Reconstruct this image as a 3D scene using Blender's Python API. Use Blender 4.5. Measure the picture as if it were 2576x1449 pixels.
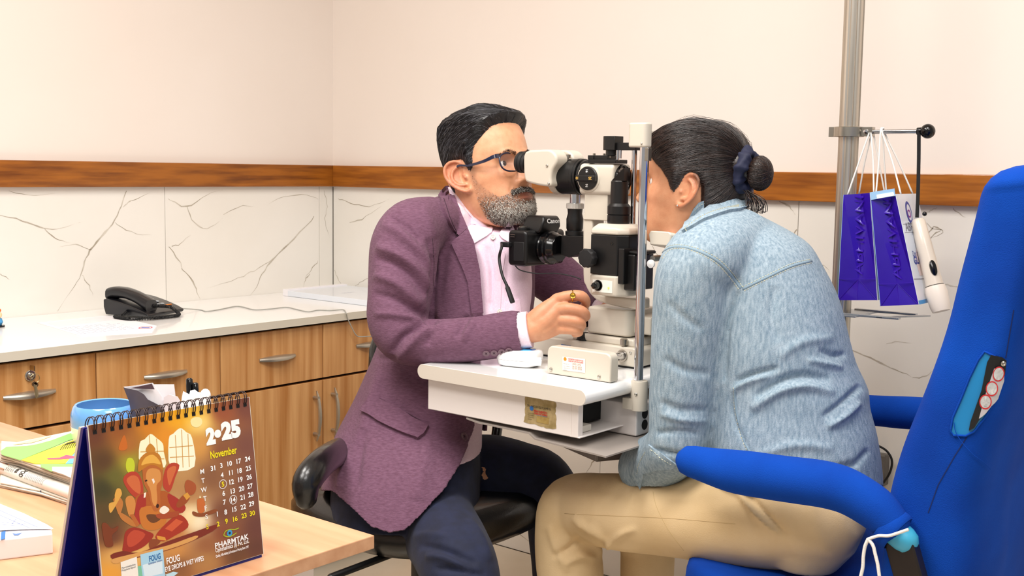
import bpy, bmesh, math, random
import numpy as np
from mathutils import Vector, Matrix
from mathutils.bvhtree import BVHTree
from mathutils.geometry import delaunay_2d_cdt
random.seed(7); rng = np.random.default_rng(7)
for o in list(bpy.data.objects): bpy.data.objects.remove(o)
SC = bpy.context.scene; COL = SC.collection
PI = math.pi

# ------------------------------------------------------------------ camera
F, CX, CY = 2892.0, 1288.0, 724.5
RX = np.array([[0.774, -0.077, -0.629], [0.633, 0.070, 0.771], [0.015, 0.995, -0.102]])
_y = np.array([3664-CX, -(463-CY), F]); _y /= np.linalg.norm(_y)
_x = -np.array([-2272-CX, -(372-CY), F]); _x -= _y*_x.dot(_y); _x /= np.linalg.norm(_x)
_z = np.cross(_y, _x); _z /= np.linalg.norm(_z)
if _z[1] < 0: _z = -_z
RX = np.array([_x, _y, _z])
EYE = np.array([0, 0, 1.2])
cam_data = bpy.data.cameras.new('camera'); cam = bpy.data.objects.new('camera', cam_data); COL.objects.link(cam)
cam_data.sensor_width = 36; cam_data.lens = 36*F/2576; cam_data.clip_start = 0.05
M4 = Matrix.Identity(4)
for i in range(3):
    M4[i][0] = RX[i, 0]; M4[i][1] = RX[i, 1]; M4[i][2] = -RX[i, 2]; M4[i][3] = EYE[i]
cam.matrix_world = M4
SC.camera = cam
SC.view_settings.view_transform = 'Standard'; SC.view_settings.look = 'None'
SC.view_settings.gamma = 1; SC.view_settings.use_curve_mapping = False
SC.view_settings.exposure = 0.0

# ------------------------------------------------------------------ light
world = bpy.data.worlds.new('world'); SC.world = world; world.use_nodes = True
bg = world.node_tree.nodes['Background']; bg.inputs[0].default_value = (1.0, 0.965, 0.93, 1); bg.inputs[1].default_value = 0.42
def area_light(name, loc, size, power, color, target=None):
    l = bpy.data.lights.new(name, 'AREA'); l.shape = 'RECTANGLE'; l.size = size[0]; l.size_y = size[1]; l.energy = power; l.color = color
    o = bpy.data.objects.new(name, l); COL.objects.link(o); o.location = loc
    if target is not None:
        o.rotation_euler = (Vector(target)-Vector(loc)).to_track_quat('-Z', 'Y').to_euler()
    return o
area_light('ceiling_panel_light', (-1.7, 1.0, 2.66), (0.6, 0.6), 27, (1.0, 0.96, 0.91))
area_light('ceiling_panel_light', (-0.6, 1.3, 2.66), (0.6, 0.6), 24, (1.0, 0.96, 0.92))
area_light('ceiling_panel_light', (-1.2, 0.1, 2.66), (0.9, 0.9), 38, (1.0, 0.97, 0.94))
area_light('ceiling_panel_light', (0.5, 0.5, 2.66), (0.9, 0.9), 26, (1.0, 0.97, 0.95))

# ------------------------------------------------------------------ pixel helpers (photo pixel + real distance -> world point)
def ray(px, py): return RX @ np.array([(px-CX)/F, -(py-CY)/F, 1.0])
def at(px, py, d): return EYE + d*ray(px, py)
def on(ax, v, px, py):
    r = ray(px, py); return EYE + (v-EYE[ax])/r[ax]*r
def onY(px, py, Y): return on(1, Y, px, py)
def onX(px, py, X): return on(0, X, px, py)
def onZ(px, py, Z): return on(2, Z, px, py)
def proj(P):
    q = (np.asarray(P)-EYE) @ RX; q = q.reshape(-1, 3)
    return np.stack([CX+F*q[:, 0]/q[:, 2], CY-F*q[:, 1]/q[:, 2], q[:, 2]], 1)
RIGHT, UP, FWD = RX[:, 0], RX[:, 1], RX[:, 2]
LAT = np.array([FWD[1], -FWD[0], 0]); LAT /= np.linalg.norm(LAT)       # horizontal, across the view
DEP = np.array([FWD[0], FWD[1], 0]); DEP /= np.linalg.norm(DEP)

# ------------------------------------------------------------------ materials
def lin(h):
    h = h.lstrip('#'); c = [int(h[i:i+2], 16)/255 for i in (0, 2, 4)]
    return tuple((v/12.92 if v <= .04045 else ((v+.055)/1.055)**2.4) for v in c)+(1,)
MATS = {}
def mat(name, col, rough=0.5, metal=0.0, spec=0.5, emit=None, estr=1, coat=0, alpha=1, trans=0, sheen=0, col2=None, nscale=8, stretch=(1, 1, 1), ndetail=4,
        c0=.35, c1=.65, bump=0, bscale=200, bstretch=(1, 1, 1), subs=0, vcol=None, wave=False):
    if name in MATS: return MATS[name]
    m = bpy.data.materials.new(name); m.use_nodes = True; MATS[name] = m
    nt = m.node_tree; N = nt.nodes; L = nt.links; b = N['Principled BSDF']
    c = lin(col) if isinstance(col, str) else col
    b.inputs['Base Color'].default_value = c; b.inputs['Roughness'].default_value = rough; b.inputs['Metallic'].default_value = metal
    b.inputs['Specular IOR Level'].default_value = spec
    b.inputs['Coat Weight'].default_value = coat; b.inputs['Alpha'].default_value = alpha; b.inputs['Transmission Weight'].default_value = trans
    b.inputs['Sheen Weight'].default_value = sheen
    if subs:
        b.inputs['Subsurface Weight'].default_value = subs; b.inputs['Subsurface Radius'].default_value = (.9, .35, .2); b.inputs['Subsurface Scale'].default_value = .008
    if emit: b.inputs['Emission Color'].default_value = lin(emit); b.inputs['Emission Strength'].default_value = estr
    tc = N.new('ShaderNodeTexCoord')
    src = None
    if col2:
        mp = N.new('ShaderNodeMapping'); mp.inputs['Scale'].default_value = stretch; L.new(tc.outputs['Object'], mp.inputs[0])
        n = N.new('ShaderNodeTexNoise'); n.inputs['Scale'].default_value = nscale; n.inputs['Detail'].default_value = ndetail; L.new(mp.outputs[0], n.inputs['Vector'])
        r = N.new('ShaderNodeValToRGB'); r.color_ramp.elements[0].position = c0; r.color_ramp.elements[1].position = c1
        r.color_ramp.elements[0].color = c; r.color_ramp.elements[1].color = lin(col2) if isinstance(col2, str) else col2
        L.new(n.outputs['Fac'], r.inputs[0]); src = r.outputs[0]
    if vcol:
        a = N.new('ShaderNodeVertexColor'); a.layer_name = vcol
        if src is not None:
            mx = N.new('ShaderNodeMix'); mx.data_type = 'RGBA'; mx.blend_type = 'MULTIPLY'; mx.inputs[0].default_value = 1
            L.new(a.outputs[0], mx.inputs[6]); L.new(src, mx.inputs[7]); src = mx.outputs[2]
        else: src = a.outputs[0]
    if src is not None: L.new(src, b.inputs['Base Color'])
    if bump:
        mp = N.new('ShaderNodeMapping'); mp.inputs['Scale'].default_value = bstretch; L.new(tc.outputs['Object'], mp.inputs[0])
        n = N.new('ShaderNodeTexNoise'); n.inputs['Scale'].default_value = bscale; n.inputs['Detail'].default_value = 3; L.new(mp.outputs[0], n.inputs['Vector'])
        bp = N.new('ShaderNodeBump'); bp.inputs['Strength'].default_value = min(1, bump); bp.inputs['Distance'].default_value = .002; L.new(n.outputs['Fac'], bp.inputs['Height'])
        L.new(bp.outputs[0], b.inputs['Normal'])
    return m

# ------------------------------------------------------------------ objects
ORG = {}
def tag(o, label=None, cat=None, group=None, kind=None):
    if label: o['label'] = label
    if cat: o['category'] = cat
    if group: o['group'] = group
    if kind: o['kind'] = kind
    return o
def thing(name, loc, label=None, cat=None, group=None, kind=None):
    o = bpy.data.objects.new(name, None); COL.objects.link(o); o.empty_display_size = .05
    o.location = [float(v) for v in loc]; ORG[o] = np.array(loc, float)
    return tag(o, label, cat, group, kind)
def link(name, me, m, parent=None, org=None, smooth=True, bevel=0, seg=2, label=None, cat=None, group=None, kind=None, angle=40, subsurf=0):
    """me holds world coordinates; the object gets its own origin"""
    n = len(me.vertices); co = np.empty(n*3); me.vertices.foreach_get('co', co); co = co.reshape(-1, 3)
    if org is None: org = np.array([(co[:, 0].min()+co[:, 0].max())/2, (co[:, 1].min()+co[:, 1].max())/2, co[:, 2].min()])
    org = np.asarray(org, float)
    me.vertices.foreach_set('co', (co-org).ravel()); me.name = name
    o = bpy.data.objects.new(name, me); COL.objects.link(o); ORG[o] = org
    if parent is not None: o.parent = parent; o.location = org-ORG[parent]
    else: o.location = org
    if m is not None:
        ms = m if isinstance(m, (list, tuple)) else [m]
        for q in ms: me.materials.append(q)
    if smooth:
        me.polygons.foreach_set('use_smooth', [True]*len(me.polygons))
        if angle < 180:
            try: me.set_sharp_from_angle(angle=math.radians(angle))
            except Exception: pass
    if bevel:
        b = o.modifiers.new('bevel', 'BEVEL'); b.width = bevel; b.segments = seg; b.limit_method = 'ANGLE'; b.angle_limit = math.radians(40)
        b.harden_normals = False
    if subsurf:
        s = o.modifiers.new('sub', 'SUBSURF'); s.levels = subsurf; s.render_levels = subsurf
    me.update()
    return tag(o, label, cat, group, kind)
def frames(P):
    P = np.asarray(P, float); T = np.gradient(P, axis=0); T /= np.linalg.norm(T, axis=1)[:, None]+1e-12
    up = np.array([0, 0, 1.0]) if abs(T[0][2]) < .9 else np.array([1.0, 0, 0])
    n = up-T[0]*up.dot(T[0]); n /= np.linalg.norm(n); out = []
    for t in T:
        n = n-t*n.dot(t); n /= np.linalg.norm(n)+1e-12; out.append((n.copy(), np.cross(t, n)))
    return T, out
def smooth_path(P, k=6, closed=False):
    """catmull-rom through rows of P (any columns)"""
    P = np.asarray(P, float); out = []; n = len(P)
    rngi = range(n if closed else n-1)
    for i in rngi:
        if closed: a, b, c, d = P[(i-1) % n], P[i], P[(i+1) % n], P[(i+2) % n]
        else: a, b, c, d = P[max(i-1, 0)], P[i], P[i+1], P[min(i+2, n-1)]
        for j in range(k):
            t = j/k; out.append(.5*((2*b)+(-a+c)*t+(2*a-5*b+4*c-d)*t*t+(-a+3*b-3*c+d)*t**3))
    if not closed: out.append(P[-1])
    return np.array(out)
class MB:
    def __init__(s): s.v = []; s.f = []; s.m = []; s.cur = 0
    def add(s, V, Fc):
        o = len(s.v); s.v += [tuple(float(c) for c in p) for p in V]; s.f += [tuple(i+o for i in q) for q in Fc]; s.m += [s.cur]*len(Fc); return s
    def hexa(s, P):  # 8 points: bottom 0-3 ccw, top 4-7
        return s.add(P, [(3, 2, 1, 0), (4, 5, 6, 7), (0, 1, 5, 4), (1, 2, 6, 5), (2, 3, 7, 6), (3, 0, 4, 7)])
    def box(s, x0, x1, y0, y1, z0, z1):
        x0, x1 = sorted((x0, x1)); y0, y1 = sorted((y0, y1)); z0, z1 = sorted((z0, z1))
        return s.hexa([(x0, y0, z0), (x1, y0, z0), (x1, y1, z0), (x0, y1, z0), (x0, y0, z1), (x1, y0, z1), (x1, y1, z1), (x0, y1, z1)])
    def obox(s, c, ax, hx, ay, hy, az, hz):
        c, ax, ay, az = map(lambda q: np.asarray(q, float), (c, ax, ay, az)); ax, ay, az = [a/np.linalg.norm(a) for a in (ax, ay, az)]
        P = [c+ax*hx*i+ay*hy*j+az*hz*k for (i, j, k) in ((-1, -1, -1), (1, -1, -1), (1, 1, -1), (-1, 1, -1), (-1, -1, 1), (1, -1, 1), (1, 1, 1), (-1, 1, 1))]
        if np.dot(np.cross(ax, ay), az) < 0:
            return s.add(P, [q[::-1] for q in [(3, 2, 1, 0), (4, 5, 6, 7), (0, 1, 5, 4), (1, 2, 6, 5), (2, 3, 7, 6), (3, 0, 4, 7)]])
        return s.hexa(P)
    def rings(s, R, cap=True, closed=False):
        n = len(R[0]); V = [p for r in R for p in r]; Fc = []
        m = len(R)
        for i in range(m if closed else m-1):
            j = (i+1) % m
            for k in range(n): Fc.append((i*n+k, i*n+(k+1) % n, j*n+(k+1) % n, j*n+k))
        if cap and not closed: Fc.append(tuple(range(n))[::-1]); Fc.append(tuple((m-1)*n+k for k in range(n)))
        return s.add(V, Fc)
    def tube(s, P, r, n=10, closed=False, cap=True, round_end=False, flat=None):
        P = np.asarray([np.asarray(p, float) for p in P]); rr = np.full(len(P), r, float) if np.isscalar(r) else np.asarray(r, float)
        if round_end:
            t0 = P[0]-P[1]; t0 /= np.linalg.norm(t0); t1 = P[-1]-P[-2]; t1 /= np.linalg.norm(t1)
            a = [.999, .87, .5]; q = [.05, .5, .87]
            P = np.vstack([[P[0]+t0*rr[0]*k for k in a], P, [P[-1]+t1*rr[-1]*k for k in a[::-1]]])
            rr = np.concatenate([rr[0]*np.array(q), rr, rr[-1]*np.array(q[::-1])])
        T, fr = frames(P); R = []
        for p, (a, b), q in zip(P, fr, rr):
            R.append([p+(a*math.cos(2*PI*k/n)*(flat or 1)+b*math.sin(2*PI*k/n))*q for k in range(n)])
        return s.rings(R, cap=cap, closed=closed)
    def cyl(s, p0, p1, r0, r1=None, n=24):
        return s.tube([p0, p1], [r0, r0 if r1 is None else r1], n)
    def lathe(s, c, axis, prof, n=32, cap=True):  # prof: (along axis, radius)
        c = np.asarray(c, float); ax = np.asarray(axis, float); ax = ax/np.linalg.norm(ax)
        u = np.cross(ax, [0, 0, 1] if abs(ax[2]) < .9 else [1, 0, 0]); u /= np.linalg.norm(u); w = np.cross(ax, u)
        return s.rings([[c+ax*h+(u*math.cos(2*PI*k/n)+w*math.sin(2*PI*k/n))*max(r, 1e-5) for k in range(n)] for h, r in prof], cap=cap)
    def prism(s, poly, off):  # poly: 3D points, extruded by vector off
        n = len(poly); off = np.asarray(off, float); P = [np.asarray(p, float) for p in poly]
        return s.add(P+[p+off for p in P], [tuple(range(n))[::-1], tuple(range(n, 2*n))]+[(i, (i+1) % n, n+(i+1) % n, n+i) for i in range(n)])
    def ball(s, c, r, n=20, sc=(1, 1, 1)):
        m = n//2; c = np.asarray(c, float)
        R = [[c+np.array([math.cos(2*PI*k/n)*math.sin(PI*(i+.02)/(m+.04))*sc[0], math.sin(2*PI*k/n)*math.sin(PI*(i+.02)/(m+.04))*sc[1], -math.cos(PI*(i+.02)/(m+.04))*sc[2]])*r for k in range(n)] for i in range(m+1)]
        return s.rings(R)
    def mesh(s, name='mesh', fix=True):
        me = bpy.data.meshes.new(name); me.from_pydata(s.v, [], s.f)
        if any(s.m): me.polygons.foreach_set('material_index', s.m)
        if fix:
            bm = bmesh.new(); bm.from_mesh(me); bmesh.ops.recalc_face_normals(bm, faces=bm.faces); bm.to_mesh(me); bm.free()
        me.update(); return me
    def build(s, name, m, parent=None, **k):
        fix = k.pop('fix', True)
        return link(name, s.mesh(name, fix), m, parent, **k)
def stadium(x0, x1, z0, z1, r, n=8, corners=(1, 1, 1, 1)):
    """rounded rectangle outline in 2D, corners bl br tr tl"""
    out = []
    for (cx_, cz_, a0, on_) in ((x0+r, z0+r, PI, corners[0]), (x1-r, z0+r, 1.5*PI, corners[1]), (x1-r, z1-r, 0, corners[2]), (x0+r, z1-r, .5*PI, corners[3])):
        if on_:
            for i in range(n+1):
                a = a0+.5*PI*i/n; out.append((cx_+r*math.cos(a), cz_+r*math.sin(a)))
        else: out.append((cx_+(-r if a0 in (PI, .5*PI) else r), cz_+(-r if a0 in (PI, 1.5*PI) else r)))
    return out
def resample(poly, step, closed=True):
    P = [np.asarray(p, float) for p in poly]; out = []; n = len(P)
    for i in range(n if closed else n-1):
        a, b = P[i], P[(i+1) % n]; k = max(1, int(np.linalg.norm(b-a)/step))
        out += [a+(b-a)*j/k for j in range(k)]
    if not closed: out.append(P[-1])
    return out
def inside(poly, p):
    c = False; n = len(poly); x, y = p
    for i in range(n):
        x1, y1 = poly[i][:2]; x2, y2 = poly[(i+1) % n][:2]
        if (y1 > y) != (y2 > y) and x < (x2-x1)*(y-y1)/(y2-y1)+x1: c = not c
    return c
def inside_np(poly, X, Y):
    c = np.zeros(len(X), bool); n = len(poly)
    for i in range(n):
        x1, y1 = poly[i][:2]; x2, y2 = poly[(i+1) % n][:2]
        if y1 == y2: continue
        m = ((y1 > Y) != (y2 > Y)) & (X < (x2-x1)*(Y-y1)/(y2-y1)+x1); c ^= m
    return c
def patch(fn, poly, thick=.001, step=10, under=.0015, mb=None, fold=None):
    """sheet following a surface: fn(px,py) -> (point, normal) or None"""
    B = resample(poly, step); bb = np.array(B); nb = len(B)
    I = []
    for gx in np.arange(bb[:, 0].min()+step*.5, bb[:, 0].max(), step):
        for gy in np.arange(bb[:, 1].min()+step*.5, bb[:, 1].max(), step):
            if inside(B, (gx, gy)) and np.min(np.hypot(bb[:, 0]-gx, bb[:, 1]-gy)) > step*.4: I.append(np.array([gx, gy]))
    A = [Vector(p) for p in B+I]
    vs, es, fs, *_ = delaunay_2d_cdt(A, [(i, (i+1) % nb) for i in range(nb)], [], 1, 1e-4)
    top = []; bot = []; last = None
    hits = [fn(v[0], v[1]) for v in vs]
    good = [h for h in hits if h is not None]
    if not good: return mb or MB()
    for v, h in zip(vs, hits):
        if h is None:  # nearest hit
            k = min((((vs[i][0]-v[0])**2+(vs[i][1]-v[1])**2, i) for i in range(len(vs)) if hits[i] is not None))[1]
            p, n = hits[k]; dd = float((np.asarray(p)-EYE) @ FWD); h = (at(v[0], v[1], dd), n)
        p, n = h; p = np.asarray(p, float); n = np.asarray(n, float)
        t = thick*(fold(v[0], v[1]) if fold else 1)
        top.append(p+n*t); bot.append(p-n*under)
    mb = mb or MB(); N = len(top); V = top+bot; Fc = []
    cnt = {}
    for f in fs:
        Fc.append(tuple(f)); Fc.append(tuple(i+N for i in f[::-1]))
        for i in range(len(f)):
            e = (f[i], f[(i+1) % len(f)]); cnt[e] = cnt.get(e, 0)+1
    for (a, b) in list(cnt):
        if (b, a) not in cnt: Fc.append((b, a, a+N, b+N))
    return mb.add(V, Fc)
def plane_fn(p0, n):
    p0 = np.asarray(p0, float); n = np.asarray(n, float); n /= np.linalg.norm(n)
    def fn(px, py):
        r = ray(px, py); t = (p0-EYE).dot(n)/r.dot(n); return EYE+t*r, n
    return fn
def bvh_fn(objs, mx=6):
    """camera-side surface of objects built already"""
    V = []; Fc = []
    for o in (objs if isinstance(objs, (list, tuple)) else [objs]):
        me = getattr(o, 'data', o); k = len(V); n = len(me.vertices); co = np.empty(n*3); me.vertices.foreach_get('co', co)
        V += [Vector(p) for p in (co.reshape(-1, 3)+(ORG[o] if o in ORG else 0))]; Fc += [[i+k for i in p.vertices] for p in me.polygons]
    t = BVHTree.FromPolygons(V, Fc)
    def fn(px, py):
        r = ray(px, py); r = r/np.linalg.norm(r); loc, nor, i, d = t.ray_cast(Vector(EYE), Vector(r), mx)
        if loc is None: return None
        nor = np.array(nor)
        if nor.dot(r) > 0: nor = -nor
        return np.array(loc), nor
    fn.tree = t
    return fn
def strip(fn, line, w, thick=.0008, step=8, mb=None):
    """narrow band along a pixel polyline on a surface; w metres wide"""
    mb = mb or MB(); L = resample(line, step, closed=False); H = [fn(*p) for p in L]; H = [h for h in H if h is not None]
    if len(H) < 2: return mb
    P = np.array([h[0] for h in H]); N = np.array([h[1] for h in H])
    seg = np.linalg.norm(np.diff(P, axis=0), axis=1)
    keep = [0]+[i+1 for i, s_ in enumerate(seg) if s_ < .06]; P = P[keep]; N = N[keep]
    T = np.gradient(P, axis=0); R = []
    for p, n, t in zip(P, N, T):
        t = t/(np.linalg.norm(t)+1e-9); s_ = np.cross(t, n); s_ /= np.linalg.norm(s_)+1e-9
        R.append([p+s_*w/2-n*.001, p+s_*w/2*.7+n*thick, p-s_*w/2*.7+n*thick, p-s_*w/2-n*.001])
    return mb.rings(R)
def dashes(fn, line, dash=.003, gap=.0022, w=.0009, thick=.0006, mb=None):
    mb = mb or MB(); L = resample(line, 3, closed=False); H = [fn(*p) for p in L]; H = [h for h in H if h is not None]
    if len(H) < 2: return mb
    P = np.array([h[0] for h in H]); N = np.array([h[1] for h in H]); s_ = np.concatenate([[0], np.cumsum(np.linalg.norm(np.diff(P, axis=0), axis=1))])
    t = 0
    while t+dash < s_[-1]:
        a = np.array([np.interp(t, s_, P[:, k]) for k in range(3)]); b = np.array([np.interp(t+dash, s_, P[:, k]) for k in range(3)])
        i = min(np.searchsorted(s_, t), len(N)-1); n = N[i]; d = b-a
        if .5*dash < np.linalg.norm(d) < 2*dash:
            d /= np.linalg.norm(d); q = np.cross(d, n); q /= np.linalg.norm(q)+1e-9
            mb.add([a-q*w, a+q*w, b+q*w, b-q*w, a+n*thick, b+n*thick], [(0, 1, 4), (2, 3, 5), (1, 2, 5, 4), (3, 0, 4, 5)])
        t += dash+gap
    return mb
def text_mesh(txt, org, xd, yd, h, ext=.0002, bold=0.0, width=None, align='LEFT', spacing=1.0, italic=0.0):
    cu = bpy.data.curves.new('t', 'FONT'); cu.body = txt; cu.size = 1; cu.extrude = 0; cu.offset = bold; cu.align_x = align; cu.space_character = spacing
    cu.shear = italic; cu.resolution_u = 3
    ob = bpy.data.objects.new('t', cu); COL.objects.link(ob); dg = bpy.context.evaluated_depsgraph_get(); dg.update()
    me = bpy.data.meshes.new_from_object(ob.evaluated_get(dg)); bpy.data.objects.remove(ob); bpy.data.curves.remove(cu)
    xd = np.asarray(xd, float); xd /= np.linalg.norm(xd); yd = np.asarray(yd, float); yd -= xd*xd.dot(yd); yd /= np.linalg.norm(yd); nn = np.cross(xd, yd)
    n = len(me.vertices); co = np.empty(n*3); me.vertices.foreach_get('co', co); co = co.reshape(-1, 3)
    s_ = h/0.7
    sx = s_
    if width: sx = width/max(1e-6, co[:, 0].max()-co[:, 0].min())
    W = np.asarray(org)+co[:, :1]*sx*xd+co[:, 1:2]*s_*yd+nn*ext
    me.vertices.foreach_set('co', W.ravel()); me.update(); return me
def join_meshes(ms):
    V = []; Fc = []; mi = []
    for me in ms:
        n = len(me.vertices); co = np.empty(n*3); me.vertices.foreach_get('co', co); k = len(V); V += [tuple(p) for p in co.reshape(-1, 3)]
        Fc += [tuple(i+k for i in p.vertices) for p in me.polygons]; mi += [p.material_index for p in me.polygons]
    me = bpy.data.meshes.new('joined'); me.from_pydata(V, [], Fc); me.polygons.foreach_set('material_index', mi); me.update(); return me
def screw(mb, c, n, r):
    c = np.asarray(c, float); n = np.asarray(n, float); mb.lathe(c, n, [(0, r), (r*.35, r*.95), (r*.6, r*.55), (r*.35, r*.3), (r*.35, 0)], n=12)
# ================================================================== SETTING
XL, YB = -3.078, 2.762
cream = mat('wall_paint', '#f2e8df', rough=.55, spec=.3, col2='#efe4da', nscale=1.5)
tilem = mat('marble_tile', '#f0ece4', rough=.12, spec=.5, col2='#e9e4da', nscale=2.2, c0=.4, c1=.75)
grout = mat('grout', '#8d8578', rough=.8)
veinm = mat('marble_vein', '#aaa08f', rough=.2, col2='#d6cfc2', nscale=14, c0=.4, c1=.62)
floor_m = mat('floor_tile', '#d9cdb9', rough=.22, col2='#cbbda6', nscale=3)
railm = mat('rail_wood', '#a3601c', rough=.3, coat=.2, col2='#6b370d', nscale=7, stretch=(9, .8, 9), ndetail=8, c0=.38, c1=.72, bump=.1, bscale=60, bstretch=(1, 1, 12))
def wood_x(name, c1_, c2_, st, sc=6, rough=.35):
    return mat(name, c1_, rough=rough, col2=c2_, nscale=sc, stretch=st, ndetail=7, c0=.32, c1=.7)
fl = thing('floor', (0, 0, 0), kind='structure')
MB().box(XL-.1, 1.0, -1.2, YB+.1, -.06, -.004).build('floor_slab', mat('floor_grout', '#b8ab96', rough=.8), fl, smooth=False)
tb = MB(); tb.box(0, .596, 0, .596, -.004, 0); tme = None
for i in range(6):
    for j in range(6):
        x0 = XL+.002+i*.6; y0 = YB-.6-j*.6
        if tme is None:
            o = MB().box(x0, x0+.596, y0, y0+.596, -.006, 0).build('tile', floor_m, fl, smooth=False); tme = o.data
        else:
            o = bpy.data.objects.new('tile', tme); COL.objects.link(o); o.parent = fl; o.location = (x0+.298, y0+.298, -.006)
cl = MB().box(XL-.1, 1.0, -1.2, YB+.1, 2.72, 2.8).build('ceiling', mat('ceiling_paint', '#f5f0ea', rough=.8), smooth=False, kind='structure')
wl = thing('wall_left', (XL, 1, 0), kind='structure'); wb = thing('wall_back', (-1.5, YB, 0), kind='structure')
MB().box(XL-.12, XL, -1.2, YB+.12, 1.13, 2.72).build('plaster', cream, wl, smooth=False)
MB().box(XL, 1.0, YB, YB+.12, 1.13, 2.72).build('plaster', cream, wb, smooth=False)
MB().box(XL-.12, XL-.006, -1.2, YB+.12, 0, 1.13).build('tile_backing', grout, wl, smooth=False)
MB().box(XL-.006, 1.0, YB+.006, YB+.12, 0, 1.13).build('tile_backing', grout, wb, smooth=False)
ys = [YB-.001, 2.6975, 2.073, 1.449, .825, .2, -.42, -1.05]
for a, b in zip(ys[1:], ys[:-1]):
    MB().box(XL-.006, XL, a+.001, b-.001, 0.001, 1.13).build('tile', tilem, wl, smooth=False)
xs = [XL+.001]+[-1.305-.6*k for k in (2, 1, 0)]+[-.705, -.105, .495, 1.0]
for a, b in zip(xs[:-1], xs[1:]):
    MB().box(a+.001, b-.001, YB, YB+.006, 0.001, 1.13).build('tile', tilem, wb, smooth=False)
# marble veins, drawn where the photograph shows them
vl = MB(); vb = MB()
def vein(mb, fn, line, w0, w1=.0006):
    L = smooth_path(line, 4); L = L+rng.normal(0, 1.1, L.shape)
    H = [fn(*p) for p in L]; P = np.array([h[0] for h in H]); n = H[0][1]; T = np.gradient(P, axis=0); A = []; B = []
    m = len(P); V = []
    for i in range(m):
        t = T[i]/np.linalg.norm(T[i]); s_ = np.cross(t, n); w = (w0+(w1-w0)*abs(2*i/(m-1)-.7))*rng.uniform(.5, 1.3)
        V += [P[i]+s_*w/2+n*.0004, P[i]-s_*w/2+n*.0004]
    mb.add(V, [(2*i, 2*i+1, 2*i+3, 2*i+2) for i in range(m-1)])
LF = plane_fn((XL, 0, 0), (1, 0, 0)); BF = plane_fn((0, YB, 0), (0, -1, 0))
for ln, w in [([(318, 480), (300, 530), (275, 575), (235, 620), (213, 660), (200, 700), (172, 740), (145, 782)], .006), ([(310, 520), (322, 510), (345, 500), (380, 482)], .003),
              ([(0, 540), (55, 555), (110, 575), (150, 575), (200, 560)], .004), ([(110, 575), (140, 600), (175, 610)], .003), ([(205, 690), (225, 720), (235, 745)], .0025),
              ([(0, 690), (25, 705)], .003), ([(422, 500), (470, 520), (520, 490), (560, 478)], .004), ([(470, 520), (490, 560), (520, 575), (560, 550)], .004), ([(430, 620), (455, 612), (480, 590)], .003),
              ([(455, 675), (480, 700), (497, 735), (505, 760)], .005), ([(425, 620), (450, 655), (460, 680)], .004), ([(790, 545), (740, 600), (690, 650), (660, 690), (640, 730), (615, 757)], .006),
              ([(690, 650), (640, 680), (600, 700), (520, 725)], .003), ([(800, 500), (760, 490), (700, 500), (670, 520)], .003), ([(780, 690), (770, 700), (762, 722)], .004), ([(800, 655), (782, 680), (765, 700)], .003),
              ([(290, 560), (330, 585), (380, 590)], .0022), ([(230, 630), (190, 615), (150, 620)], .0022), ([(815, 480), (822, 520), (818, 560), (830, 600)], .003), ([(560, 540), (600, 520), (640, 520)], .0022), ([(20, 480), (70, 492), (140, 487)], .0022)]:
    vein(vl, LF, ln, w)
for ln, w in [([(842, 680), (850, 700), (862, 722)], .004), ([(850, 500), (880, 510), (930, 520), (980, 500)], .004), ([(880, 560), (910, 550), (960, 520)], .003), ([(925, 700), (900, 715), (890, 722)], .003),
              ([(1960, 505), (1985, 520), (2000, 540)], .005), ([(2004, 575), (1995, 590), (1990, 600)], .004), ([(2330, 600), (2350, 570), (2372, 585), (2340, 600)], .003), ([(2330, 560), (2350, 575), (2375, 580)], .003),
              ([(2340, 600), (2355, 585), (2370, 577)], .003), ([(2398, 525), (2415, 540), (2430, 547)], .003), ([(2330, 535), (2345, 528), (2360, 522)], .003), ([(2370, 717), (2400, 720), (2440, 727)], .003),
              ([(2130, 876), (2190, 900), (2240, 925), (2280, 940), (2297, 955)], .004), ([(2297, 950), (2330, 945), (2352, 930)], .003), ([(2230, 865), (2260, 860), (2290, 862)], .0022), ([(2060, 670), (2075, 668), (2090, 690)], .002),
              ([(1497, 1150), (1487, 1170), (1470, 1195)], .005), ([(1303, 1305), (1310, 1345), (1345, 1370)], .004), ([(1480, 640), (1440, 610), (1420, 560)], .003), ([(1640, 620), (1655, 640), (1680, 650)], .003)]:
    vein(vb, BF, ln, w)
vl.build('marble_vein', veinm, wl, smooth=False, fix=False, kind='stuff'); vb.build('marble_vein', veinm, wb, smooth=False, fix=False, kind='stuff')
MB().box(XL, XL+.02, -1.2, YB, 1.131, 1.205).build('trim_1', railm, smooth=False, bevel=.002, kind='structure')
MB().box(XL+.02, 1.0, YB-.02, YB, 1.131, 1.205).build('trim_2', mat('rail_wood_back', '#b06a22', rough=.3, coat=.2, col2='#7a4112', nscale=7, stretch=(.8, 9, 9), ndetail=8, c0=.38, c1=.75), smooth=False, bevel=.002, kind='structure')

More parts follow.
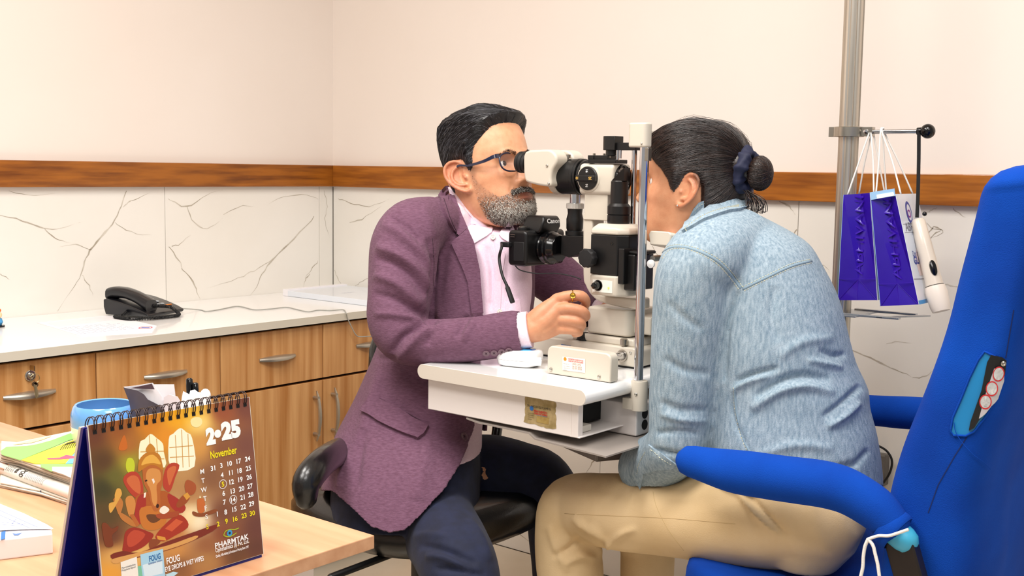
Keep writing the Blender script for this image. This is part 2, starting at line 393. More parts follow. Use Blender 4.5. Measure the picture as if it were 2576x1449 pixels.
# ================================================================== STORAGE CABINETS + WORKTOP
XC = -2.536
cabw = mat('cabinet_wood', '#deac72', rough=.38, col2='#b1763b', nscale=3.2, stretch=(1, 11, .45), ndetail=10, c0=.3, c1=.68, bump=.05, bscale=40, bstretch=(1, 12, .6))
gap_m = mat('dark_gap', '#1c1310', rough=.9)
edge_m = mat('white_edge', '#efe9dd', rough=.5)
satin = mat('satin_nickel', '#b9b2a4', rough=.32, metal=.85)
wt = thing('worktop', (-2.8, 1.65, .748), 'long white worktop running along the marble wall on wooden cabinets', 'worktop')
MB().box(XL+.001, XC+.0165, .55, YB-.002, .748, .77).build('top_board', mat('worktop_white', '#f6f5f3', rough=.22, coat=.3), wt, smooth=False, bevel=.001)
MB().box(XC+.0167, XC+.018, .55, YB-.002, .7482, .7698).build('edge_band', mat('edge_beige', '#d3ccbc', rough=.5), wt, smooth=False)
def bow_handle(name, c, axis, length, parent, out=(1, 0, 0), h=.012):
    """flat bowed grip with two feet"""
    mb = MB(); c = np.asarray(c, float); ax = np.asarray(axis, float); out = np.asarray(out, float); up = np.cross(out, ax); R = []
    for i in range(13):
        t = -1+2*i/12; w = .15+.85*(1-t*t)**.6; q = c+ax*t*length/2+out*(.012+.016*(1-t*t)); hh = h*w/2
        R.append([q-up*hh-out*.0025, q+up*hh-out*.0025, q+up*hh*.8+out*.002, q-up*hh*.8+out*.002])
    mb.rings(R)
    for s_ in (-.72, .72): mb.cyl(c+ax*s_*length/2, c+ax*s_*length/2+out*.022, .0055, n=10)
    return mb.build(name, satin, parent)
def lip_handle(name, c, length, parent):
    """solid half-moon pull standing out from the drawer"""
    mb = MB(); c = np.asarray(c, float); R = []
    for i in range(17):
        t = -1+2*i/16; o = .003+.017*(1-t*t); h = .0045+.0035*(1-t*t); q = c+np.array([0, t*length/2, 0])
        R.append([q+[0, 0, -h], q+[o, 0, -h*.9], q+[o+.001, 0, -h*.2], q+[o*.75, 0, h*.75], q+[0, 0, h]])
    mb.rings(R); return mb.build(name, satin, parent, angle=50)
units = [(.775, 1.141), (1.141, 1.507), (1.507, 1.873), (1.873, 2.236), (2.236, 2.602)]
clab = ['wooden cabinet half out of view at left edge', 'wooden cabinet with keys hanging from its drawer lock', 'wooden cabinet with a bowed drawer handle behind the pens and bowl',
        'wooden cabinet left of the seated man, tall door handle at its right', 'wooden cabinet mostly hidden behind the purple blazer']
for k, (y0, y1) in enumerate(units):
    if k == 0: continue
    t = thing('storage_cabinet', ((XL+XC)/2, (y0+y1)/2, 0), clab[k], 'cabinet', 'wooden cabinets under the worktop')
    MB().box(XL+.002, XC-.018, y0+.0005, y1-.0005, .08, .745).build('carcass', gap_m, t, smooth=False)
    MB().box(XL+.06, XC-.06, y0+.0005, y1-.0005, .0, .08).build('plinth', gap_m, t, smooth=False)
    d = MB().box(XC-.018, XC, y0+.0015, y1-.0015, .583, .7395).build('drawer', cabw, t, smooth=False, bevel=.001)
    lip_handle('handle', (XC, (y0+y1)/2+.012, .662), .128, d)
    if k == 1:
        lb = MB(); lc = np.array([XC, 1.338, .706]); lb.lathe(lc, (1, 0, 0), [(0, .013), (.003, .013), (.004, .011), (.0035, .008), (.007, .007), (.009, .003), (.009, 0)], n=24)
        lk = lb.build('drawer_lock', mat('lock_chrome', '#c9c5bd', rough=.18, metal=1), d)
        lowered = MB().box(XC-.018, XC, y0+.0015, y1-.0015, .09, .5755).build('drawer', cabw, t, smooth=False, bevel=.001)
    else:
        dr = MB().box(XC-.018, XC, y0+.0015, y1-.0015, .09, .5755).build('door', cabw, t, smooth=False, bevel=.001)
        hy = y1-.035 if k in (1, 3) else y0+.035
        bow_handle('handle', (XC, hy, .475), (0, 0, 1), .15, dr)
t = thing('end_panel', (XC-.25, 2.68, 0), 'narrow wooden filler panel closing the cabinet row in the corner', 'panel')
MB().box(XL+.002, XC, 2.604, YB-.002, .02, .745).build('panel', cabw, t, smooth=False)
# keys
kt = thing('key_ring', onX(88, 985, XC+.03), 'small bunch of keys hanging from the drawer lock over the handle', 'keys')
km = mat('key_metal', '#b5a27a', rough=.3, metal=1)
kk = MB(); kc = onX(88, 952, XC+.016)
kk.tube([kc+np.array([0, math.cos(a), math.sin(a)])*.011 for a in np.linspace(0, 2*PI, 20)[:-1]], .0009, 6, closed=True).build('split_ring', km, kt)
kb = MB(); kb.obox(onX(82, 926, XC+.012), (1, 0, 0), .009, (0, 0, 1), .006, (0, 1, 0), .0012); kb.build('key', km, kt)
for (a, b) in (((86, 966), (92, 1002)), ((90, 968), (95, 998))):
    p, q = onX(*a, XC+.028), onX(*b, XC+.036); dv = (q-p); L_ = np.linalg.norm(dv)
    mb = MB(); mb.obox((p+q)/2, dv, L_/2, (0, 1, .3), .0022, (1, 0, 0), .0009); mb.lathe(p, (1, 0, 0), [(-.001, .006), (.001, .006), (.001, .002)], n=14); mb.build('key', km, kt)
# ================================================================== INSTRUMENT TABLE
TX0, TX1, TY0, TY1, TZ = -1.620, -1.196, 1.684, 2.30, .802
ivory = mat('ivory_enamel', '#d2cabb', rough=.32, coat=.25)
ivory2 = mat('ivory_laminate', '#dcd3c6', rough=.4)
whitem = mat('white_gloss', '#f7f7f6', rough=.12, coat=.5)
whitebox = mat('white_powder_coat', '#efe7e2', rough=.42)
blackm = mat('black_anodised', '#0d0d0e', rough=.38, bump=.08, bscale=900)
blackg = mat('black_gloss', '#08080a', rough=.14)
rubber = mat('black_rubber', '#111113', rough=.6)
chrome = mat('chrome', '#d9dade', rough=.1, metal=1)
steel = mat('brushed_steel', '#b4aea3', rough=.3, metal=1)
greysh = mat('grey_sheet_metal', '#9a918a', rough=.45)
inkred = mat('print_red', '#c9242a', rough=.5); inkblk = mat('print_black', '#2a2622', rough=.5); inkwht = mat('print_white', '#f4f4f2', rough=.5); inkblu = mat('print_blue', '#2d6cb4', rough=.5)
tbl = thing('instrument_table', (-1.41, 1.98, 0), 'small white instrument table carrying the eye microscope, with rounded edges', 'table')
mb = MB(); pr_ = stadium(TX0, TX1, TZ-.030, TZ, .0149, 8)
mb.prism([(x, TY0, z) for x, z in pr_], (0, TY1-TY0, 0)); mb.build('tabletop', whitem, tbl, angle=60)
mb = MB(); mb.prism([(x, TY0-.0012, z) for x, z in stadium(TX0+.0006, TX1-.0006, TZ-.0294, TZ-.0006, .0142, 8)], (0, .0012, 0)); mb.build('end_cap', ivory2, tbl, angle=60)
# white box under the top: open at the patient's side
bx0, bx1, by0, by1, bz0, bz1 = -1.606, -1.224, 1.700, 1.86, .706, .771
mb = MB(); mb.box(bx0, bx1-.0158, by0, by0+.003, bz0, bz1); mb.box(bx0, bx0+.003, by0, 2.2, bz0, bz1); mb.box(bx0, bx1+.004, by0, by1, bz0, bz0+.003); mb.box(bx0, bx1-.06, by1+.1, by1+.103, bz0, bz1)
mb.box(bx1-.016, bx1, by0, by0+.016, bz0, bz1); mb.build('box_shell', whitebox, tbl, smooth=False, bevel=.0015)
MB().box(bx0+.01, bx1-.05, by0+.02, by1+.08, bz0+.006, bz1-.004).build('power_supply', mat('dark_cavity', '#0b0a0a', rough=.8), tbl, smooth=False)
MB().box(bx1-.05, bx1-.012, by0+.03, by0+.06, bz0+.004, bz0+.016).build('support_bracket', ivory2, tbl, smooth=False, bevel=.001)
mb = MB(); mb.box(-1.285, TX1+.006, 1.845, 2.16, .690, .752); mb.build('side_housing', whitebox, tbl, smooth=False, bevel=.003)
mb = MB(); mb.box(-1.30, -1.285, 1.843, 2.16, .690, .752); mb.build('side_flange', whitebox, tbl, smooth=False, bevel=.002)
mb = MB()
for z in (.731, .709): mb.lathe((TX1+.0064, 1.874, z), (1, 0, 0), [(-.002, .010), (.0006, .010), (.0008, .0)], n=20)
mb.build('socket', mat('socket_black', '#060606', rough=.7), tbl)
# folded grey tray under the box
P0, P1, P2, P3 = [onZ(*p, .700) for p in ((1210, 1057), (1322, 1088), (1500, 1136), (1604, 1108))]
mb = MB(); prof = [(-1.50, .704), (-1.47, .700), (-1.34, .699), (-1.325, .690), (-1.15, .688)]
for (xa, za), (xb, zb) in zip(prof[:-1], prof[1:]):
    mb.hexa([(xa, 1.70, za-.003), (xb, 1.685 if xb > -1.3 else 1.70, zb-.003), (xb, 2.2, zb-.003), (xa, 2.2, za-.003), (xa, 1.70, za), (xb, 1.685 if xb > -1.3 else 1.70, zb), (xb, 2.2, zb), (xa, 2.2, za)])
mb.build('under_tray', greysh, tbl, smooth=False)
mb = MB(); mb.hexa([(-1.44, 1.93, .615), (-1.30, 1.87, .615), (-1.02, 2.40, .615), (-1.10, 2.44, .615), (-1.44, 1.93, .680), (-1.30, 1.87, .680), (-1.02, 2.40, .680), (-1.10, 2.44, .680)]); mb.build('support_arm', greysh, tbl, smooth=False, bevel=.004)
mb = MB(); mb.cyl((-1.08, 2.40, 0.02), (-1.08, 2.40, .616), .028); mb.lathe((-1.08, 2.40, 0.0), (0, 0, 1), [(0.001, .12), (.012, .12), (.03, .05), (.03, 0)]); mb.build('pillar', greysh, tbl)
# torn old label on the white box
lf = plane_fn((0, by0-.0003, 0), (0, -1, 0))
rag = [(1321, 997), (1345, 1000), (1366, 1007), (1385, 1006), (1400, 1015), (1397, 1040), (1400, 1055), (1397, 1079), (1375, 1077), (1352, 1071), (1344, 1065), (1333, 1066), (1319, 1062), (1321, 1030)]
patch(lf, [tuple(np.array(p)+rng.normal(0, .8, 2)) for p in resample(rag, 6)], .0004, 8, .0002).build('torn_label', mat('aged_paper', '#b9a274', rough=.7, col2='#94804f', nscale=60, vcol=None), tbl, smooth=False, label='torn brown calibration label')
X1 = np.array([1., 0, 0]); Z1 = np.array([0, 0, 1.])
def lettering(fn_or_pos, parent, items, X=X1, Y=Z1, nm='lettering', off=.0006):
    """items: (text, px, py, height m, material, width or None)"""
    byM = {}
    for it in items:
        txt, p, h, m = it[:4]; w = it[4] if len(it) > 4 else None; b = it[5] if len(it) > 5 else 0
        org = fn_or_pos(*p) if len(p) == 2 else p
        if isinstance(org, tuple) and len(org) == 2: org = org[0]
        n_ = np.cross(X, Y); byM.setdefault(m, []).append(text_mesh(txt, np.asarray(org)+n_*off, X, Y, h, 0, b, w))
    for m, ms in byM.items(): link(nm, join_meshes(ms), m, parent, smooth=False)
lettering(lf, tbl, [('SN: OPD-01/SLITLAMP-01', (1327, 1022), .0042, inkblk, .057), ('INDIAN CALIBRATION &', (1344, 1035), .0036, inkred, .032, .03), ('CONSULTANT BUREAUS', (1344, 1041), .0036, inkred, .032, .03), ('IS  ISO 9001 CERTIFIED', (1350, 1045), .0016, inkblu, .026),
                    ('Instrument Sr No.', (1329, 1039), .0018, inkblk, .014), ('Date of Calibration', (1329, 1044), .0018, inkblk, .014), ('Calibration Due On', (1329, 1049), .0018, inkblk, .014), ('Signature', (1329, 1054), .0018, inkblk, .010)], off=.0012)
mb = MB(); c = lf(1338, 1027)[0]; mb.lathe(c+np.array([0, -.0008, 0]), (0, -1, 0), [(0, .0045), (.0003, .0045), (.0003, 0)], n=20); mb.build('blue_seal', inkblu, tbl)
patch(lf, [(1352, 1045), (1382, 1051), (1380, 1068), (1350, 1061)], .0008, 10, 0).build('label_stain', mat('amber_stain', '#b39a58', rough=.7, col2='#9a7a3e', nscale=80), tbl, smooth=False)

# ================================================================== SLIT LAMP (microscope, lamp and head rest move as one instrument)
SL = thing('slit_lamp', (-1.39, 2.05, TZ), 'ivory and black slit lamp microscope between the two people on the white table', 'microscope')
YC = 1.987
def part(mb, n, m, **k): return mb.build(n, m, SL, **k)
# wheel cover with sticker
mb = MB(); pc = [(x, z) for x, z in stadium(-1.356, -1.205, TZ+.001, TZ+.056, .013, 6, (0, 0, 1, 1))]
mb.prism([(x, 1.775, z) for x, z in pc], (0, .026, 0)); cover = part(mb, 'wheel_cover', ivory, bevel=.0025)
mb = MB(); cf = plane_fn((0, 1.7745, 0), (0, -1, 0))
for p in ((1386, 929), (1507, 948)): mb = MB(); screw(mb, cf(*p)[0], (0, -1, 0), .0035); part(mb, 'screw', steel)
mb = MB(); patch(cf, [(1415, 897), (1472, 903), (1472, 938), (1415, 931)], .0003, 20, .0001, mb); part(mb, 'calibration_sticker', mat('sticker_paper', '#f3efe4', rough=.4), smooth=False)
hand = mat('pen_brown', '#8a4b33', rough=.6)
lettering(cf, SL, [('KARTHIKEYAN CALIBRATION AND', (1430, 904), .0025, inkred, .036, .03), ('CONSULTANT (OPC) PRIVATE LIMITED', (1430, 909), .0025, inkred, .036, .03), ('Instrument Sr No. ......', (1418, 915), .0018, inkblk, .018), ('Date of Calibration ......', (1418, 921), .0018, inkblk, .018), ('Calibration Due On ......', (1418, 926), .0018, inkblk, .018), ('Signature ......', (1418, 931), .0018, inkblk, .012),
                   ('LRG1293', (1440, 917), .0032, hand, .020), ('26.07.2025', (1440, 923), .0030, hand, .023), ('25.07.2026', (1440, 928), .0030, hand, .023)], off=.0011)
mb = MB(); mb.lathe(cf(1422, 903)[0]+np.array([0, -.0006, 0]), (0, -1, 0), [(0, .0035), (.0004, .0035), (.0004, 0)], n=18); part(mb, 'sticker_seal', mat('print_orange', '#e08a1a', rough=.4))
mb = MB(); mb.cyl((-1.286, 1.800, .827), (-1.286, 2.335, .827), .0085, n=20); part(mb, 'shaft', chrome)
mb = MB(); mb.prism([(x, 2.335, z) for x, z in pc], (0, .026, 0)); part(mb, 'wheel_cover', ivory, bevel=.0025)
# base block
BX0, BX1, BY0, BY1 = -1.523, -1.250, 1.935, 2.21
mb = MB(); pb_ = stadium(BX0, BX1, TZ+.004, TZ+.043, .012, 5, (0, 0, 1, 1)); mb.prism([(x, BY0, z) for x, z in pb_], (0, BY1-BY0, 0)); part(mb, 'base', ivory, bevel=.003)
mb = MB(); mb.box(BX0+.006, BX1-.004, BY0+.004, BY1-.004, TZ, TZ+.004); part(mb, 'base_foot', rubber, smooth=False)
mb = MB(); mb.lathe((-1.286, BY0-.0005, .827), (0, -1, 0), [(0, .0125), (.002, .0125), (.002, .0095), (-.001, .0095)], n=24); part(mb, 'shaft_collar', steel)
mb = MB(); screw(mb, (-1.266, BY0, .835), (0, -1, 0), .003); part(mb, 'screw', steel)
bf = plane_fn((0, BY0-.0004, 0), (0, -1, 0))
lettering(bf, SL, [('MODEL SL', (1452, 877), .003, inkblk, .020)], off=.0005)
mb = MB(); patch(bf, [(1412, 866), (1436, 870), (1436, 877), (1412, 873)], .0004, 20, .0001, mb); part(mb, 'name_plate', inkblu, smooth=False)
mb = MB(); mb.prism([(x, BY0+.012, z) for x, z in [(-1.425, TZ+.042), (-1.262, TZ+.042), (-1.268, TZ+.058), (-1.415, TZ+.058)]], (0, .19, 0)); part(mb, 'cross_slide', ivory, bevel=.004, seg=3)
mb = MB(); mb.lathe((-1.287, BY0+.006, TZ+.042), (0, 0, 1), [(0, .0025), (.005, .0025), (.005, .0075), (.016, .0078), (.017, .0065), (.017, 0)], n=20); part(mb, 'lock_knob', steel, bevel=0)
# joystick
jt_ = at(1437, 805, 2.375); jb_ = np.array([jt_[0]-.005, 1.962, TZ+.04]); jd_ = jt_-jb_; jd_ /= np.linalg.norm(jd_)
mb = MB(); mb.lathe(jb_, jd_, [(0, .017), (.012, .016), (.02, .008), (.05, .007), (.055, .010), (.085, .0115), (.092, .009), (.093, 0)], n=20); part(mb, 'joystick', rubber)
# upper square block
mb = MB(); s_ = stadium(-1.394, -1.285, 1.955, 2.065, .014, 5)
mb.prism([(x, y, .862) for x, y in s_], (0, 0, .055)); part(mb, 'pivot_block', ivory, bevel=.004, seg=3, angle=60)
mb = MB(); mb.box(-1.300, -1.245, 1.975, 2.045, .868, .905); part(mb, 'pivot_extension', ivory, bevel=.004, seg=3)
# microscope arm (curved bracket)
armo = [(1466, 548), (1466, 690), (1472, 718), (1486, 742), (1510, 760), (1560, 773), (1606, 780)]; armi = [(1606, 752), (1560, 748), (1512, 742), (1497, 730), (1490, 712), (1490, 690), (1490, 548)]
mb = MB(); mb.prism([onY(*p, 1.962) for p in smooth_path(armo, 4)]+[onY(*p, 1.962) for p in smooth_path(armi, 4)], (0, .045, 0)); part(mb, 'arm', ivory, bevel=.004, seg=3, angle=50)
# lamp unit
LX0, LX1, LY0, LY1 = -1.355, -1.273, 1.912, 1.985
def oct_(x0, x1, y0, y1, c): return [(x0, y0), (x1-c, y0), (x1, y0+c), (x1, y1), (x0, y1)]
def rect_(z, d=0, c=.018): return [(x, y, z) for x, y in oct_(LX0+d, LX1-d, LY0+d, LY1-d, c)]
mb = MB(); mb.rings([rect_(.991), rect_(1.072)]); part(mb, 'lamp_housing', blackm, smooth=False, bevel=.002)
mb = MB(); mb.rings([rect_(1.0725, -.001), rect_(1.084, 0), rect_(1.094, .010)]); part(mb, 'housing_cap', ivory, bevel=.004, seg=3)
mb = MB(); mb.rings([rect_(.948, .001), rect_(.9905, -.001)]); lowb = part(mb, 'control_box', ivory, bevel=.005, seg=3)
mb = MB(); mb.box(LX0+.008, LX0+.056, LY0-.0008, LY0+.001, .955, .980); part(mb, 'control_panel', mat('panel_white', '#ecebe2', rough=.3), smooth=False)
mb = MB(); mb.lathe((LX0+.021, LY0-.0008, .9685), (0, -1, 0), [(0, .0112), (.0003, .0112), (.0003, .0095), (0, .0095)], n=28); part(mb, 'dial_ring', inkblk)
mb = MB(); mb.lathe((LX0+.020, LY0-.001, .9685), (0, -1, 0), [(0, .0085), (.004, .0085), (.012, .0070), (.013, .0055), (.013, 0)], n=14)
mb.obox((LX0+.020, LY0-.0145, .9685), (0, 0, 1), .0012, (1, 0, 0), .006, (0, 1, 0), .0012); part(mb, 'brightness_knob', blackg)
mb = MB(); mb.ball((LX0+.0475, LY0-.001, .9655), .0022, 12); part(mb, 'indicator_light', mat('led_green', '#e3e86a', rough=.3, emit='#dff02a', estr=1.2))
mb = MB(); R = []
for h, r in [(0, .010), (.006, .010), (.007, .0185), (.020, .0195), (.024, .0165), (.025, .0)]:
    R.append([np.array([LX0+.004, LY0-h, 1.024])+np.array([math.cos(2*PI*k/48), 0, math.sin(2*PI*k/48)])*max(r*(1+.035*math.cos(10*2*PI*k/48)), 1e-5) for k in range(48)])
mb.rings(R); part(mb, 'slit_width_knob', rubber)
mb = MB(); mb.lathe((LX0+.052, LY0-.0002, 1.055), (0, -1, 0), [(0, .003), (.0008, .003), (.0008, .0018), (.0002, .0)], n=12); part(mb, 'screw', blackg)
mb = MB(); mb.box(LX1-.035, LX1+.018, LY0+.012, LY1+.01, .962, 1.035); mb.box(LX1-.01, LX1+.03, LY0+.015, LY1, 1.035, 1.042); part(mb, 'filter_block', blackm, smooth=False, bevel=.003)
mb = MB(); mb.box(LX1-.012, LX1+.002, LY0-.003, LY0+.03, .975, 1.047); part(mb, 'side_cover', blackm, smooth=False, bevel=.002)
mb = MB(); mb.ball((LX1+.052, LY0+.075, 1.012), .012, 16, (1, 1, .9)); part(mb, 'amber_knob', mat('amber_plastic', '#9a5328', rough=.25))
# lamp tower
tw = (-1.3135, 1.950)
mb = MB(); mb.lathe((tw[0], tw[1], 1.094), (0, 0, 1), [(0, .0225), (.004, .0235), (.017, .0235), (.018, .022), (.019, .0235), (.035, .0235), (.041, .0185), (.085, .0175), (.087, .016), (.087, 0)], n=36); part(mb, 'lamp_tower', blackm, angle=30)
mb = MB(); q0 = np.array([tw[0]-.012, tw[1]-.011, 1.181]); mb.prism([q0, q0+[.030, 0, 0], q0+[.030, 0, .026], q0+[.0285, 0, .026]], (0, .022, 0)); part(mb, 'mirror_prism', blackg, smooth=False)
mb = MB(); mb.lathe((-1.255, 2.02, 1.06), (0, 0, 1), [(0, .012), (.035, .012), (.037, .007), (.048, .007), (.049, 0)], n=20); part(mb, 'fixation_mount', blackm)
mb = MB(); mb.cyl((-1.257, 2.02, 1.10), (-1.257, 2.02, 1.178), .0018, n=8); mb.cyl((-1.252, 2.02, 1.10), (-1.252, 2.02, 1.178), .0018, n=8); part(mb, 'fixation_rod', chrome)
mb = MB(); mb.lathe((-1.2545, 2.02, 1.176), (0, 0, 1), [(0, .006), (.012, .0062), (.012, 0)], n=16); part(mb, 'fixation_head', blackg)
mb = MB(); mb.lathe((-1.2545, 2.02, 1.194), (.3, -1, .1), [(-.005, .006), (.004, .0065), (.005, .004), (.003, .0)], n=16); part(mb, 'fixation_lens', chrome)
# microscope head
mb = MB(); s_ = stadium(YC-.034, YC+.034, 1.150, 1.215, .010, 4); mb.prism([(-1.418, y, z) for y, z in s_], (.086, 0, 0)); part(mb, 'magnification_housing', ivory, bevel=.006, seg=4, angle=60)
mb = MB(); s_ = stadium(YC-.026, YC+.026, 1.095, 1.152, .004, 3)
mb.prism([(x, YC-.028, z) for x, z in [(-1.407, 1.152), (-1.406, 1.112), (-1.409, 1.110), (-1.409, 1.098), (-1.345, 1.098), (-1.345, 1.110), (-1.348, 1.112), (-1.348, 1.152)]], (0, .056, 0)); part(mb, 'neck', ivory, smooth=False, bevel=.003, seg=3)
mb = MB(); mb.lathe((-1.3325, YC, 1.184), (1, 0, 0), [(-.004, .029), (.004, .0295), (.006, .0275), (.003, .024), (-.001, .022), (-.001, 0)], n=40); part(mb, 'objective_ring', blackg)
mb = MB(); mb.lathe((-1.3325, YC, 1.184), (1, 0, 0), [(-.0008, .0235), (.003, .015), (.0042, 0)], n=32, cap=False); part(mb, 'objective_glass', mat('coated_glass', '#3a2f2c', rough=.03, spec=.9, coat=1))
kc_ = np.array([-1.3925, YC-.034, 1.1845])
mb = MB(); mb.lathe(kc_, (0, -1, 0), [(-.002, .0285), (.001, .0285), (.002, .027), (.002, 0)], n=40); part(mb, 'knob_bezel', ivory)
mb = MB(); mb.lathe(kc_, (0, -1, 0), [(.001, .0245), (.005, .0245), (.0065, .023), (.007, 0)], n=40); kb_ = part(mb, 'magnification_knob', blackm)
mb = MB(); mb.obox(kc_+np.array([0, -.010, 0]), (1, 0, .0), .0245, (0, 0, 1), .0062, (0, 1, 0), .005); mb.build('knob_bar', blackm, kb_, bevel=.002, seg=3)
ky = np.array([kc_[0], kc_[1]-.0158, kc_[2]]); gold = mat('print_gold', '#e8b85a', rough=.5)
def ktext(t, dx, dz, h, m, rot, yy):
    a = math.radians(rot); X = np.array([math.cos(a), 0, math.sin(a)]); Y = np.array([-math.sin(a), 0, math.cos(a)])
    return text_mesh(t, np.array([kc_[0]+dx, yy, kc_[2]+dz])-X*h*.7-Y*h*.5, X, Y, h, 0, .02)
link('lettering', join_meshes([ktext('25', .014, 0, .0058, gold, 180, kc_[1]-.0153), ktext('10', -.0185, 0, .0052, gold, 180, kc_[1]-.0153)]), gold, kb_, smooth=False)
link('lettering', join_meshes([ktext('16', 0, .0155, .0055, inkwht, -90, kc_[1]-.0073), ktext('16', 0, -.0155, .0055, inkwht, 90, kc_[1]-.0073)]), inkwht, kb_, smooth=False)
# top mount
mb = MB(); mb.box(-1.398, -1.328, YC-.032, YC+.012, 1.2155, 1.2235); mb.box(-1.396, -1.350, YC-.030, YC+.008, 1.2235, 1.232); mb.box(-1.398, -1.383, YC-.032, YC+.012, 1.2235, 1.232); part(mb, 'accessory_mount', blackm, smooth=False, bevel=.0012)
mb = MB()
for p in ((-1.390, YC-.02, 1.232), (-1.375, YC-.005, 1.232), (-1.352, YC-.02, 1.227)): mb.lathe(p, (0, 0, 1), [(0, .003), (.004, .003), (.0045, .0)], n=12)
part(mb, 'mount_screw', steel)
mb = MB(); mb.lathe((-1.352, YC-.012, 1.232), (0, 0, 1), [(0, .012), (.011, .012), (.011, 0)], n=20); mb.build('post_base', blackm, SL)
mb = MB(); mb.prism([(x, y, 1.2425) for x, y in stadium(-1.368, -1.334, YC-.028, YC+.004, .012, 6, (1, 0, 0, 1))], (0, 0, .029)); mb.box(-1.334, -1.287, YC-.022, YC-.001, 1.2425, 1.258); part(mb, 'swing_arm', blackm, bevel=.001)
mb = MB(); mb.cyl((-1.296, YC-.011, 1.08), (-1.296, YC-.011, 1.2425), .0055, n=18); part(mb, 'hanging_rod', chrome)
mb = MB(); mb.cyl((-1.331, YC-.02, 1.222), (-1.331, YC-.02, 1.2425), .0035, n=14); mb.cyl((-1.324, YC-.02, 1.226), (-1.324, YC-.02, 1.2425), .0025, n=14); part(mb, 'guide_pin', chrome)
# drum and binocular body
mb = MB(); dc = np.array([-1.418, YC, 1.187]); mb.lathe(dc, (-1, 0, 0), [(-.004, .030), (0, .036), (.006, .036), (.007, .033), (.009, .033), (.010, .038), (.015, .038), (.016, .036), (.018, .0385), (.024, .0385), (.025, .0375), (.064, .0375), (.066, .036), (.066, 0)], n=48); part(mb, 'beam_splitter_drum', blackm, angle=30)
mb = MB(); mb.lathe(dc, (-1, 0, 0), [(.064, .034), (.066, .0395), (.078, .040), (.083, .037), (.086, .030), (.086, 0)], n=48); part(mb, 'flange', ivory, angle=30)
for s_, nm in ((-1, 'near'), (1, 'far')):
    yc = YC+s_*.030
    pts = [onY(*p, YC-.055) for p in ((1321, 382), (1356, 377), (1368, 376), (1384, 377), (1396, 386), (1401, 398), (1399, 412), (1390, 428), (1386, 447), (1386, 466), (1372, 469), (1330, 460), (1320, 450), (1317, 420))]
    pts = [p+np.array([0, yc-.026-p[1], 0]) for p in smooth_path(pts, 3, closed=True)]
    mb = MB(); mb.prism(pts, (0, .041, 0)); part(mb, 'prism_housing', ivory, bevel=.005, seg=4, angle=60)
    ec = np.array([pts[0][0]+.004, yc, 1.213]); ed = np.array([-1, 0, .10])
    mb = MB(); mb.lathe(ec, ed, [(0, .0185), (.012, .0185), (.013, .0215), (.020, .0215), (.0205, .020), (.022, .0225), (.028, .0230), (.029, .021), (.031, .0235), (.036, .0232), (.0385, .021), (.034, .017), (.030, .016), (.030, 0)], n=36); ep = part(mb, 'eyepiece', rubber, angle=30)
mb = MB()
for p in ((1376, 417), (1380, 462)): mb = MB(); screw(mb, onY(*p, YC-.0565), (0, -1, 0), .003); part(mb, 'screw', steel)
mb = MB(); q = onY(1428, 402, YC-.01); mb.lathe(q-[0, 0, .01], (0, 0, 1), [(0, .003), (.014, .003), (.014, .0065), (.021, .0068), (.022, .0)], n=18); part(mb, 'thumb_screw', steel)
# camera tube
ct = onY(1446, 560, YC+.012)
mb = MB(); mb.lathe((ct[0], ct[1], 1.120), (0, 0, 1), [(0, .012), (.032, .012)], n=24); part(mb, 'chrome_tube', chrome)
mb = MB(); R = []
for z, r in [(1.118, .0155), (1.119, .0185), (1.1295, .0185), (1.1305, .0155)]: R.append([(ct[0]+r*(1+.03*(k % 2))*math.cos(2*PI*k/72), ct[1]+r*(1+.03*(k % 2))*math.sin(2*PI*k/72), z) for k in range(72)])
mb.rings(R); part(mb, 'knurled_ring', mat('satin_white_metal', '#d5d2cb', rough=.35, metal=.3), smooth=False)
mb = MB(); mb.lathe((ct[0], ct[1], 1.062), (0, 0, 1), [(0, .020), (.008, .020), (.010, .0165), (.014, .018), (.034, .0185), (.046, .0155), (.056, .0165), (.057, 0)], n=32); part(mb, 'camera_tube', blackm, angle=30)
mb = MB(); mp = [onY(*p, ct[1]-.02) for p in ((1412, 592), (1466, 594), (1492, 594), (1484, 612), (1455, 640), (1430, 648), (1410, 640))]
mb.prism(mp, (0, .042, 0)); part(mb, 'relay_mirror_box', blackm, smooth=False, bevel=.0015)
# head rest
mb = MB(); hr = (-1.19, 1.848)
def post(y, foot=True):
    mb = MB(); mb.lathe((-1.19, y, .795), (0, 0, 1), [(0, .0088), (.455, .0088)], n=24); part(mb, 'post', chrome)
    mb = MB(); mb.lathe((-1.1875, y, .742), (0, 0, 1), [(0, .0155), (.001, .0165), (.056, .0165), (.058, .0155), (.058, 0)], n=32); mb.box(-1.215, -1.19, y-.0155, y+.0155, .744, .765); part(mb, 'post_foot', ivory, angle=30)
    mb = MB(); mb.prism([(x, yy, 1.2455) for x, yy in stadium(-1.221, -1.180, y-.014, y+.014, .009, 4)], (0, 0, .046)); part(mb, 'post_cap', ivory, bevel=.003, seg=3)
    mb = MB(); mb.box(-1.183, -1.175, y-.010, y+.002, 1.220, 1.2445); part(mb, 'cap_bracket', steel, smooth=False, bevel=.001)
post(1.848); post(2.128)
mb = MB(); screw(mb, (-1.184, 1.848-.0165, .776), (0.3, -1, 0), .003); part(mb, 'set_screw', steel); mb = MB(); screw(mb, (-1.188, 1.8335, 1.252), (0, -1, 0), .002); part(mb, 'set_screw', steel)
mb = MB(); mb.rings([[(x-.003, y, 1.256), (x+.003, y, 1.256), (x+.003, y, 1.282), (x-.003, y, 1.282)] for x, y in [(-1.195-.088*math.cos(PI*t/2)**1, 1.988+.128*t) for t in np.linspace(-1, 1, 15)]]); part(mb, 'forehead_bar', ivory, angle=50)
chc = []   # chin rest: curved shelf between the posts
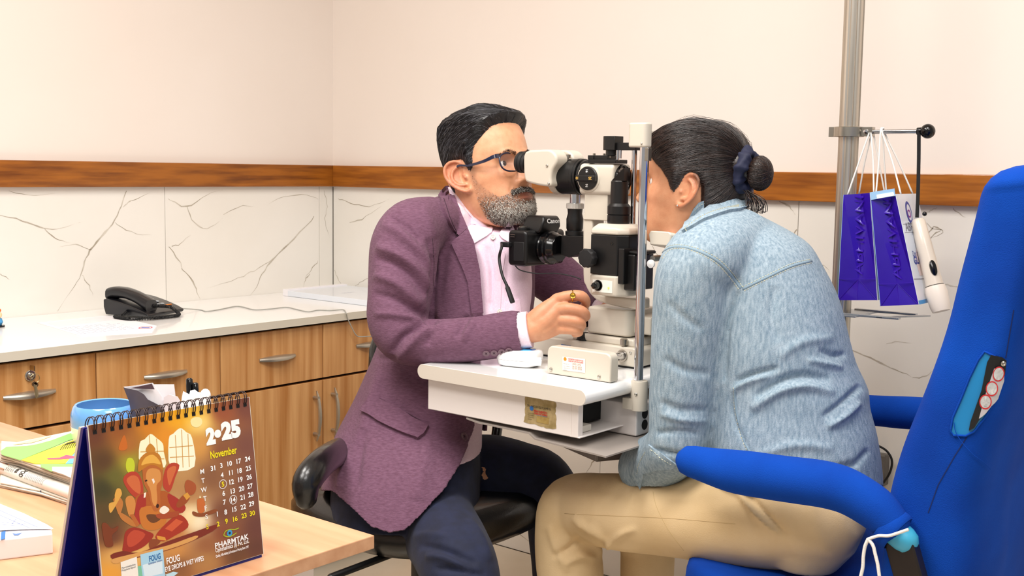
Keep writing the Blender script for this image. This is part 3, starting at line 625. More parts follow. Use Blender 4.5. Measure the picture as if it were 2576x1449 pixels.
for i in range(17):
    t = -1+i/8; chc.append((-1.168+.030*(1-t*t), 1.988+t*.128, 1.0755-.016*(1-t*t)))
mb = MB(); R = []
for (x, y, z) in chc: R.append([(x+.030, y, z-.014), (x+.034, y, z+.008), (x+.028, y, z+.013), (x-.012, y, z+.013), (x-.016, y, z+.006), (x-.012, y, z-.014)])
mb.rings(R); part(mb, 'chin_rest', ivory, bevel=.002)
mb = MB(); mb.box(-1.185, -1.140, 1.90, 2.03, 1.0755, 1.0790); part(mb, 'chin_papers', mat('tissue_white', '#f6f6f8', rough=.8), smooth=False)
mb = MB(); mb.cyl((-1.178, 2.0, 1.04), (-1.178, 2.0, 1.056), .012); mb.lathe((-1.175, 1.868, 1.035), (0, -1, 0), [(-.02, .006), (.006, .006), (.006, 0)], n=14); part(mb, 'height_adjuster', steel)
mb = MB(); mb.lathe((-1.172, 1.855, 1.026), (0, -1, 0), [(0, .008), (.004, .008), (.006, 0)], n=16); part(mb, 'clear_knob', mat('clear_plastic', '#d8d8d8', rough=.2))

# ================================================================== STILL CAMERA on the microscope
dc_ = thing('digital_camera', (-1.55, 1.985, 1.0), 'black digital camera mounted on the microscope below the beard, cable plugged in', 'camera')
cX0 = onY(1279, 630, 1.925)[0]; cy0, cy1 = 1.922, 2.060; cxf = cX0+.052
mb = MB(); body = [(x, z) for x, z in stadium(cX0, cxf, .993, 1.070, .010, 5)]
mb.prism([(x, cy0, z) for x, z in body], (0, cy1-cy0, 0)); mb.build('camera_body', blackm, dc_, bevel=.006, seg=4, angle=60)
mb = MB(); ym = (cy0+cy1)/2
R = []
for z, a, b, e in [(1.064, .040, .034, .006), (1.078, .036, .034, .014), (1.092, .026, .030, .016), (1.101, .019, .026, .012)]:
    R.append([(cX0+.012-(0 if z < 1.08 else .0), ym-a, z), (cxf+e, ym-b, z), (cxf+e, ym+b, z), (cX0+.012, ym+a, z)])
mb.rings(R); mb.build('viewfinder_hump', blackm, dc_, bevel=.004, seg=3)
link('lettering', text_mesh('Canon', (cxf+.0190, ym-.022, 1.0860), (0, 1, 0), (-.15, 0, 1), .0095, 0, .03, .046), inkwht, dc_, smooth=False)
mb = MB(); mb.lathe((cX0+.024, cy0+.022, 1.070), (0, 0, 1), [(0, .013), (.005, .013), (.006, .012), (.0065, 0)], n=28); mb.build('mode_dial', blackm, dc_)
mb = MB(); mb.lathe((cX0+.024, cy0+.022, 1.0765), (0, 0, 1), [(0, .0085), (.0015, .0085), (.0015, .006), (0, .006)], n=24); mb.build('dial_ring', steel, dc_)
mb = MB(); mb.lathe((cxf, ym-.006, 1.032), (1, 0, 0), [(0, .033), (.006, .034), (.009, .0325), (.011, .036), (.020, .0365), (.022, .034), (.028, .0345), (.032, .032), (.040, .030), (.043, .028), (.043, 0)], n=40); mb.build('lens', blackg, dc_, angle=30)
mb = MB(); mb.box(cX0+.018, cxf-.006, cy0-.0015, cy0+.002, 1.004, 1.045); mb.build('port_cover', rubber, dc_, bevel=.001)
mb = MB(); mb.tube([(cX0+.010, cy0-.003, 1.0605), (cX0+.022, cy0-.003, 1.0605), (cX0+.022, cy0-.003, 1.056), (cX0+.010, cy0-.003, 1.056)], .0011, 6, closed=True); mb.build('strap_lug', steel, dc_)
mb = MB(); mb.box(cX0-.012, cX0+.012, cy0-.012, cy0+.001, 1.033, 1.044); mb.build('plug', rubber, dc_, bevel=.002)
# cables
def cable(pts, r, name, label, m=None, par=None, cat='cable', n=8, k=8):
    mb = MB(); mb.tube(smooth_path(pts, k), r, n); return mb.build(name, m or rubber, par, label=label if par is None else None, cat=cat if par is None else None, angle=180)
dC = 2.36
cc = thing('camera_cable', at(1262, 700, dC), 'short black cable with a plug hanging down from the digital camera', 'cable')
cable([np.array([cX0-.012, cy0-.006, 1.0385]), at(1262, 622, 2.40), at(1256, 650, 2.40), at(1263, 690, 2.385), at(1275, 718, 2.375)], .0032, 'wire', '', par=cc)
mb = MB(); a, b = at(1274, 716, 2.375), at(1290, 762, 2.37); mb.tube([a, a+(b-a)*.12, a+(b-a)*.15, a+(b-a)*.9, b], [.004, .0045, .0062, .0068, .006], 12, flat=.6); mb.build('connector', rubber, cc)
cable([onY(1296, 668, 1.93), onY(1310, 680, 1.93), onY(1350, 688, 1.945), onY(1400, 688, 1.95), onY(1440, 695, 1.955), onY(1462, 703, 1.96)], .0013, 'thin_lead', 'thin black lead running from the digital camera to the microscope arm')

# ================================================================== small white meter on the table
mt = thing('glucose_meter', onZ(1312, 912, TZ), 'small rounded white meter with a blue display lying on the white table', 'device')
mc = onZ(1310, 918, TZ)+np.array([0, -.003, 0]); R = []
ux = np.array([.97, .24, 0]); uy = np.array([-.24, .97, 0])
def sq(a, b, z, p=3.2, n=48): return [mc+ux*a*np.sign(math.cos(t))*abs(math.cos(t))**(2/p)+uy*b*np.sign(math.sin(t))*abs(math.sin(t))**(2/p)+np.array([0, 0, z]) for t in [2*PI*k/n for k in range(n)]]
mb = MB(); mb.rings([sq(.038, .030, .001), sq(.043, .034, .004), sq(.045, .036, .014)]); mb.build('lower_shell', whitem, mt, angle=50)
mb = MB(); mb.rings([sq(.0455, .0365, .0145), sq(.0455, .0365, .025), sq(.043, .034, .031), sq(.037, .029, .0335)]); mb.build('upper_shell', whitem, mt, angle=50)
mb = MB(); mb.rings([[mc+ux*(a_*math.cos(t))+uy*(.002+b_*math.sin(t)*(1 if math.sin(t) > 0 else .9))+np.array([0, 0, z]) for t in [2*PI*k/40 for k in range(40)]] for a_, b_, z in ((.033, .024, .0336), (.032, .023, .0343))]); mb.build('display', mat('blue_display', '#0d5fae', rough=.08, coat=1, col2='#35b6e8', nscale=14, stretch=(1, 3, 1), c0=.45, c1=.6), mt)
mb = MB(); e0 = mc+ux*.034-uy*.026+[0, 0, .014]; mb.cyl(e0, e0+(ux*.9+uy*.5)*.022, .009, .0085); mb.lathe(e0-uy*.0+[0, 0, 0], -uy*.9-ux*.3, [(0, .0085), (.004, .0085), (.004, .006), (.003, .006), (.003, 0)], n=20); mb.build('hinge', whitem, mt)
# ================================================================== DESK IN THE FOREGROUND
deskw = mat('desk_wood', '#d3a27c', rough=.35, coat=.1, col2='#bd8862', nscale=5, stretch=(.7, 9, 9), ndetail=7, c0=.3, c1=.75)
DZ = .75; DX1, DY1 = -.997, .962
dk = thing('desk', (-1.6, .4, 0), 'light wood desk corner in the foreground carrying calendar and newspapers', 'desk')
MB().box(-2.15, DX1, -.35, DY1, DZ-.017, DZ).build('desktop', deskw, dk, smooth=False, bevel=.0012)
MB().box(-1.06, -1.04, -.33, DY1-.06, 0, DZ-.017).build('side_panel', whitebox, dk, smooth=False, bevel=.001)
MB().box(-2.12, -2.10, -.33, DY1-.06, 0, DZ-.017).build('side_panel', whitebox, dk, smooth=False, bevel=.001)
MB().box(-2.10, -1.06, .82, .838, .30, DZ-.017).build('modesty_panel', whitebox, dk, smooth=False)
# --- desk calendar
cal = thing('desk_calendar', (-1.08, .72, DZ), 'spiral-bound desk calendar open at November beside the desk edge', 'calendar')
blue = mat('calendar_blue', '#0a1478', rough=.35)
y0, y1 = .619, .821; hz = .180; fx0, fx1 = -1.036, -1.060; rx0 = -1.128
mb = MB(); mb.hexa([(fx0-.004, y0, DZ), (fx0, y0, DZ), (fx0, y1-.001, DZ), (fx0-.004, y1-.001, DZ), (fx1-.004, y0, DZ+hz), (fx1, y0, DZ+hz), (fx1, y1-.001, DZ+hz), (fx1-.004, y1-.001, DZ+hz)]); mb.build('front_board', blue, cal, smooth=False)
mb = MB(); mb.hexa([(rx0, y0, DZ), (rx0+.004, y0, DZ), (rx0+.004, y1-.001, DZ), (rx0, y1-.001, DZ), (fx1-.012, y0, DZ+hz), (fx1-.008, y0, DZ+hz), (fx1-.008, y1-.001, DZ+hz), (fx1-.012, y1-.001, DZ+hz)]); mb.build('rear_board', blue, cal, smooth=False)
pgm = mat('page_edge', '#d9d3c4', rough=.6)
mb = MB(); mb.hexa([(rx0-.005, y0, DZ+.003), (rx0-.001, y0, DZ+.003), (rx0-.001, y1-.001, DZ+.003), (rx0-.005, y1-.001, DZ+.003), (fx1-.017, y0, DZ+hz), (fx1-.013, y0, DZ+hz), (fx1-.013, y1-.001, DZ+hz), (fx1-.017, y1-.001, DZ+hz)]); mb.build('turned_pages', pgm, cal, smooth=False)
mb = MB(); mb.box(rx0+.004, fx0-.004, y0+.002, y1-.003, DZ, DZ+.0015); mb.build('bottom_fold', blue, cal, smooth=False)
sl = np.array([fx1-fx0, 0, hz]); sl /= np.linalg.norm(sl); cn = np.array([hz, 0, fx0-fx1]); cn /= np.linalg.norm(cn)
pgo = np.array([fx0+.0012, y0, DZ+.004])   # page plane
def cpt(u, v, off=0): return pgo+np.array([0, u, 0])+sl*v+cn*off
PW, PH = y1-y0, .182
cfn = plane_fn(pgo, cn)
def cuv(px, py):
    p = cfn(px, py)[0]-pgo; return p[1], p @ sl
mb = MB(); mb.hexa([cpt(-.0008, -.0004, -.0008), cpt(PW+.0008, -.0004, -.0008), cpt(PW+.0008, PH, -.0008), cpt(-.0008, PH, -.0008), cpt(-.0008, -.0004, 0), cpt(PW+.0008, -.0004, 0), cpt(PW+.0008, PH, 0), cpt(-.0008, PH, 0)]); mb.build('page', pgm, cal, smooth=False)
anch = [(235, 1095, '#6b3a22'), (300, 1080, '#9a5622'), (380, 1065, '#d98218'), (440, 1050, '#f6ab12'), (490, 1045, '#f9bd2c'), (500, 1060, '#ffe08a'), (560, 1035, '#9a5030'), (620, 1020, '#7a4436'),
        (260, 1160, '#5a3a1c'), (320, 1120, '#b06a2a'), (350, 1180, '#8a6a2c'), (420, 1100, '#e89220'), (500, 1120, '#d99a4a'), (560, 1130, '#8a5434'), (620, 1120, '#7b4a3c'),
        (260, 1230, '#3f3a1a'), (290, 1200, '#6a6426'), (330, 1165, '#a8a02c'), (460, 1180, '#c09058'), (530, 1200, '#8a5a3a'), (640, 1220, '#774636'), (270, 1300, '#5a4420'), (480, 1240, '#b8824e'),
        (560, 1290, '#7a4830'), (650, 1330, '#6a3c30'), (280, 1350, '#6d3a22'), (480, 1300, '#ffe6b0'), (500, 1310, '#fff0cc'), (440, 1330, '#c87a3c'), (560, 1340, '#8a4a2c'), (290, 1400, '#dfa85a'),
        (350, 1395, '#e8b464'), (440, 1380, '#d09048'), (520, 1370, '#9a6038'), (600, 1400, '#6a4428'), (280, 1440, '#e8a23a'), (450, 1430, '#8a5a34'), (520, 1410, '#b08048'), (650, 1385, '#60382a'), (300, 1520, '#c88a3a')]
AP = np.array([a[:2] for a in anch], float); AC = np.array([[int(a[2][i:i+2], 16)/255 for i in (1, 3, 5)] for a in anch])
V = []; Fc = []; cols = []; nx, ny = 70, 60
for j in range(ny+1):
    for i in range(nx+1): V.append(cpt(PW*i/nx, PH*j/ny*.999, .0001))
pp = proj(np.array(V))[:, :2]; D = ((pp[:, None]-AP[None])**2).sum(2); W_ = 1/(D+180)**1.6; CC = (W_[:, :, None]*AC[None]).sum(1)/W_.sum(1)[:, None]
CC = np.where(CC <= .04045, CC/12.92, ((CC+.055)/1.055)**2.4)
mb = MB(); mb.add(V, [(j*(nx+1)+i, j*(nx+1)+i+1, (j+1)*(nx+1)+i+1, (j+1)*(nx+1)+i) for j in range(ny) for i in range(nx)])
pic = mb.build('printed_picture', None, cal, smooth=True, fix=False, angle=180); a = pic.data.color_attributes.new('Col', 'FLOAT_COLOR', 'POINT')
a.data.foreach_set('color', np.hstack([CC, np.ones((len(CC), 1))]).ravel()); pic.data.materials.append(mat('calendar_print', '#ffffff', rough=.25, coat=.3, vcol='Col'))
def q(x, y): return (x/2.847, 940+y/2.847)
art = [  # (colour, polygon in crop pixels)
 ('#fff6cf', [(1000, 500), (1035, 470), (1078, 432), (1120, 460), (1165, 500), (1172, 560), (1180, 670), (1010, 650)]), ('#fff9dc', [(1208, 470), (1240, 430), (1290, 390), (1335, 420), (1375, 460), (1392, 665), (1225, 680)]),
 ('#c96a22', [(848, 540), (870, 470), (890, 440), (905, 480), (912, 530), (885, 550)]), ('#ffe9a8', [(1365, 330), (1400, 310), (1440, 320), (1445, 360), (1410, 385), (1372, 370)]),
 ('#c8d030', [(900, 650), (915, 605), (950, 610), (965, 660), (950, 720), (910, 700)]),
 ('#b8402a', [(1180, 690), (1225, 640), (1284, 655), (1255, 740), (1225, 830), (1200, 845), (1165, 800)]), ('#d06a3c', [(1195, 700), (1230, 665), (1262, 672), (1235, 750), (1210, 800)]),
 ('#b8402a', [(880, 760), (925, 705), (985, 710), (1020, 780), (1025, 860), (1000, 900), (935, 860)]), ('#d06a3c', [(905, 765), (940, 730), (985, 740), (1005, 800), (1000, 860), (950, 830)]),
 ('#b05a24', [(1000, 860), (1180, 840), (1250, 900), (1290, 960), (1260, 1010), (1010, 1060), (975, 1000), (960, 930)]), ('#a83226', [(985, 890), (1040, 870), (1040, 1010), (1000, 1080), (960, 1060)]), ('#a83226', [(1200, 860), (1280, 900), (1330, 960), (1290, 1000), (1220, 950)]),
 ('#c8762e', [(1010, 960), (1130, 950), (1190, 1000), (1180, 1080), (1110, 1120), (1030, 1110), (1000, 1040)]), ('#6d4020', [(1050, 1010), (1120, 1010), (1150, 1040), (1100, 1070), (1060, 1050)]),
 ('#9e2f20', [(885, 1200), (900, 1130), (960, 1100), (1060, 1130), (1100, 1160), (1040, 1230), (960, 1270), (880, 1280)]), ('#c04a30', [(910, 1170), (960, 1120), (1040, 1150), (980, 1220), (920, 1240)]),
 ('#a8341f', [(1110, 1170), (1180, 1080), (1270, 1010), (1330, 1040), (1345, 1100), (1250, 1160), (1170, 1200)]), ('#cf5a34', [(1180, 1110), (1260, 1040), (1310, 1060), (1230, 1130)]),
 ('#d9963c', [(1120, 1160), (1180, 1170), (1190, 1195), (1130, 1190)]), ('#8c4524', [(1065, 1230), (1075, 1190), (1120, 1185), (1150, 1200), (1110, 1240), (1080, 1260)]),
 ('#7c2c1c', [(790, 1300), (880, 1270), (1000, 1280), (1200, 1200), (1400, 1130), (1550, 1080), (1520, 1130), (1300, 1230), (1100, 1290), (850, 1340)]), ('#d9a05a', [(800, 1330), (950, 1290), (1200, 1230), (1400, 1160), (1390, 1190), (1200, 1260), (950, 1320), (830, 1360)]),
 ('#c07838', [(860, 1030), (850, 990), (910, 1020), (960, 1060), (990, 1090), (950, 1095), (890, 1060)]), ('#c07838', [(830, 960), (810, 900), (850, 880), (880, 920), (870, 980), (850, 1010)]), ('#e0a64a', [(820, 870), (835, 825), (860, 825), (872, 860), (855, 895), (800, 990), (782, 985), (780, 930), (820, 915)]),
 ('#d28a44', [(905, 960), (897, 900), (920, 875), (950, 880), (970, 930), (955, 1010), (925, 1020)]), ('#b8652c', [(925, 1010), (955, 1005), (1000, 1080), (975, 1095)]),
 ('#9c4a22', [(1260, 940), (1290, 890), (1330, 860), (1360, 880), (1330, 930), (1280, 960)]), ('#a8542c', [(1330, 850), (1322, 790), (1345, 760), (1398, 790), (1400, 840), (1370, 870)]), ('#d99a3c', [(1310, 870), (1340, 850), (1362, 880), (1335, 905)]),
 ('#b8652c', [(1020, 720), (1030, 660), (1150, 650), (1165, 720), (1160, 790), (1145, 860), (1148, 930), (1130, 980), (1100, 980), (1080, 930), (1060, 850), (1030, 790)]), ('#d8924c', [(1045, 720), (1070, 680), (1140, 690), (1150, 760), (1120, 800), (1125, 900), (1112, 950), (1090, 920), (1075, 830), (1050, 780)]),
 ('#3a1c10', [(1118, 940), (1130, 932), (1138, 945), (1130, 962), (1118, 958)]), ('#f4e8dc', [(1085, 755), (1100, 750), (1108, 775), (1098, 790)]), ('#2a1610', [(1035, 765), (1050, 758), (1056, 768), (1040, 775)]), ('#fff3e0', [(1030, 855), (1046, 850), (1040, 885), (1028, 890)]),
 ('#c07a24', [(988, 700), (995, 620), (1040, 570), (1090, 555), (1140, 580), (1160, 640), (1165, 690), (1120, 660), (1070, 655), (1015, 690)]), ('#e8ae4a', [(1010, 655), (1040, 600), (1090, 580), (1130, 610), (1150, 650), (1100, 640), (1050, 645)]), ('#c8842c', [(1050, 560), (1045, 535), (1075, 500), (1110, 535), (1100, 560)]),
 ('#a84a28', [(1115, 1010), (1160, 1000), (1230, 990), (1280, 985), (1270, 1020), (1180, 1040), (1130, 1035)]), ('#f6ead8', [(1150, 960), (1180, 947), (1212, 975), (1175, 1005), (1142, 990)]),
 ('#c86a30', [(1410, 910), (1425, 895), (1460, 900), (1468, 975), (1440, 1000), (1415, 985)]), ('#fff4c0', [(1425, 890), (1430, 872), (1440, 890)]), ('#8c4a24', [(1380, 985), (1440, 1000), (1540, 970), (1550, 990), (1450, 1025), (1385, 1015)]),
 ('#7c3a1c', [(728, 1080), (760, 1070), (800, 1110), (845, 1090), (840, 1120), (800, 1160), (810, 1230), (760, 1240), (740, 1180)]),
 ('#f2efe6', [(862, 1350), (978, 1310), (990, 1449), (870, 1480)]), ('#a9d6ee', [(1003, 1295), (1165, 1255), (1182, 1449), (1020, 1490)]), ('#d8edf8', [(1020, 1370), (1160, 1330), (1165, 1430), (1035, 1460)]), ('#7cc4a4', [(985, 1380), (1010, 1375), (1020, 1449), (990, 1460)]), ('#b8e0f0', [(1180, 1440), (1240, 1418), (1275, 1425), (1220, 1470)]),
 ('#c08a2c', [(1543, 1278), (1786, 1203), (1787, 1206), (1544, 1282)])]
pm = MB(); mlist = []
for i, (c, poly) in enumerate(art):
    mk = mat('print_'+c[1:], c, rough=.35)
    if mk not in mlist: mlist.append(mk)
    pm.cur = mlist.index(mk); P = [q(*p) for p in poly]
    if len(P) > 4: P = [tuple(p) for p in smooth_path(P, 3, closed=True)]
    lo = .00012+(.00004 if i == 0 or i == 1 else .00012)+.000004*i
    base = len(pm.v); vs = [cfn(*p)[0]+cn*lo for p in P]
    a3 = [Vector((p[0], p[1])) for p in P]
    v2, _, f2, *_ = delaunay_2d_cdt(a3, [(k, (k+1) % len(a3)) for k in range(len(a3))], [], 1, 1e-4)
    pm.add([cfn(v[0], v[1])[0]+cn*lo for v in v2], [tuple(f) for f in f2])
pm.cur = 0; figure = pm.build('printed_figure', mlist, pic, smooth=False, fix=False)
# window glazing bars of the picture
wbm = mat('print_windowbar', '#d8a860', rough=.4); mb = MB()
for a, b in (((1068, 440), (1085, 655)), ((1120, 465), (1135, 662)), ((1300, 400), (1310, 672)), ((1255, 440), (1268, 678)), ((1345, 430), (1355, 668)), ((1005, 560), (1172, 555)), ((1212, 530), (1380, 515)), ((1216, 600), (1388, 590)), ((1008, 610), (1176, 610))):
    A, B = cfn(*q(*a))[0]+cn*.00020, cfn(*q(*b))[0]+cn*.00020; d = (B-A)/np.linalg.norm(B-A); s_ = np.cross(cn, d)*.0005; mb.add([A-s_, A+s_, B+s_, B-s_], [(0, 1, 2, 3)])
mb.build('printed_bars', wbm, pic, smooth=False, fix=False)
Yx = np.array([0, 1., 0]); yel = mat('print_yellow', '#f4e21a', rough=.4); wht = mat('print_bright_white', '#ffffff', rough=.35)
def ctext(t, px, py, h, m, w=None, b=.02, center=True, off=.00055):
    me = text_mesh(t, (0, 0, 0), Yx, sl, h, 0, b, w)
    n = len(me.vertices); co = np.empty(n*3); me.vertices.foreach_get('co', co); co = co.reshape(-1, 3)
    c = (co.max(0)+co.min(0))/2; p = cfn(px, py)[0]+cn*off
    co = co-c+p if center else co-np.array([0, co[:, 1].min(), 0])-sl*((co @ sl).min())+p
    me.vertices.foreach_set('co', co.ravel()); me.update(); texts.setdefault(m, []).append(me)
texts = {}
rows = [('M', 508, 1186, [('31', 535, 1178), ('3', 556, 1171), ('10', 577, 1166), ('17', 600, 1160), ('24', 622, 1154)]), ('T', 510, 1209, [('4', 558, 1195), ('11', 580, 1189), ('18', 602, 1184), ('25', 624, 1178)]),
        ('W', 512, 1232, [('5', 560, 1218), ('12', 582, 1212), ('19', 604, 1206), ('26', 626, 1200)]), ('T', 515, 1254, [('6', 562, 1241), ('13', 585, 1235), ('20', 607, 1229), ('27', 628, 1223)]),
        ('F', 517, 1278, [('7', 564, 1263), ('14', 586, 1257), ('21', 609, 1251), ('28', 630, 1244)]), ('S', 519, 1300, [('1', 546, 1293), ('8', 567, 1288), ('15', 589, 1281), ('22', 611, 1275), ('29', 632, 1267)]),
        ('S', 521, 1325, [('2', 548, 1318), ('9', 569, 1311), ('16', 591, 1305), ('23', 613, 1297), ('30', 634, 1291)])]
for k, (d, px, py, ns) in enumerate(rows):
    ctext(d, px, py, .0052, yel if k == 6 else wht, b=.01)
    for s_, a, b in ns: ctext(s_, a, b, .0053, yel if (k == 6 or s_ == '5') else wht, b=.025)
ctext('2', 529, 1097, .0165, wht, .0125, b=.07); ctext('25', 580, 1081, .0175, wht, .0265, b=.07)
ctext('November', 562, 1138, .0082, yel, .036, b=.02)
ctext('PHARMTAK', 583, 1361, .0060, wht, .046, b=.02); ctext('Ophthalmics (I) Pvt. Ltd.', 584, 1374, .0045, wht, .046, b=.015); ctext('Quality, Affordability & Evolution is Priority Since 1997', 584, 1388, .0027, wht, .045)
ctext('FOUG', 435, 1407, .0068, wht, .0165, b=.02); ctext('EYE DROPS & WET WIPES', 464, 1418, .0052, wht, .049)
ctext('FOUG', 389, 1402, .0058, mat('print_deep_blue', '#2a6aa8', rough=.4), .014, b=.03); ctext('Ophthalmic Solution', 390, 1414, .0019, mat('print_deep_blue', '#2a6aa8'), .017)
ctext('Fluorometholone', 323, 1424, .0019, mat('print_grey', '#8a8a8a', rough=.5), .016); ctext('Propylene Glycol', 323, 1431, .0019, mat('print_grey', '#8a8a8a'), .016)
for m, ms in texts.items(): link('lettering', join_meshes(ms), m, cal, smooth=False, kind='stuff')
mb = MB(); p = cfn(547, 1091)[0]+cn*.00055; mb.lathe(p, cn, [(0, .0046), (.00005, 0)], n=24); mb.build('lettering', wht, cal, smooth=False)
for c in ((560, 1218), (586, 1257)):
    mb = MB(); p = cfn(*c)[0]+cn*.00055; e1, e2 = Yx, sl; R = []
    mb.rings([[p+(e1*math.cos(2*PI*k/28)+e2*math.sin(2*PI*k/28))*r for k in range(28)] for r in (.0052, .0046)], cap=False); mb.build('date_ring', wht, cal, smooth=False, fix=False)
mb = MB(); p = cfn(577, 1341)[0]+cn*.00055; mb.lathe(p, cn, [(0, .0036), (.00004, 0)], n=24); eye_ = mb.build('eye_logo', mat('print_iris', '#3a9ad0', rough=.3), cal, smooth=False)
mb = MB(); mb.lathe(p+cn*.0001, cn, [(0, .0015), (.00004, 0)], n=16); mb.build('pupil', inkblk, eye_, smooth=False)
mb = MB()
for ln in ([(562, 1347), (566, 1337), (577, 1332), (590, 1332), (600, 1328)], [(562, 1347), (572, 1350), (584, 1347), (594, 1340)]):
    L = smooth_path(ln, 5); PP = [cfn(*k)[0]+cn*.00055 for k in L]
    for a, b in zip(PP[:-1], PP[1:]):
        d = (b-a)/np.linalg.norm(b-a); s_ = np.cross(cn, d)*.0006; mb.add([a-s_, a+s_, b+s_, b-s_], [(0, 1, 2, 3)])
mb.build('eye_outline', mat('print_lime', '#a8b82a', rough=.4), eye_, smooth=False, fix=False)
# spiral binding
wire = mat('binding_wire', '#3a2b28', rough=.3, metal=.6)
NR = 20
holem = mat('hole_dark', '#0b0808', rough=.9)
for k in range(NR):
    u = .0065+(PW-.013)*k/(NR-1); mb = MB()
    for du in (-.0014, .0014):
        c = cpt(u+du, PH-.001, -.006); R = .0085
        pts = [c+np.array([math.cos(t)*R*1.0, (.0 if t < 0 else .0012*math.sin(t)), math.sin(t)*R*1.0]) for t in np.linspace(-.95, PI+.7, 16)]
        mb.tube(pts, .00055, 6)
    rg = mb.build('binding_ring', wire, cal, angle=180, kind=None)
mb = MB()
for k in range(NR):
    u = .0065+(PW-.013)*k/(NR-1); mb.hexa([cpt(u-.0022, PH-.010, .0001), cpt(u+.0022, PH-.010, .0001), cpt(u+.0022, PH-.0055, .0001), cpt(u-.0022, PH-.0055, .0001), cpt(u-.0022, PH-.010, .0004), cpt(u+.0022, PH-.010, .0004), cpt(u+.0022, PH-.0055, .0004), cpt(u-.0022, PH-.0055, .0004)])
mb.build('punched_hole', holem, cal, smooth=False, kind='stuff')

# --- bowl
bc = onZ(262, 1030, .832)
bl = thing('bowl', (bc[0], bc[1], DZ), 'round plastic bowl with light blue rim and white base behind the calendar', 'bowl')
bz = DZ; rb = .047
mb = MB(); mb.lathe((bc[0], bc[1], bz), (0, 0, 1), [(0, .028), (.003, .030), (.022, .040), (.044, .0465), (.060, .0480), (.0605, .0470)], n=64); mb.build('bowl_base', whitem, bl, angle=40)
mb = MB(); mb.lathe((bc[0], bc[1], bz), (0, 0, 1), [(.0605, .0478), (.068, .0482), (.078, .0475), (.088, .0440), (.091, .0415), (.090, .0390), (.084, .0400), (.060, .0400), (.040, .034), (.038, 0)], n=64); mb.build('bowl_rim', mat('bowl_blue', '#6aa6ee', rough=.15, coat=.5), bl, angle=40)
# --- pen holder (behind the calendar) with leaflet, card, tissue, pens
ph = thing('pen_holder', (-1.42, .93, DZ), 'white desk caddy behind the calendar holding a leaflet, tissue and pens', 'pen holder')
mb = MB(); hx0, hx1, hy0, hy1 = -1.475, -1.345, .885, .955
for (a, b, c, d) in ((hx0, hx1, hy0, hy0+.002), (hx0, hx1, hy1-.002, hy1), (hx0, hx0+.002, hy0, hy1), (hx1-.002, hx1, hy0, hy1)): mb.box(a, b, c, d, DZ, DZ+.075)
mb.box(hx0, hx1, hy0, hy1, DZ, DZ+.003); mb.build('caddy_body', whitebox, ph, smooth=False)
def sheet(dist, px_poly, name, m, label, cat, curve=0, th=.0006, parent=None, dy=None):
    n_ = -FWD.copy(); n_[2] = 0; n_ /= np.linalg.norm(n_); P0 = at(px_poly[0][0], px_poly[0][1], dist); fn0 = plane_fn(P0, n_)
    xs_ = [p[0] for p in px_poly]; xm = (min(xs_)+max(xs_))/2; hw = (max(xs_)-min(xs_))/2
    def fn(px, py):
        p, n = fn0(px, py); t = (px-xm)/hw; r = ray(px, py); return p+r*curve*(t*t), n
    mb = MB(); patch(fn, px_poly, th, 8, .0002, mb); return mb.build(name, m, parent, label=label, cat=cat)
dLf = 1.70
lft = thing('leaflet', at(370, 1100, dLf), 'folded grey leaflet with white inside curled beside the blue bowl', 'leaflet')
greyp = mat('leaflet_grey', '#514c5a', rough=.5, col2='#423a40', nscale=10)
sheet(dLf, [(311, 975), (345, 982), (362, 992), (372, 1005), (390, 1014), (408, 1024), (413, 1050), (414, 1110), (340, 1110), (335, 1060), (325, 1010)], 'outer_sheet', greyp, None, None, .02, parent=lft)
sheet(dLf+.012, [(311, 973), (340, 970), (384, 963), (392, 973), (412, 1005), (418, 1040), (418, 1110), (345, 1110), (345, 1000)], 'inner_sheet', mat('paper_white', '#f4f1f4', rough=.6), None, None, .018, parent=lft)
sheet(dLf+.010, [(330, 976), (382, 965), (389, 979)], 'printed_corner', mat('leaflet_plum', '#4a3540', rough=.5), None, None, 0, .002, parent=lft)
for k, (a, b) in enumerate(((1, 1), (2, 2), (3, 3))): pass
sheet(dLf+.03, [(388, 967), (438, 967), (442, 1000), (455, 1110), (400, 1110)], 'note_card', mat('paper_white', '#f4f1f4'), 'blank white card standing upright behind the grey leaflet', 'card')
sheet(dLf+.02, [(412, 1000), (425, 992), (447, 998), (460, 1020), (470, 1110), (412, 1110)], 'note_card', mat('paper_pinkish', '#e9dfe2', rough=.6), 'pinkish rounded card standing between white card and tissue', 'card')
mb = MB(); tc_ = at(497, 1046, dLf+.01); nv = 26
R = []
for j in range(15):
    t = j/14; ring = []
    for k in range(nv):
        a_ = 2*PI*k/nv; r = (.024*(1-.45*t))*(1+.22*math.sin(5*a_+3*t)+.12*math.sin(9*a_+7*t)); ring.append(tc_+LAT*r*math.cos(a_)*1.3+DEP*r*math.sin(a_)*.7+np.array([0, 0, -.085+.117*t+.006*math.sin(4*a_)]))
    R.append(ring)
mb.rings(R); mb.ball(at(517, 994, dLf+.01), .0088, 16, (1, .8, 1.1)); mb.build('tissue', mat('tissue_white', '#f6f6f8'), label='crumpled white tissue with a twisted knot beside the black pens', cat='tissue', kind=None)
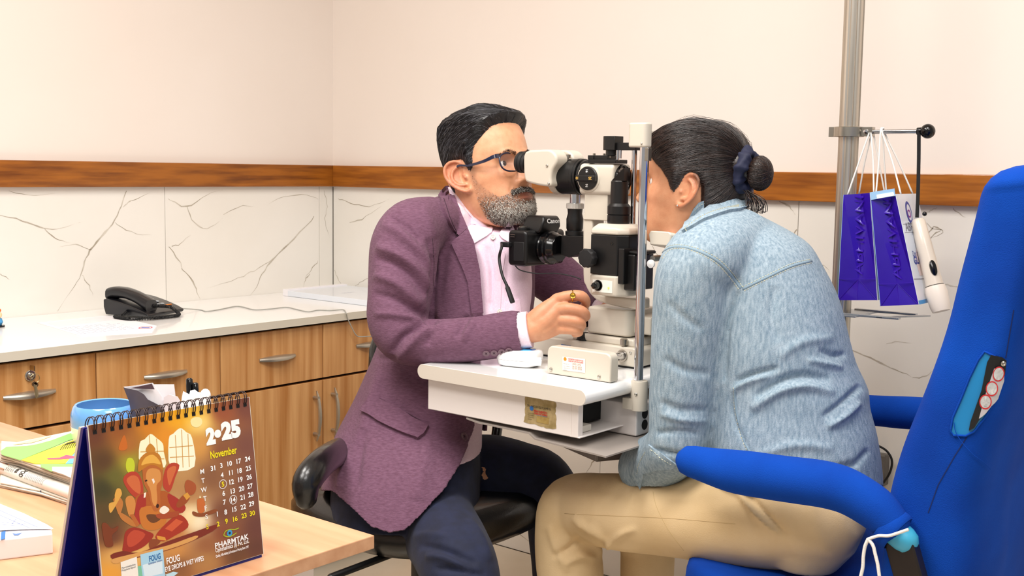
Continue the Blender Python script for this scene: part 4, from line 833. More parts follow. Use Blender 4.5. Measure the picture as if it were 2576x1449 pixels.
for k, (a, b, nm) in enumerate((((476, 951), (482, 1110), 'thicker black pen cap standing highest behind the calendar'), ((490, 962), (498, 1110), 'shorter black pen right of the tall pen behind the calendar'))):
    t0, t1 = at(*a, dLf+.045), at(*b, dLf+.04); pt = thing('pen', t1, nm, 'pen')
    dv = (t0-t1); Ln = np.linalg.norm(dv); mb = MB(); mb.lathe(t1, dv, [(0, .0035), (Ln*.6, .005), (Ln-.012, .0052), (Ln-.002, .0050), (Ln, .003), (Ln, 0)], n=20); mb.build('barrel', blackg, pt, angle=50)
    mb = MB(); mb.obox(t0-dv/Ln*.017-DEP*.0060, dv, .016, LAT, .0014, DEP, .0008); mb.build('clip', blackg, pt)
# --- newspapers
npaper = mat('newsprint', '#ddd5c8', rough=.85, col2='#cfc5b5', nscale=30)
def folded(name, poly_px, z0, z1, label, sheets, m, rot=0, inset=.004):
    t = thing(name, onZ(poly_px[0][0], poly_px[0][1], z0), label, 'newspaper', 'newspapers on the desk'); out = []
    P = np.array([onZ(*p, z1) for p in poly_px]); c = P.mean(0); th = (z1-z0)/sheets
    for k in range(sheets):
        f = 1-.010*rng.random()-(.012*abs(k-sheets/2)/sheets); zz = z0+k*th; mb = MB(); Q = [c+(p-c)*f+np.array([rng.normal(0, .0008), rng.normal(0, .0008), 0]) for p in P]
        mb.prism([(p[0], p[1], zz+th*.12) for p in Q], (0, 0, th*.84)); out.append(mb.build('folded_sheet', m, t, smooth=False, bevel=th*.3, seg=2))
    return t, P, out
n1, P1, _ = folded('newspaper', [(0, 1213), (100, 1235), (203, 1268), (222, 1240), (250, 1150), (120, 1128), (0, 1120)], DZ, DZ+.008, 'bottom newspaper of the stack with dark printed edge on the desk', 3, npaper)
n2, P2, _ = folded('newspaper', [(0, 1168), (60, 1175), (195, 1238), (222, 1240), (250, 1150), (120, 1118), (0, 1108)], DZ+.008, DZ+.019, 'middle newspaper showing a photo and black headline on its fold', 3, npaper)
n3, P3, _ = folded('newspaper', [(0, 1150), (50, 1160), (200, 1215), (225, 1205), (235, 1120), (120, 1105), (0, 1120)], DZ+.019, DZ+.030, 'newspaper of plain edges just under the green advertisement', 4, npaper)
n4, P4, s4 = folded('newspaper', [(0, 1140), (60, 1160), (130, 1184), (205, 1205), (225, 1120), (213, 1077), (60, 1108), (10, 1118)], DZ+.030, DZ+.036, 'topmost newspaper with a green, yellow and blue advertisement', 2, npaper)
zt = DZ+.0365; tf = plane_fn((0, 0, zt), (0, 0, 1)); g = lambda x, y: (x/3.725, 1060+y/3.725)
for c, poly, nm, th in (('#88c868', [(5, 280), (60, 240), (250, 232), (350, 215), (480, 180), (760, 75), (800, 90), (765, 150), (640, 180), (500, 240), (190, 365), (20, 315)], 'green_field', .0004), ('#f3e33c', [(200, 365), (470, 260), (650, 190), (765, 155), (770, 200), (700, 290), (620, 395), (380, 400), (330, 400)], 'yellow_field', .0006),
                        ('#88c868', [(380, 400), (620, 400), (740, 398), (750, 430), (600, 440), (480, 470), (385, 430)], 'green_field', .0004), ('#6cb6e0', [(765, 215), (700, 300), (615, 400), (700, 395), (750, 330), (775, 260)], 'blue_field', .0008), ('#e4506e', [(440, 350), (560, 345), (620, 320), (720, 335), (700, 352), (560, 362), (450, 362)], 'red_brush', .0010),
                        ('#f2d9a0', [(120, 222), (330, 165), (440, 145), (480, 140), (400, 172), (300, 200)], 'orange_band', .0005), ('#efece8', [(490, 430), (740, 430), (745, 570), (600, 500), (490, 465)], 'white_column', .0005)):
    mb = MB(); patch(tf, [g(*p) for p in poly], th, 8, .0001, mb); mb.build(nm, mat('print_'+c[1:], c, rough=.6), n4, smooth=False)
mb = MB()
for k in range(7):
    a, b, c_ = g(565+k*22, 272-k*4), g(590+k*22, 235-k*6), g(640+k*18, 205-k*4); strip(tf, [a, b, c_], .0012, .0012, 3, mb)
mb.build('line_drawing', inkblk, n4, smooth=False, kind='stuff')
# printed fold of the middle newspaper: a rounded spine with headline
E1, E2 = onZ(-10, 1172, DZ+.014), onZ(197, 1247, DZ+.014)
mb = MB(); mb.tube([E1+(E2-E1)*k/8 for k in range(9)], .0085, 16, flat=1.0); spine = mb.build('folded_edge', mat('newsprint_light', '#ebe6dd', rough=.8), n2)
ax_ = (E2-E1)/np.linalg.norm(E2-E1); nr = -DEP-ax_*(-DEP @ ax_); nr = nr*.8+np.array([0, 0, .75]); nr -= ax_*(nr @ ax_); nr /= np.linalg.norm(nr); up_ = np.cross(nr, ax_)
up_ = up_ if up_[2] > 0 else -up_
def sp(t, v): return E1+ax_*t+nr*.0092+up_*v-nr*(v*v/.017)
mb = MB(); R_ = [sp(t, v) for t, v in ((.008, -.005), (.040, -.005), (.040, .006), (.008, .006))]; mb.prism(R_, nr*.0002); mb.build('photo_print', mat('print_photo', '#4a3430', rough=.7, col2='#b8866a', nscale=120), spine, smooth=False)
def wrap_text(t, t0, v0, h, w=None, bold=0, vertical=True):
    me = text_mesh(t, (0, 0, 0), (1, 0, 0), (0, 1, 0), h, 0, bold, w); n = len(me.vertices); co = np.empty(n*3); me.vertices.foreach_get('co', co); co = co.reshape(-1, 3)
    tt, vv_ = (t0+co[:, 1], v0-co[:, 0]) if vertical else (t0+co[:, 0], v0+co[:, 1]); Rr = .00875
    me.vertices.foreach_set('co', (E1+ax_*tt[:, None]+Rr*(nr*np.cos(vv_/Rr)[:, None]+up_*np.sin(vv_/Rr)[:, None])).ravel()); me.update(); return me
L_ = [wrap_text('POD', .082, .007, .010, .013, .03), wrap_text('nsa', .068, .007, .009, .010, .03)]; T_ = []
for k in range(12): T_.append(wrap_text('xnrae ohsen tel', .098+k*.0042, .0075, .0022, .014))
for k in range(5): T_.append(wrap_text('ine she', .043+k*.0045, .006, .0030, .010))
link('headline', join_meshes(L_), inkblk, spine, smooth=False, kind='stuff'); link('small_print', join_meshes(T_), inkblk, spine, smooth=False, kind='stuff')
mb = MB()
for k in range(16):
    p = onZ(8+k*8, 1209+k*2.3, DZ+.0055); mb.obox(p-DEP*.002, ax_, .0012+.0008*rng.random(), (0, 0, 1), .0022, DEP, .0006)
mb.build('dark_print', mat('print_navy', '#2a3352', rough=.7), n1, smooth=False, kind='stuff')
# --- white carton and form at the left edge
cz = DZ+.024
ct_ = thing('carton', onZ(40, 1395, DZ), 'flat white carton at the lower left edge of the desk', 'box')
PB = [onZ(*p, cz) for p in ((-120, 1372), (132, 1342), (130, 1330), (60, 1300), (-60, 1268), (-200, 1290))]
mb = MB(); mb.prism([(p[0], p[1], DZ) for p in PB], (0, 0, cz-DZ)); mb.build('carton_body', mat('carton_white', '#f1eef2', rough=.5), ct_, smooth=False, bevel=.0015)
t2 = plane_fn((0, 0, cz+.0006), (0, 0, 1))
mb = MB(); patch(t2, [(3, 1339), (14, 1335), (13, 1355), (2, 1358)], .0002, 10, .0001, mb); mb.build('blue_mark', inkblu, ct_, smooth=False)
mb = MB(); patch(t2, [(31, 1341), (40, 1343), (55, 1340), (46, 1346), (36, 1346)], .0002, 10, .0001, mb); mb.build('bird_mark', mat('print_slate', '#5a7ab4', rough=.5), ct_, smooth=False)
q0 = onZ(32, 1392, DZ+.004); mb = MB(); mb.obox(q0-DEP*.0006, LAT, .004, (0, 0, 1), .0018, DEP, .0006); mb.build('side_print', mat('print_rust', '#b88a78', rough=.6), ct_, smooth=False)
fz = DZ+.026
fm = thing('paper_form', onZ(40, 1300, fz), 'white printed form with a blue-ruled table lying on the carton', 'paper')
mb = MB(); t3 = plane_fn((0, 0, fz), (0, 0, 1)); patch(t3, [(-40, 1262), (0, 1268), (60, 1292), (118, 1320), (134, 1330), (60, 1331), (0, 1334), (-40, 1336)], .0003, 10, .0003, mb); mb.build('sheet', mat('paper_white', '#f4f1f4'), fm, smooth=False)
mb = MB(); t4 = plane_fn((0, 0, fz+.0004), (0, 0, 1))
for a, b in (((0, 1284), (94, 1326)), ((0, 1296), (74, 1328)), ((0, 1314), (50, 1318)), ((0, 1320), (40, 1322)), ((52, 1322), (64, 1316)), ((30, 1318), (40, 1306))): strip(t4, [a, b], .0007, .0002, 6, mb)
mb.build('table_ruling', mat('ink_slate', '#6a7aa8', rough=.6), fm, smooth=False, kind='stuff')
pn = thing('pen', onZ(175, 1449, DZ+.006), 'dark pen with gold trim lying at the bottom edge by the calendar', 'pen')
a, b = onZ(150, 1452, DZ+.006), onZ(204, 1438, DZ+.006); mb = MB(); mb.tube([a, b], .0045, 14, round_end=True); mb.build('barrel', blackg, pn)
mb = MB(); mb.tube([a+np.array([0, 0, .0046])-DEP*.002, (a+b)/2+np.array([0, 0, .0046])-DEP*.002], .0008, 6); mb.build('clip', mat('gold', '#c8a040', rough=.25, metal=1), pn)

# ================================================================== ON THE WORKTOP
WZ = .7705
tel = thing('telephone', (-2.80, 1.90, WZ), 'black corded desk telephone with an orange key on the white worktop', 'telephone')
tm = mat('telephone_black', '#15161a', rough=.28, coat=.2)
# local frame: u along handset (down the keypad), v across
U = onZ(425, 815, WZ)-onZ(290, 790, WZ); 
pA, pB, pC = onZ(290, 790, WZ), onZ(372, 800, WZ), onZ(452, 792, WZ)
uu = np.array([.86, -.30, 0]); uu /= np.linalg.norm(uu)
t_fl = onZ(374, 803, WZ)  # front-left foot (near corner)
t_fr = onZ(462, 787, WZ)
vv = t_fr-t_fl; Wd = np.linalg.norm(vv); vv /= Wd; uu = np.array([vv[1], -vv[0], 0])
Lg = .15
def tp(u, v, z): return t_fl-uu*u+vv*v+np.array([0, 0, z])   # u runs back from the front edge
mb = MB(); R = []
for u, h in ((0, .012), (.02, .021), (.06, .034), (.10, .044), (.14, .050), (.152, .048)):
    R.append([tp(u, .006, 0.004), tp(u, -.002, h*.55), tp(u, -.002, h), tp(u, Wd+.002, h), tp(u, Wd+.002, h*.55), tp(u, Wd-.006, .004)])
mb.rings(R); mb.build('base', tm, tel, bevel=.003, seg=3, angle=50)
mb = MB(); R = []
for k in range(15):
    t = k/14; u = .016+.138*t; z = np.interp(u, [0, .02, .06, .10, .14, .152], [.012, .021, .034, .044, .050, .048])+.013+.009*math.sin(PI*t); w = .0255*(1-.10*math.sin(PI*t)); hh = .019+.003*(abs(t-.5)*2)**2
    R.append([tp(u, .034+w*np.sign(math.cos(a_))*abs(math.cos(a_))**.7, z+hh*.8*np.sign(math.sin(a_))*abs(math.sin(a_))**.7) for a_ in [2*PI*i/20 for i in range(20)]])
mb.rings(R); mb.build('handset', tm, tel, angle=60)
kpad = mat('key_grey', '#aab0b4', rough=.4); 
def tz(u): return np.interp(u, [0, .02, .06, .10, .14], [.012, .021, .034, .044, .050])+.0005
for r_ in range(4):
    for c_ in range(3):
        u, v = .042+.018*r_, .078+.019*c_
        mb = MB(); p = tp(u, min(v, Wd-.012), tz(u)); mb.lathe(p, (0, 0, 1), [(0, .0062), (.002, .0060), (.003, .004), (.003, 0)], n=14); mb.build('key', kpad, tel)
mb = MB(); mb.obox(tp(.030, Wd-.030, tz(.03)+.001), vv, .013, uu, .003, (0, 0, 1), .0015); mb.build('redial_key', mat('orange_key', '#ef8a2c', rough=.4), tel, bevel=.001, label='long orange key')
cpts = [tp(.07, -.003, .018), tp(.075, -.018, .008), tp(.09, -.030, .006), tp(.06, -.045, .006), tp(.02, -.050, .006), tp(-.02, -.020, .006), tp(-.045, .035, .006), tp(-.048, .070, .007), tp(-.030, .088, .012), tp(-.010, .085, .025), tp(.006, .060, .030), tp(.02, .036, .033)]
core = smooth_path(cpts, 10); T_, fr_ = frames(core); mb = MB(); hp = []
s_acc = np.concatenate([[0], np.cumsum(np.linalg.norm(np.diff(core, axis=0), axis=1))]); tot = s_acc[-1]
for k in range(int(tot/.0006)):
    s_ = k*.0006; i = min(np.searchsorted(s_acc, s_), len(core)-1); c = np.array([np.interp(s_, s_acc, core[:, j]) for j in range(3)]); n_, b_ = fr_[i]; a_ = 2*PI*s_/.0042
    hp.append(c+(n_*math.cos(a_)+b_*math.sin(a_))*.0042)
mb.tube(hp, .0014, 5); mb.build('coiled_cord', rubber, tel, angle=180)
tc0 = tp(.03, Wd+.002, .012)
pts = [tc0]+[onZ(*p, WZ+.0015) for p in ((500, 779), (520, 783), (555, 778), (590, 771), (610, 772), (640, 779), (680, 777), (720, 773), (745, 778), (775, 784), (800, 780), (830, 781), (862, 779))]+[onX(*p, XC+.021) for p in ((870, 786), (874, 800), (888, 830), (896, 843), (905, 847), (935, 846), (990, 846))]
cable(pts, .0016, 'telephone_line', 'thin grey telephone wire wandering across the worktop and over its edge', mat('wire_grey', '#a9a9a2', rough=.5))
# documents
dl = MB(); wf = plane_fn((0, 0, WZ), (0, 0, 1))
doc = thing('documents', onZ(200, 825, WZ), 'printed white papers lying flat under the telephone', 'paper')
mb = MB(); patch(wf, [(92, 812), (275, 793), (395, 820), (383, 836), (205, 846)], .0006, 20, .0004, mb); mb.build('sheet', mat('paper_white', '#f4f1f4'), doc, smooth=False)
wf2 = plane_fn((0, 0, WZ+.0008), (0, 0, 1))
mb = MB(); patch(wf2, [(118, 813), (255, 797), (285, 806), (150, 823)], .0005, 20, .0002, mb); mb.build('sheet', mat('paper_cool', '#e9eaee', rough=.6), doc, smooth=False)
mb = MB()
for k in range(9):
    f = k/8; a = np.array([150+f*50, 826+f*14]); b = np.array([300+f*40, 812+f*14]); n_ = 14
    for j in range(n_):
        if rng.random() < .25: continue
        p0_ = a+(b-a)*j/n_; p1_ = a+(b-a)*(j+.7)/n_; strip(wf2, [tuple(p0_), tuple(p1_)], .0025, .0004, 5, mb)
mb.build('printed_text', mat('ink_pale', '#b4b8c8', rough=.7), doc, smooth=False, kind='stuff')
mb = MB(); c = onZ(366, 824, WZ+.0012); mb.rings([[c+(LAT*r*1.0*math.cos(t)+DEP*r*1.4*math.sin(t)) for t in [2*PI*k/28 for k in range(28)]] for r in (.017, .0145)], cap=False); mb.build('stamp_ring', mat('print_pink', '#e05a78', rough=.6), doc, smooth=False, fix=False)
mb = MB(); mb.obox(c, LAT, .010, DEP, .006, (0, 0, 1), .0001); mb.build('stamp_logo', mat('print_violet', '#8a8ad0', rough=.6), doc, smooth=False)
# flat box in the corner
fb = thing('flat_box', onZ(830, 750, WZ), 'flat pale blue-white box lying in the worktop corner', 'box')
hB = .018; A_, B_, C_, D_ = onZ(715, 747, WZ), onZ(838, 733, WZ), onZ(1005, 752, WZ), onZ(862, 772, WZ)
A_ = onZ(737, 750, WZ); X0b, Y0b = -2.97, 2.44
mb = MB(); mb.box(-2.975, -2.585, 2.47, 2.735, WZ, WZ+hB); mb.build('carton', mat('box_pale', '#e6ebf2', rough=.35, coat=.3), fb, smooth=False, bevel=.001)
mb = MB(); mb.box(-3.00, -2.975, 2.47, 2.735, WZ, WZ+hB+.004); mb.build('end_flap', mat('paper_white', '#f4f1f4'), fb, smooth=False)
lettering(lambda *a: None, fb, [('LENS', (-2.80, 2.60, WZ+hB), .010, mat('ink_pale', '#b4b8c8'), .05)], X=-Yx, Y=X1, off=.0006)
# figurine at the very left
fg = thing('figurine', onZ(-2, 822, WZ), 'small colourful figurine at the left edge of the worktop', 'figurine')
c = onZ(-4, 822, WZ)
mb = MB(); mb.lathe(c, (0, 0, 1), [(0, .016), (.004, .016), (.005, .006), (.005, 0)], n=20); mb.build('stand', blackg, fg)
mb = MB(); mb.lathe(c, (0, 0, 1), [(.005, .008), (.012, .012), (.022, .009), (.023, 0)], n=20); mb.build('body', mat('fig_blue', '#4a9ad0', rough=.4), fg)
mb = MB(); mb.ball(c+[0, 0, .031], .010, 16); mb.build('head', mat('fig_cream', '#f0d8a8', rough=.4), fg)
mb = MB(); mb.ball(c+[0, 0, .043], .008, 16, (1, 1, .8)); mb.build('hat', mat('fig_orange', '#e8762c', rough=.4), fg)
# ================================================================== STEEL POLE WITH HANGING BAGS
PY = 2.45
polem = mat('streaked_chrome', '#d9d2c6', rough=.28, metal=.85, col2='#a3998b', nscale=3, stretch=(30, 30, .6), c0=.3, c1=.7)  # chrome colour mixed with darker streaks running up the pole
pol = thing('stand_pole', (-1.06, PY, 0), 'tall steel pole behind the denim jacket, reaching past the top', 'pole')
px_ = onY(2146, 100, PY)[0]; pw = .022
mb = MB()
nst = 10; prof = []
for k in range(40):
    a_ = 2*PI*k/40; r = pw*(1.0 if (k % 5) else .90); prof.append((px_+r*math.cos(a_), PY+r*math.sin(a_)))
mb.rings([[(x, y, z) for x, y in prof] for z in (.02, 2.71)]); mb.build('tube', polem, pol, angle=20)
MB().lathe((px_, PY, 0), (0, 0, 1), [(0, .16), (.012, .16), (.022, .05), (.03, .03)]).build('foot', steel, pol)
mb = MB(); mb.lathe((px_, PY, 1.5045+.085), (0, 0, 1), [(0, .001), (.001, .001)]); 
zr = onY(2240, 331, PY)[2]
mb = MB(); mb.lathe((px_, PY, zr-.011), (0, 0, 1), [(0, pw), (0, pw+.010), (.001, pw+.011), (.021, pw+.011), (.022, pw+.010), (.022, pw)], n=40, cap=False); mb.box(px_+pw, px_+pw+.034, PY-.008, PY+.008, zr-.010, zr+.010); mb.box(px_-pw-.022, px_-pw, PY-.007, PY+.007, zr-.011, zr+.011); clp = mb.build('clamp', steel, pol, angle=40)
mb = MB(); mb.lathe((px_+pw+.02, PY-.008, zr), (0, -1, 0), [(0, .005), (.003, .005), (.004, 0)], n=14); mb.build('clamp_screw', chrome, clp)
xe = onY(2322, 331, PY)[0]
mb = MB(); mb.cyl((px_+pw+.03, PY, zr), (xe, PY, zr), .0048, n=18); mb.build('rod', chrome, pol)
mb = MB(); mb.ball((xe+.010, PY, zr), .0155, 28); mb.lathe((xe-.012, PY, zr), (1, 0, 0), [(0, .008), (.012, .009)], n=18); mb.build('ball_knob', blackg, pol)
zb = onY(2180, 790, PY)[2]
brk = mat('pale_steel', '#b8bcc0', rough=.25, metal=.8)
mb = MB(); 
for yy in (-.05, .05):
    mb.prism([(px_+.01, PY+yy, zb-.002), (px_+.15, PY+yy, zb+.0), (px_+.15, PY+yy, zb+.004), (px_+.01, PY+yy, zb+.004)], (0, .014, 0))
mb.hexa([(px_+.10, PY-.05, zb), (px_+.115, PY-.05, zb), (px_+.18, PY+.06, zb), (px_+.165, PY+.06, zb), (px_+.10, PY-.05, zb+.003), (px_+.115, PY-.05, zb+.003), (px_+.18, PY+.06, zb+.003), (px_+.165, PY+.06, zb+.003)])
mb.box(px_-.02, px_+.06, PY-.062, PY+.062, zb-.003, zb+.001)
mb.build('wire_shelf', brk, pol, smooth=False, bevel=.0008)
# ---- gift bags
purp = mat('bag_purple', '#3413a0', rough=.22, coat=.6, col2='#2b0d92', nscale=6); bagw = mat('bag_front', '#dfe9f6', rough=.3, coat=.3, col2='#f2eef2', nscale=9, c0=.4, c1=.7); ropem = mat('white_cord', '#efebe4', rough=.85, bump=.4, bscale=600); edgep = mat('bag_edge', '#9cc4e8', rough=.4)
embos = mat('bag_emboss', '#3b1aa6', rough=.25)
def gift_bag(Y0, dY, quad, label, front_text, flap):
    t = thing('gift_bag', onY(*quad[2], Y0), label, 'bag', 'paper carrier bags hanging on the rod')
    TL, TR, BR, BL = [onY(*p, Y0) for p in quad]; off = np.array([0, dY, 0]); M0 = (TL+TR)/2+off*.0; M1 = (BL+BR)/2
    # gusset: fold line dented inward above, raised triangle below
    fz = .20; L1, R1 = BL+(TL-BL)*fz, BR+(TR-BR)*fz; mid = (L1+R1)/2+np.array([0, .006, 0]); top = (TL+TR)/2+np.array([0, .022, 0])
    mb = MB(); mb.add([TL, top, TR, R1, mid, L1, BL, BR, BL+(BR-BL)*.5+np.array([0, -.002, 0])], [(0, 5, 4, 1), (1, 4, 3, 2), (5, 6, 4), (4, 6, 8), (4, 8, 7), (4, 7, 3)])
    mb.build('side_gusset', purp, t, smooth=False, fix=False)
    mb = MB(); mb.prism([TR, BR, BR+off, TR+off*1.0], (.0008, 0, 0)); fr = mb.build('front_panel', bagw, t, smooth=False)
    mb = MB(); mb.prism([TL, BL, BL+off, TL+off], (-.0008, 0, 0)); mb.build('back_panel', edgep, t, smooth=False)
    mb = MB(); mb.add([BL, BR, BR+off, BL+off, TL+off+np.array([0, -.02, 0])*0, TR+off], [(0, 1, 2, 3), (3, 2, 5, 4)]); mb.build('base_and_side', purp, t, smooth=False, fix=False)
    # gusset fold lines
    mb = MB()
    for a, b in ((L1, R1), (mid, BL), (mid, BR), (mid, (BL+BR)/2)):
        mb.tube([a+np.array([0, -.0005, 0]), b+np.array([0, -.0025, 0])], .0005, 5)
    mb.build('fold_crease', embos, t, smooth=False, kind='stuff')
    txt = text_mesh('ABHIVANI', (0, 0, 0), Z1, -X1, .020, 0, .005, .170); n = len(txt.vertices); co = np.empty(n*3); txt.vertices.foreach_get('co', co); co = co.reshape(-1, 3)
    cc_ = co.mean(0); Cq = (TL+TR+BL+BR)/4; Cm = Cq+np.array([0, 0, .012])
    lean = ((TL+TR)/2-(BL+BR)/2); co = co-cc_; P = np.array([Cm[0]+x+z*lean[0]/lean[2]*1.0 for x, z in zip(co[:, 0], co[:, 2])]); co2 = np.stack([P, np.full(n, Y0), Cm[2]+co[:, 2]], 1)
    # follow the dented gusset
    for i in range(n):
        h = np.clip((co2[i, 2]-mid[2])/(top[2]-mid[2]), 0, 1); dent = .006+(.016)*h; cxm = mid[0]+(top[0]-mid[0])*h; wl = (L1[0]+(TL[0]-L1[0])*h); wr = (R1[0]+(TR[0]-R1[0])*h)
        f = 1-abs(co2[i, 0]-cxm)/max(1e-4, (wr-wl)/2); co2[i, 1] = Y0+dent*max(0, f)-.0012
    txt.vertices.foreach_set('co', co2.ravel()); txt.update(); link('embossed_lettering', txt, embos, t, smooth=False)
    if front_text:
        Xf = np.array([0, 1, 0.]); Uf = (TR-BR)/np.linalg.norm(TR-BR); nf = np.cross(Xf, Uf); W_ = abs(dY)
        def fp(u, v): return BR+np.array([.0012, 0, 0])+Xf*u*W_+(TR-BR)*v
        navy = mat('bag_navy', '#2a3f9a', rough=.4); gr = mat('bag_grey', '#6a6878', rough=.5)
        link('lettering', join_meshes([text_mesh('Don\'t Let', fp(.18, .43), Xf, Uf, .012, .0003, 0, .045), text_mesh('GLAUCOMA', fp(.18, .36), Xf, Uf, .016, .0003, .04, .11)]), navy, fr, smooth=False)
        link('lettering', join_meshes([text_mesh('ABHIVANI', fp(.12, .66), Xf, Uf, .019, .0003, 0, .105), text_mesh('EYE CARE', fp(.35, .625), Xf, Uf, .005, .0003, 0, .04), text_mesh('www.abhivani.in', fp(.35, .07), Xf, Uf, .004, .0003, 0, .06)]), gr, fr, smooth=False)
        c = fp(.42, .83); mb = MB(); mb.rings([[c+Xf*.016*math.cos(t)*(1)+Uf*(.024*math.sin(t)) for t in [2*PI*k/28 for k in range(28)]], [c+Xf*(.011*math.cos(t)+.002)+Uf*(.018*math.sin(t)) for t in [2*PI*k/28 for k in range(28)]]], cap=False); mb.build('eye_drop_logo', navy, fr, smooth=False, fix=False)
        mb = MB(); mb.rings([[c+Xf*r*math.cos(t)+Uf*(r*math.sin(t)-.003) for t in [2*PI*k/24 for k in range(24)]] for r in (.009, .0055)], cap=False); mb.build('eye_logo', mat('bag_magenta', '#8a3a9a', rough=.4), fr, smooth=False, fix=False)
        mb = MB(); a, b = fp(.05, .725), fp(.95, .725); mb.tube([a, b], .0004, 5); a, b = fp(.05, .65), fp(.95, .65); mb.tube([a, b], .0004, 5); a, b = fp(0, .23), fp(1, .20); mb.tube([a, b], .0006, 5); mb.build('rule', gr, fr, smooth=False, kind='stuff')
        mb = MB(); mb.prism([fp(0, .0), fp(1, .0), fp(1, .035), fp(0, .035)], (.0004, 0, 0)); mb.build('blue_band', mat('bag_cyan', '#4a9ad8', rough=.4), fr, smooth=False)
        mb = MB(); mb.prism([fp(.3, .25), fp(.8, .25), fp(.85, .5), (fp(.5, .55)), fp(.25, .4)], (.0003, 0, 0)); mb.build('picture_print', mat('bag_peach', '#ecd8d4', rough=.4), fr, smooth=False)
    if flap:
        mb = MB(); q_ = [onY(*p, Y0-.0012) for p in ((2188, 484), (2250, 474), (2252, 493), (2191, 503))]; mb.prism(q_, (0, .001, 0)); mb.build('pale_turnover', edgep, t, smooth=False)
        mb = MB(); q_ = [onY(*p, Y0-.0022) for p in ((2205, 490), (2247, 483), (2250, 492), (2206, 500))]; mb.prism(q_, (0, .001, 0)); mb.build('white_print', whitem, t, smooth=False)
    return t, TL, TR, off
def rope(t, a, b, xr, name='rope_handle'):
    top = np.array([xr, PY, zr+.0075]); pts = [a, a+(top-a)*.5+np.array([0, 0, .0]), top+np.array([0, -.0065, -.010]), top, top+np.array([0, .0065, -.010]), b+(top-b)*.5, b]
    mb = MB(); mb.tube(smooth_path(pts, 6), .0019, 8); mb.build(name, ropem, t, angle=180)
b1, TL, TR, off = gift_bag(2.385, .11, ((2122, 490), (2188, 485), (2207, 755), (2108, 755)), 'left purple paper bag hanging by white cords from the rod', False, False)
x1_ = onY(2190, 330, PY)[0]; x2_ = onY(2218, 330, PY)[0]
rope(b1, TL+off*.2, TL+off*.75, x1_); rope(b1, TR+off*.2, TR+off*.75, x1_+.004)
b2, TL, TR, off = gift_bag(2.375, .125, ((2191, 498), (2252, 488), (2311, 766), (2215, 770)), 'right purple paper bag with white printed front hanging on the rod', True, True)
rope(b2, TL+off*.2, TL+off*.7, x2_); rope(b2, TR+off*.25, TR+off*.8, x2_+.004)
# ---- torch on strap
tq = thing('torch', at(2375, 780, 2.40), 'white plastic torch hanging from a black strap beside the bags', 'torch')
a, b = at(2308, 552, 2.44), at(2368, 783, 2.40); ax_t = (b-a); Lt = np.linalg.norm(ax_t)
tw_ = mat('torch_plastic', '#d8ccbd', rough=.3, coat=.2, subs=0)
mb = MB(); mb.lathe(a, ax_t, [(0, .011), (.004, .0145), (Lt*.3, .0165), (Lt*.62, .0175), (Lt*.73, .0185)], n=32); mb.build('torch_body', tw_, tq)
mb = MB(); mb.lathe(a, ax_t, [(Lt*.73, .0185), (Lt*.735, .0205), (Lt*.80, .0225), (Lt*.95, .0205), (Lt, .018), (Lt, 0)], n=32); mb.build('torch_head', mat('torch_head_plastic', '#e6dacd', rough=.35), tq)
mb = MB(); mb.lathe(a, ax_t, [(Lt*.722, .0188), (Lt*.728, .0188)], n=32); mb.build('seam_ring', blackm, tq)
p = a+ax_t*.55; nn_ = -FWD-(ax_t/Lt)*(-FWD @ (ax_t/Lt)); nn_ /= np.linalg.norm(nn_); sd = np.cross(nn_, ax_t/Lt)
mb = MB(); R = []
for h, s_ in ((.0150, 1), (.0195, 1), (.0205, .8)): R.append([p+nn_*h+sd*.0068*s_*math.cos(t)+ax_t/Lt*.0165*s_*np.sign(math.sin(t))*abs(math.sin(t))**.8 for t in [2*PI*k/24 for k in range(24)]])
mb.rings(R); mb.build('switch', blackg, tq)
mb = MB(); s0 = np.array([xe-.006, PY-.005, zr-.004]); R = []
pts = smooth_path([np.array([xe-.006, PY, zr+.006]), np.array([xe-.006, PY-.007, zr]), s0+(a-s0)*.3, s0+(a-s0)*.7, a-ax_t*.02], 6)
for p in pts: R.append([p-LAT*.0038-DEP*.0006, p+LAT*.0038-DEP*.0006, p+LAT*.0038+DEP*.0006, p-LAT*.0038+DEP*.0006])
mb.rings(R); mb.build('strap', mat('strap_black', '#101012', rough=.7), tq)
mb = MB(); mb.tube([at(2325, 600, 2.42), at(2326, 640, 2.42)], .0035, 8); mb.ball(at(2326, 538, 2.43), .005, 12); mb.build('strap_clip', blackg, tq)
# ---- wall socket box and plug lead
so = thing('wall_socket', onY(2205, 1185, YB), 'grey socket box on the marble wall behind the denim jacket', 'socket')
p = onY(2202, 1168, YB-.02)
MB().box(p[0]-.05, p[0]+.028, YB-.03, YB, p[2]-.05, p[2]+.028).build('socket_box', mat('socket_grey', '#6d6760', rough=.5), so, smooth=False, bevel=.003)
mb = MB(); q_ = onY(2190, 1122, YB-.045); mb.lathe(q_, (0, 0, -1), [(0, .006), (.012, .010), (.026, .010), (.026, 0)], n=16); mb.build('plug', rubber, so)
cable([onY(*p_, YB-.045+.02*k/6) for k, p_ in enumerate(((2188, 1118), (2210, 1122), (2232, 1136), (2244, 1160), (2238, 1190), (2222, 1215)))], .0028, 'wire', '', par=so)

# ================================================================== PATIENT CHAIR (blue cloth cover)
bluec = mat('blue_cloth', '#0446ac', rough=.95, sheen=0, spec=.2, col2='#033894', nscale=5, bump=.35, bscale=700)
AY0, AY1 = 1.715, 2.27
ch = thing('treatment_chair', (-.72, 1.99, 0), 'big treatment chair in a bright blue cloth cover with padded arms', 'chair')
def superell(c, a, b, ra, rb, p=3, n=32): return [c+a*ra*np.sign(math.cos(t))*abs(math.cos(t))**(2/p)+b*rb*np.sign(math.sin(t))*abs(math.sin(t))**(2/p) for t in [2*PI*k/n for k in range(n)]]
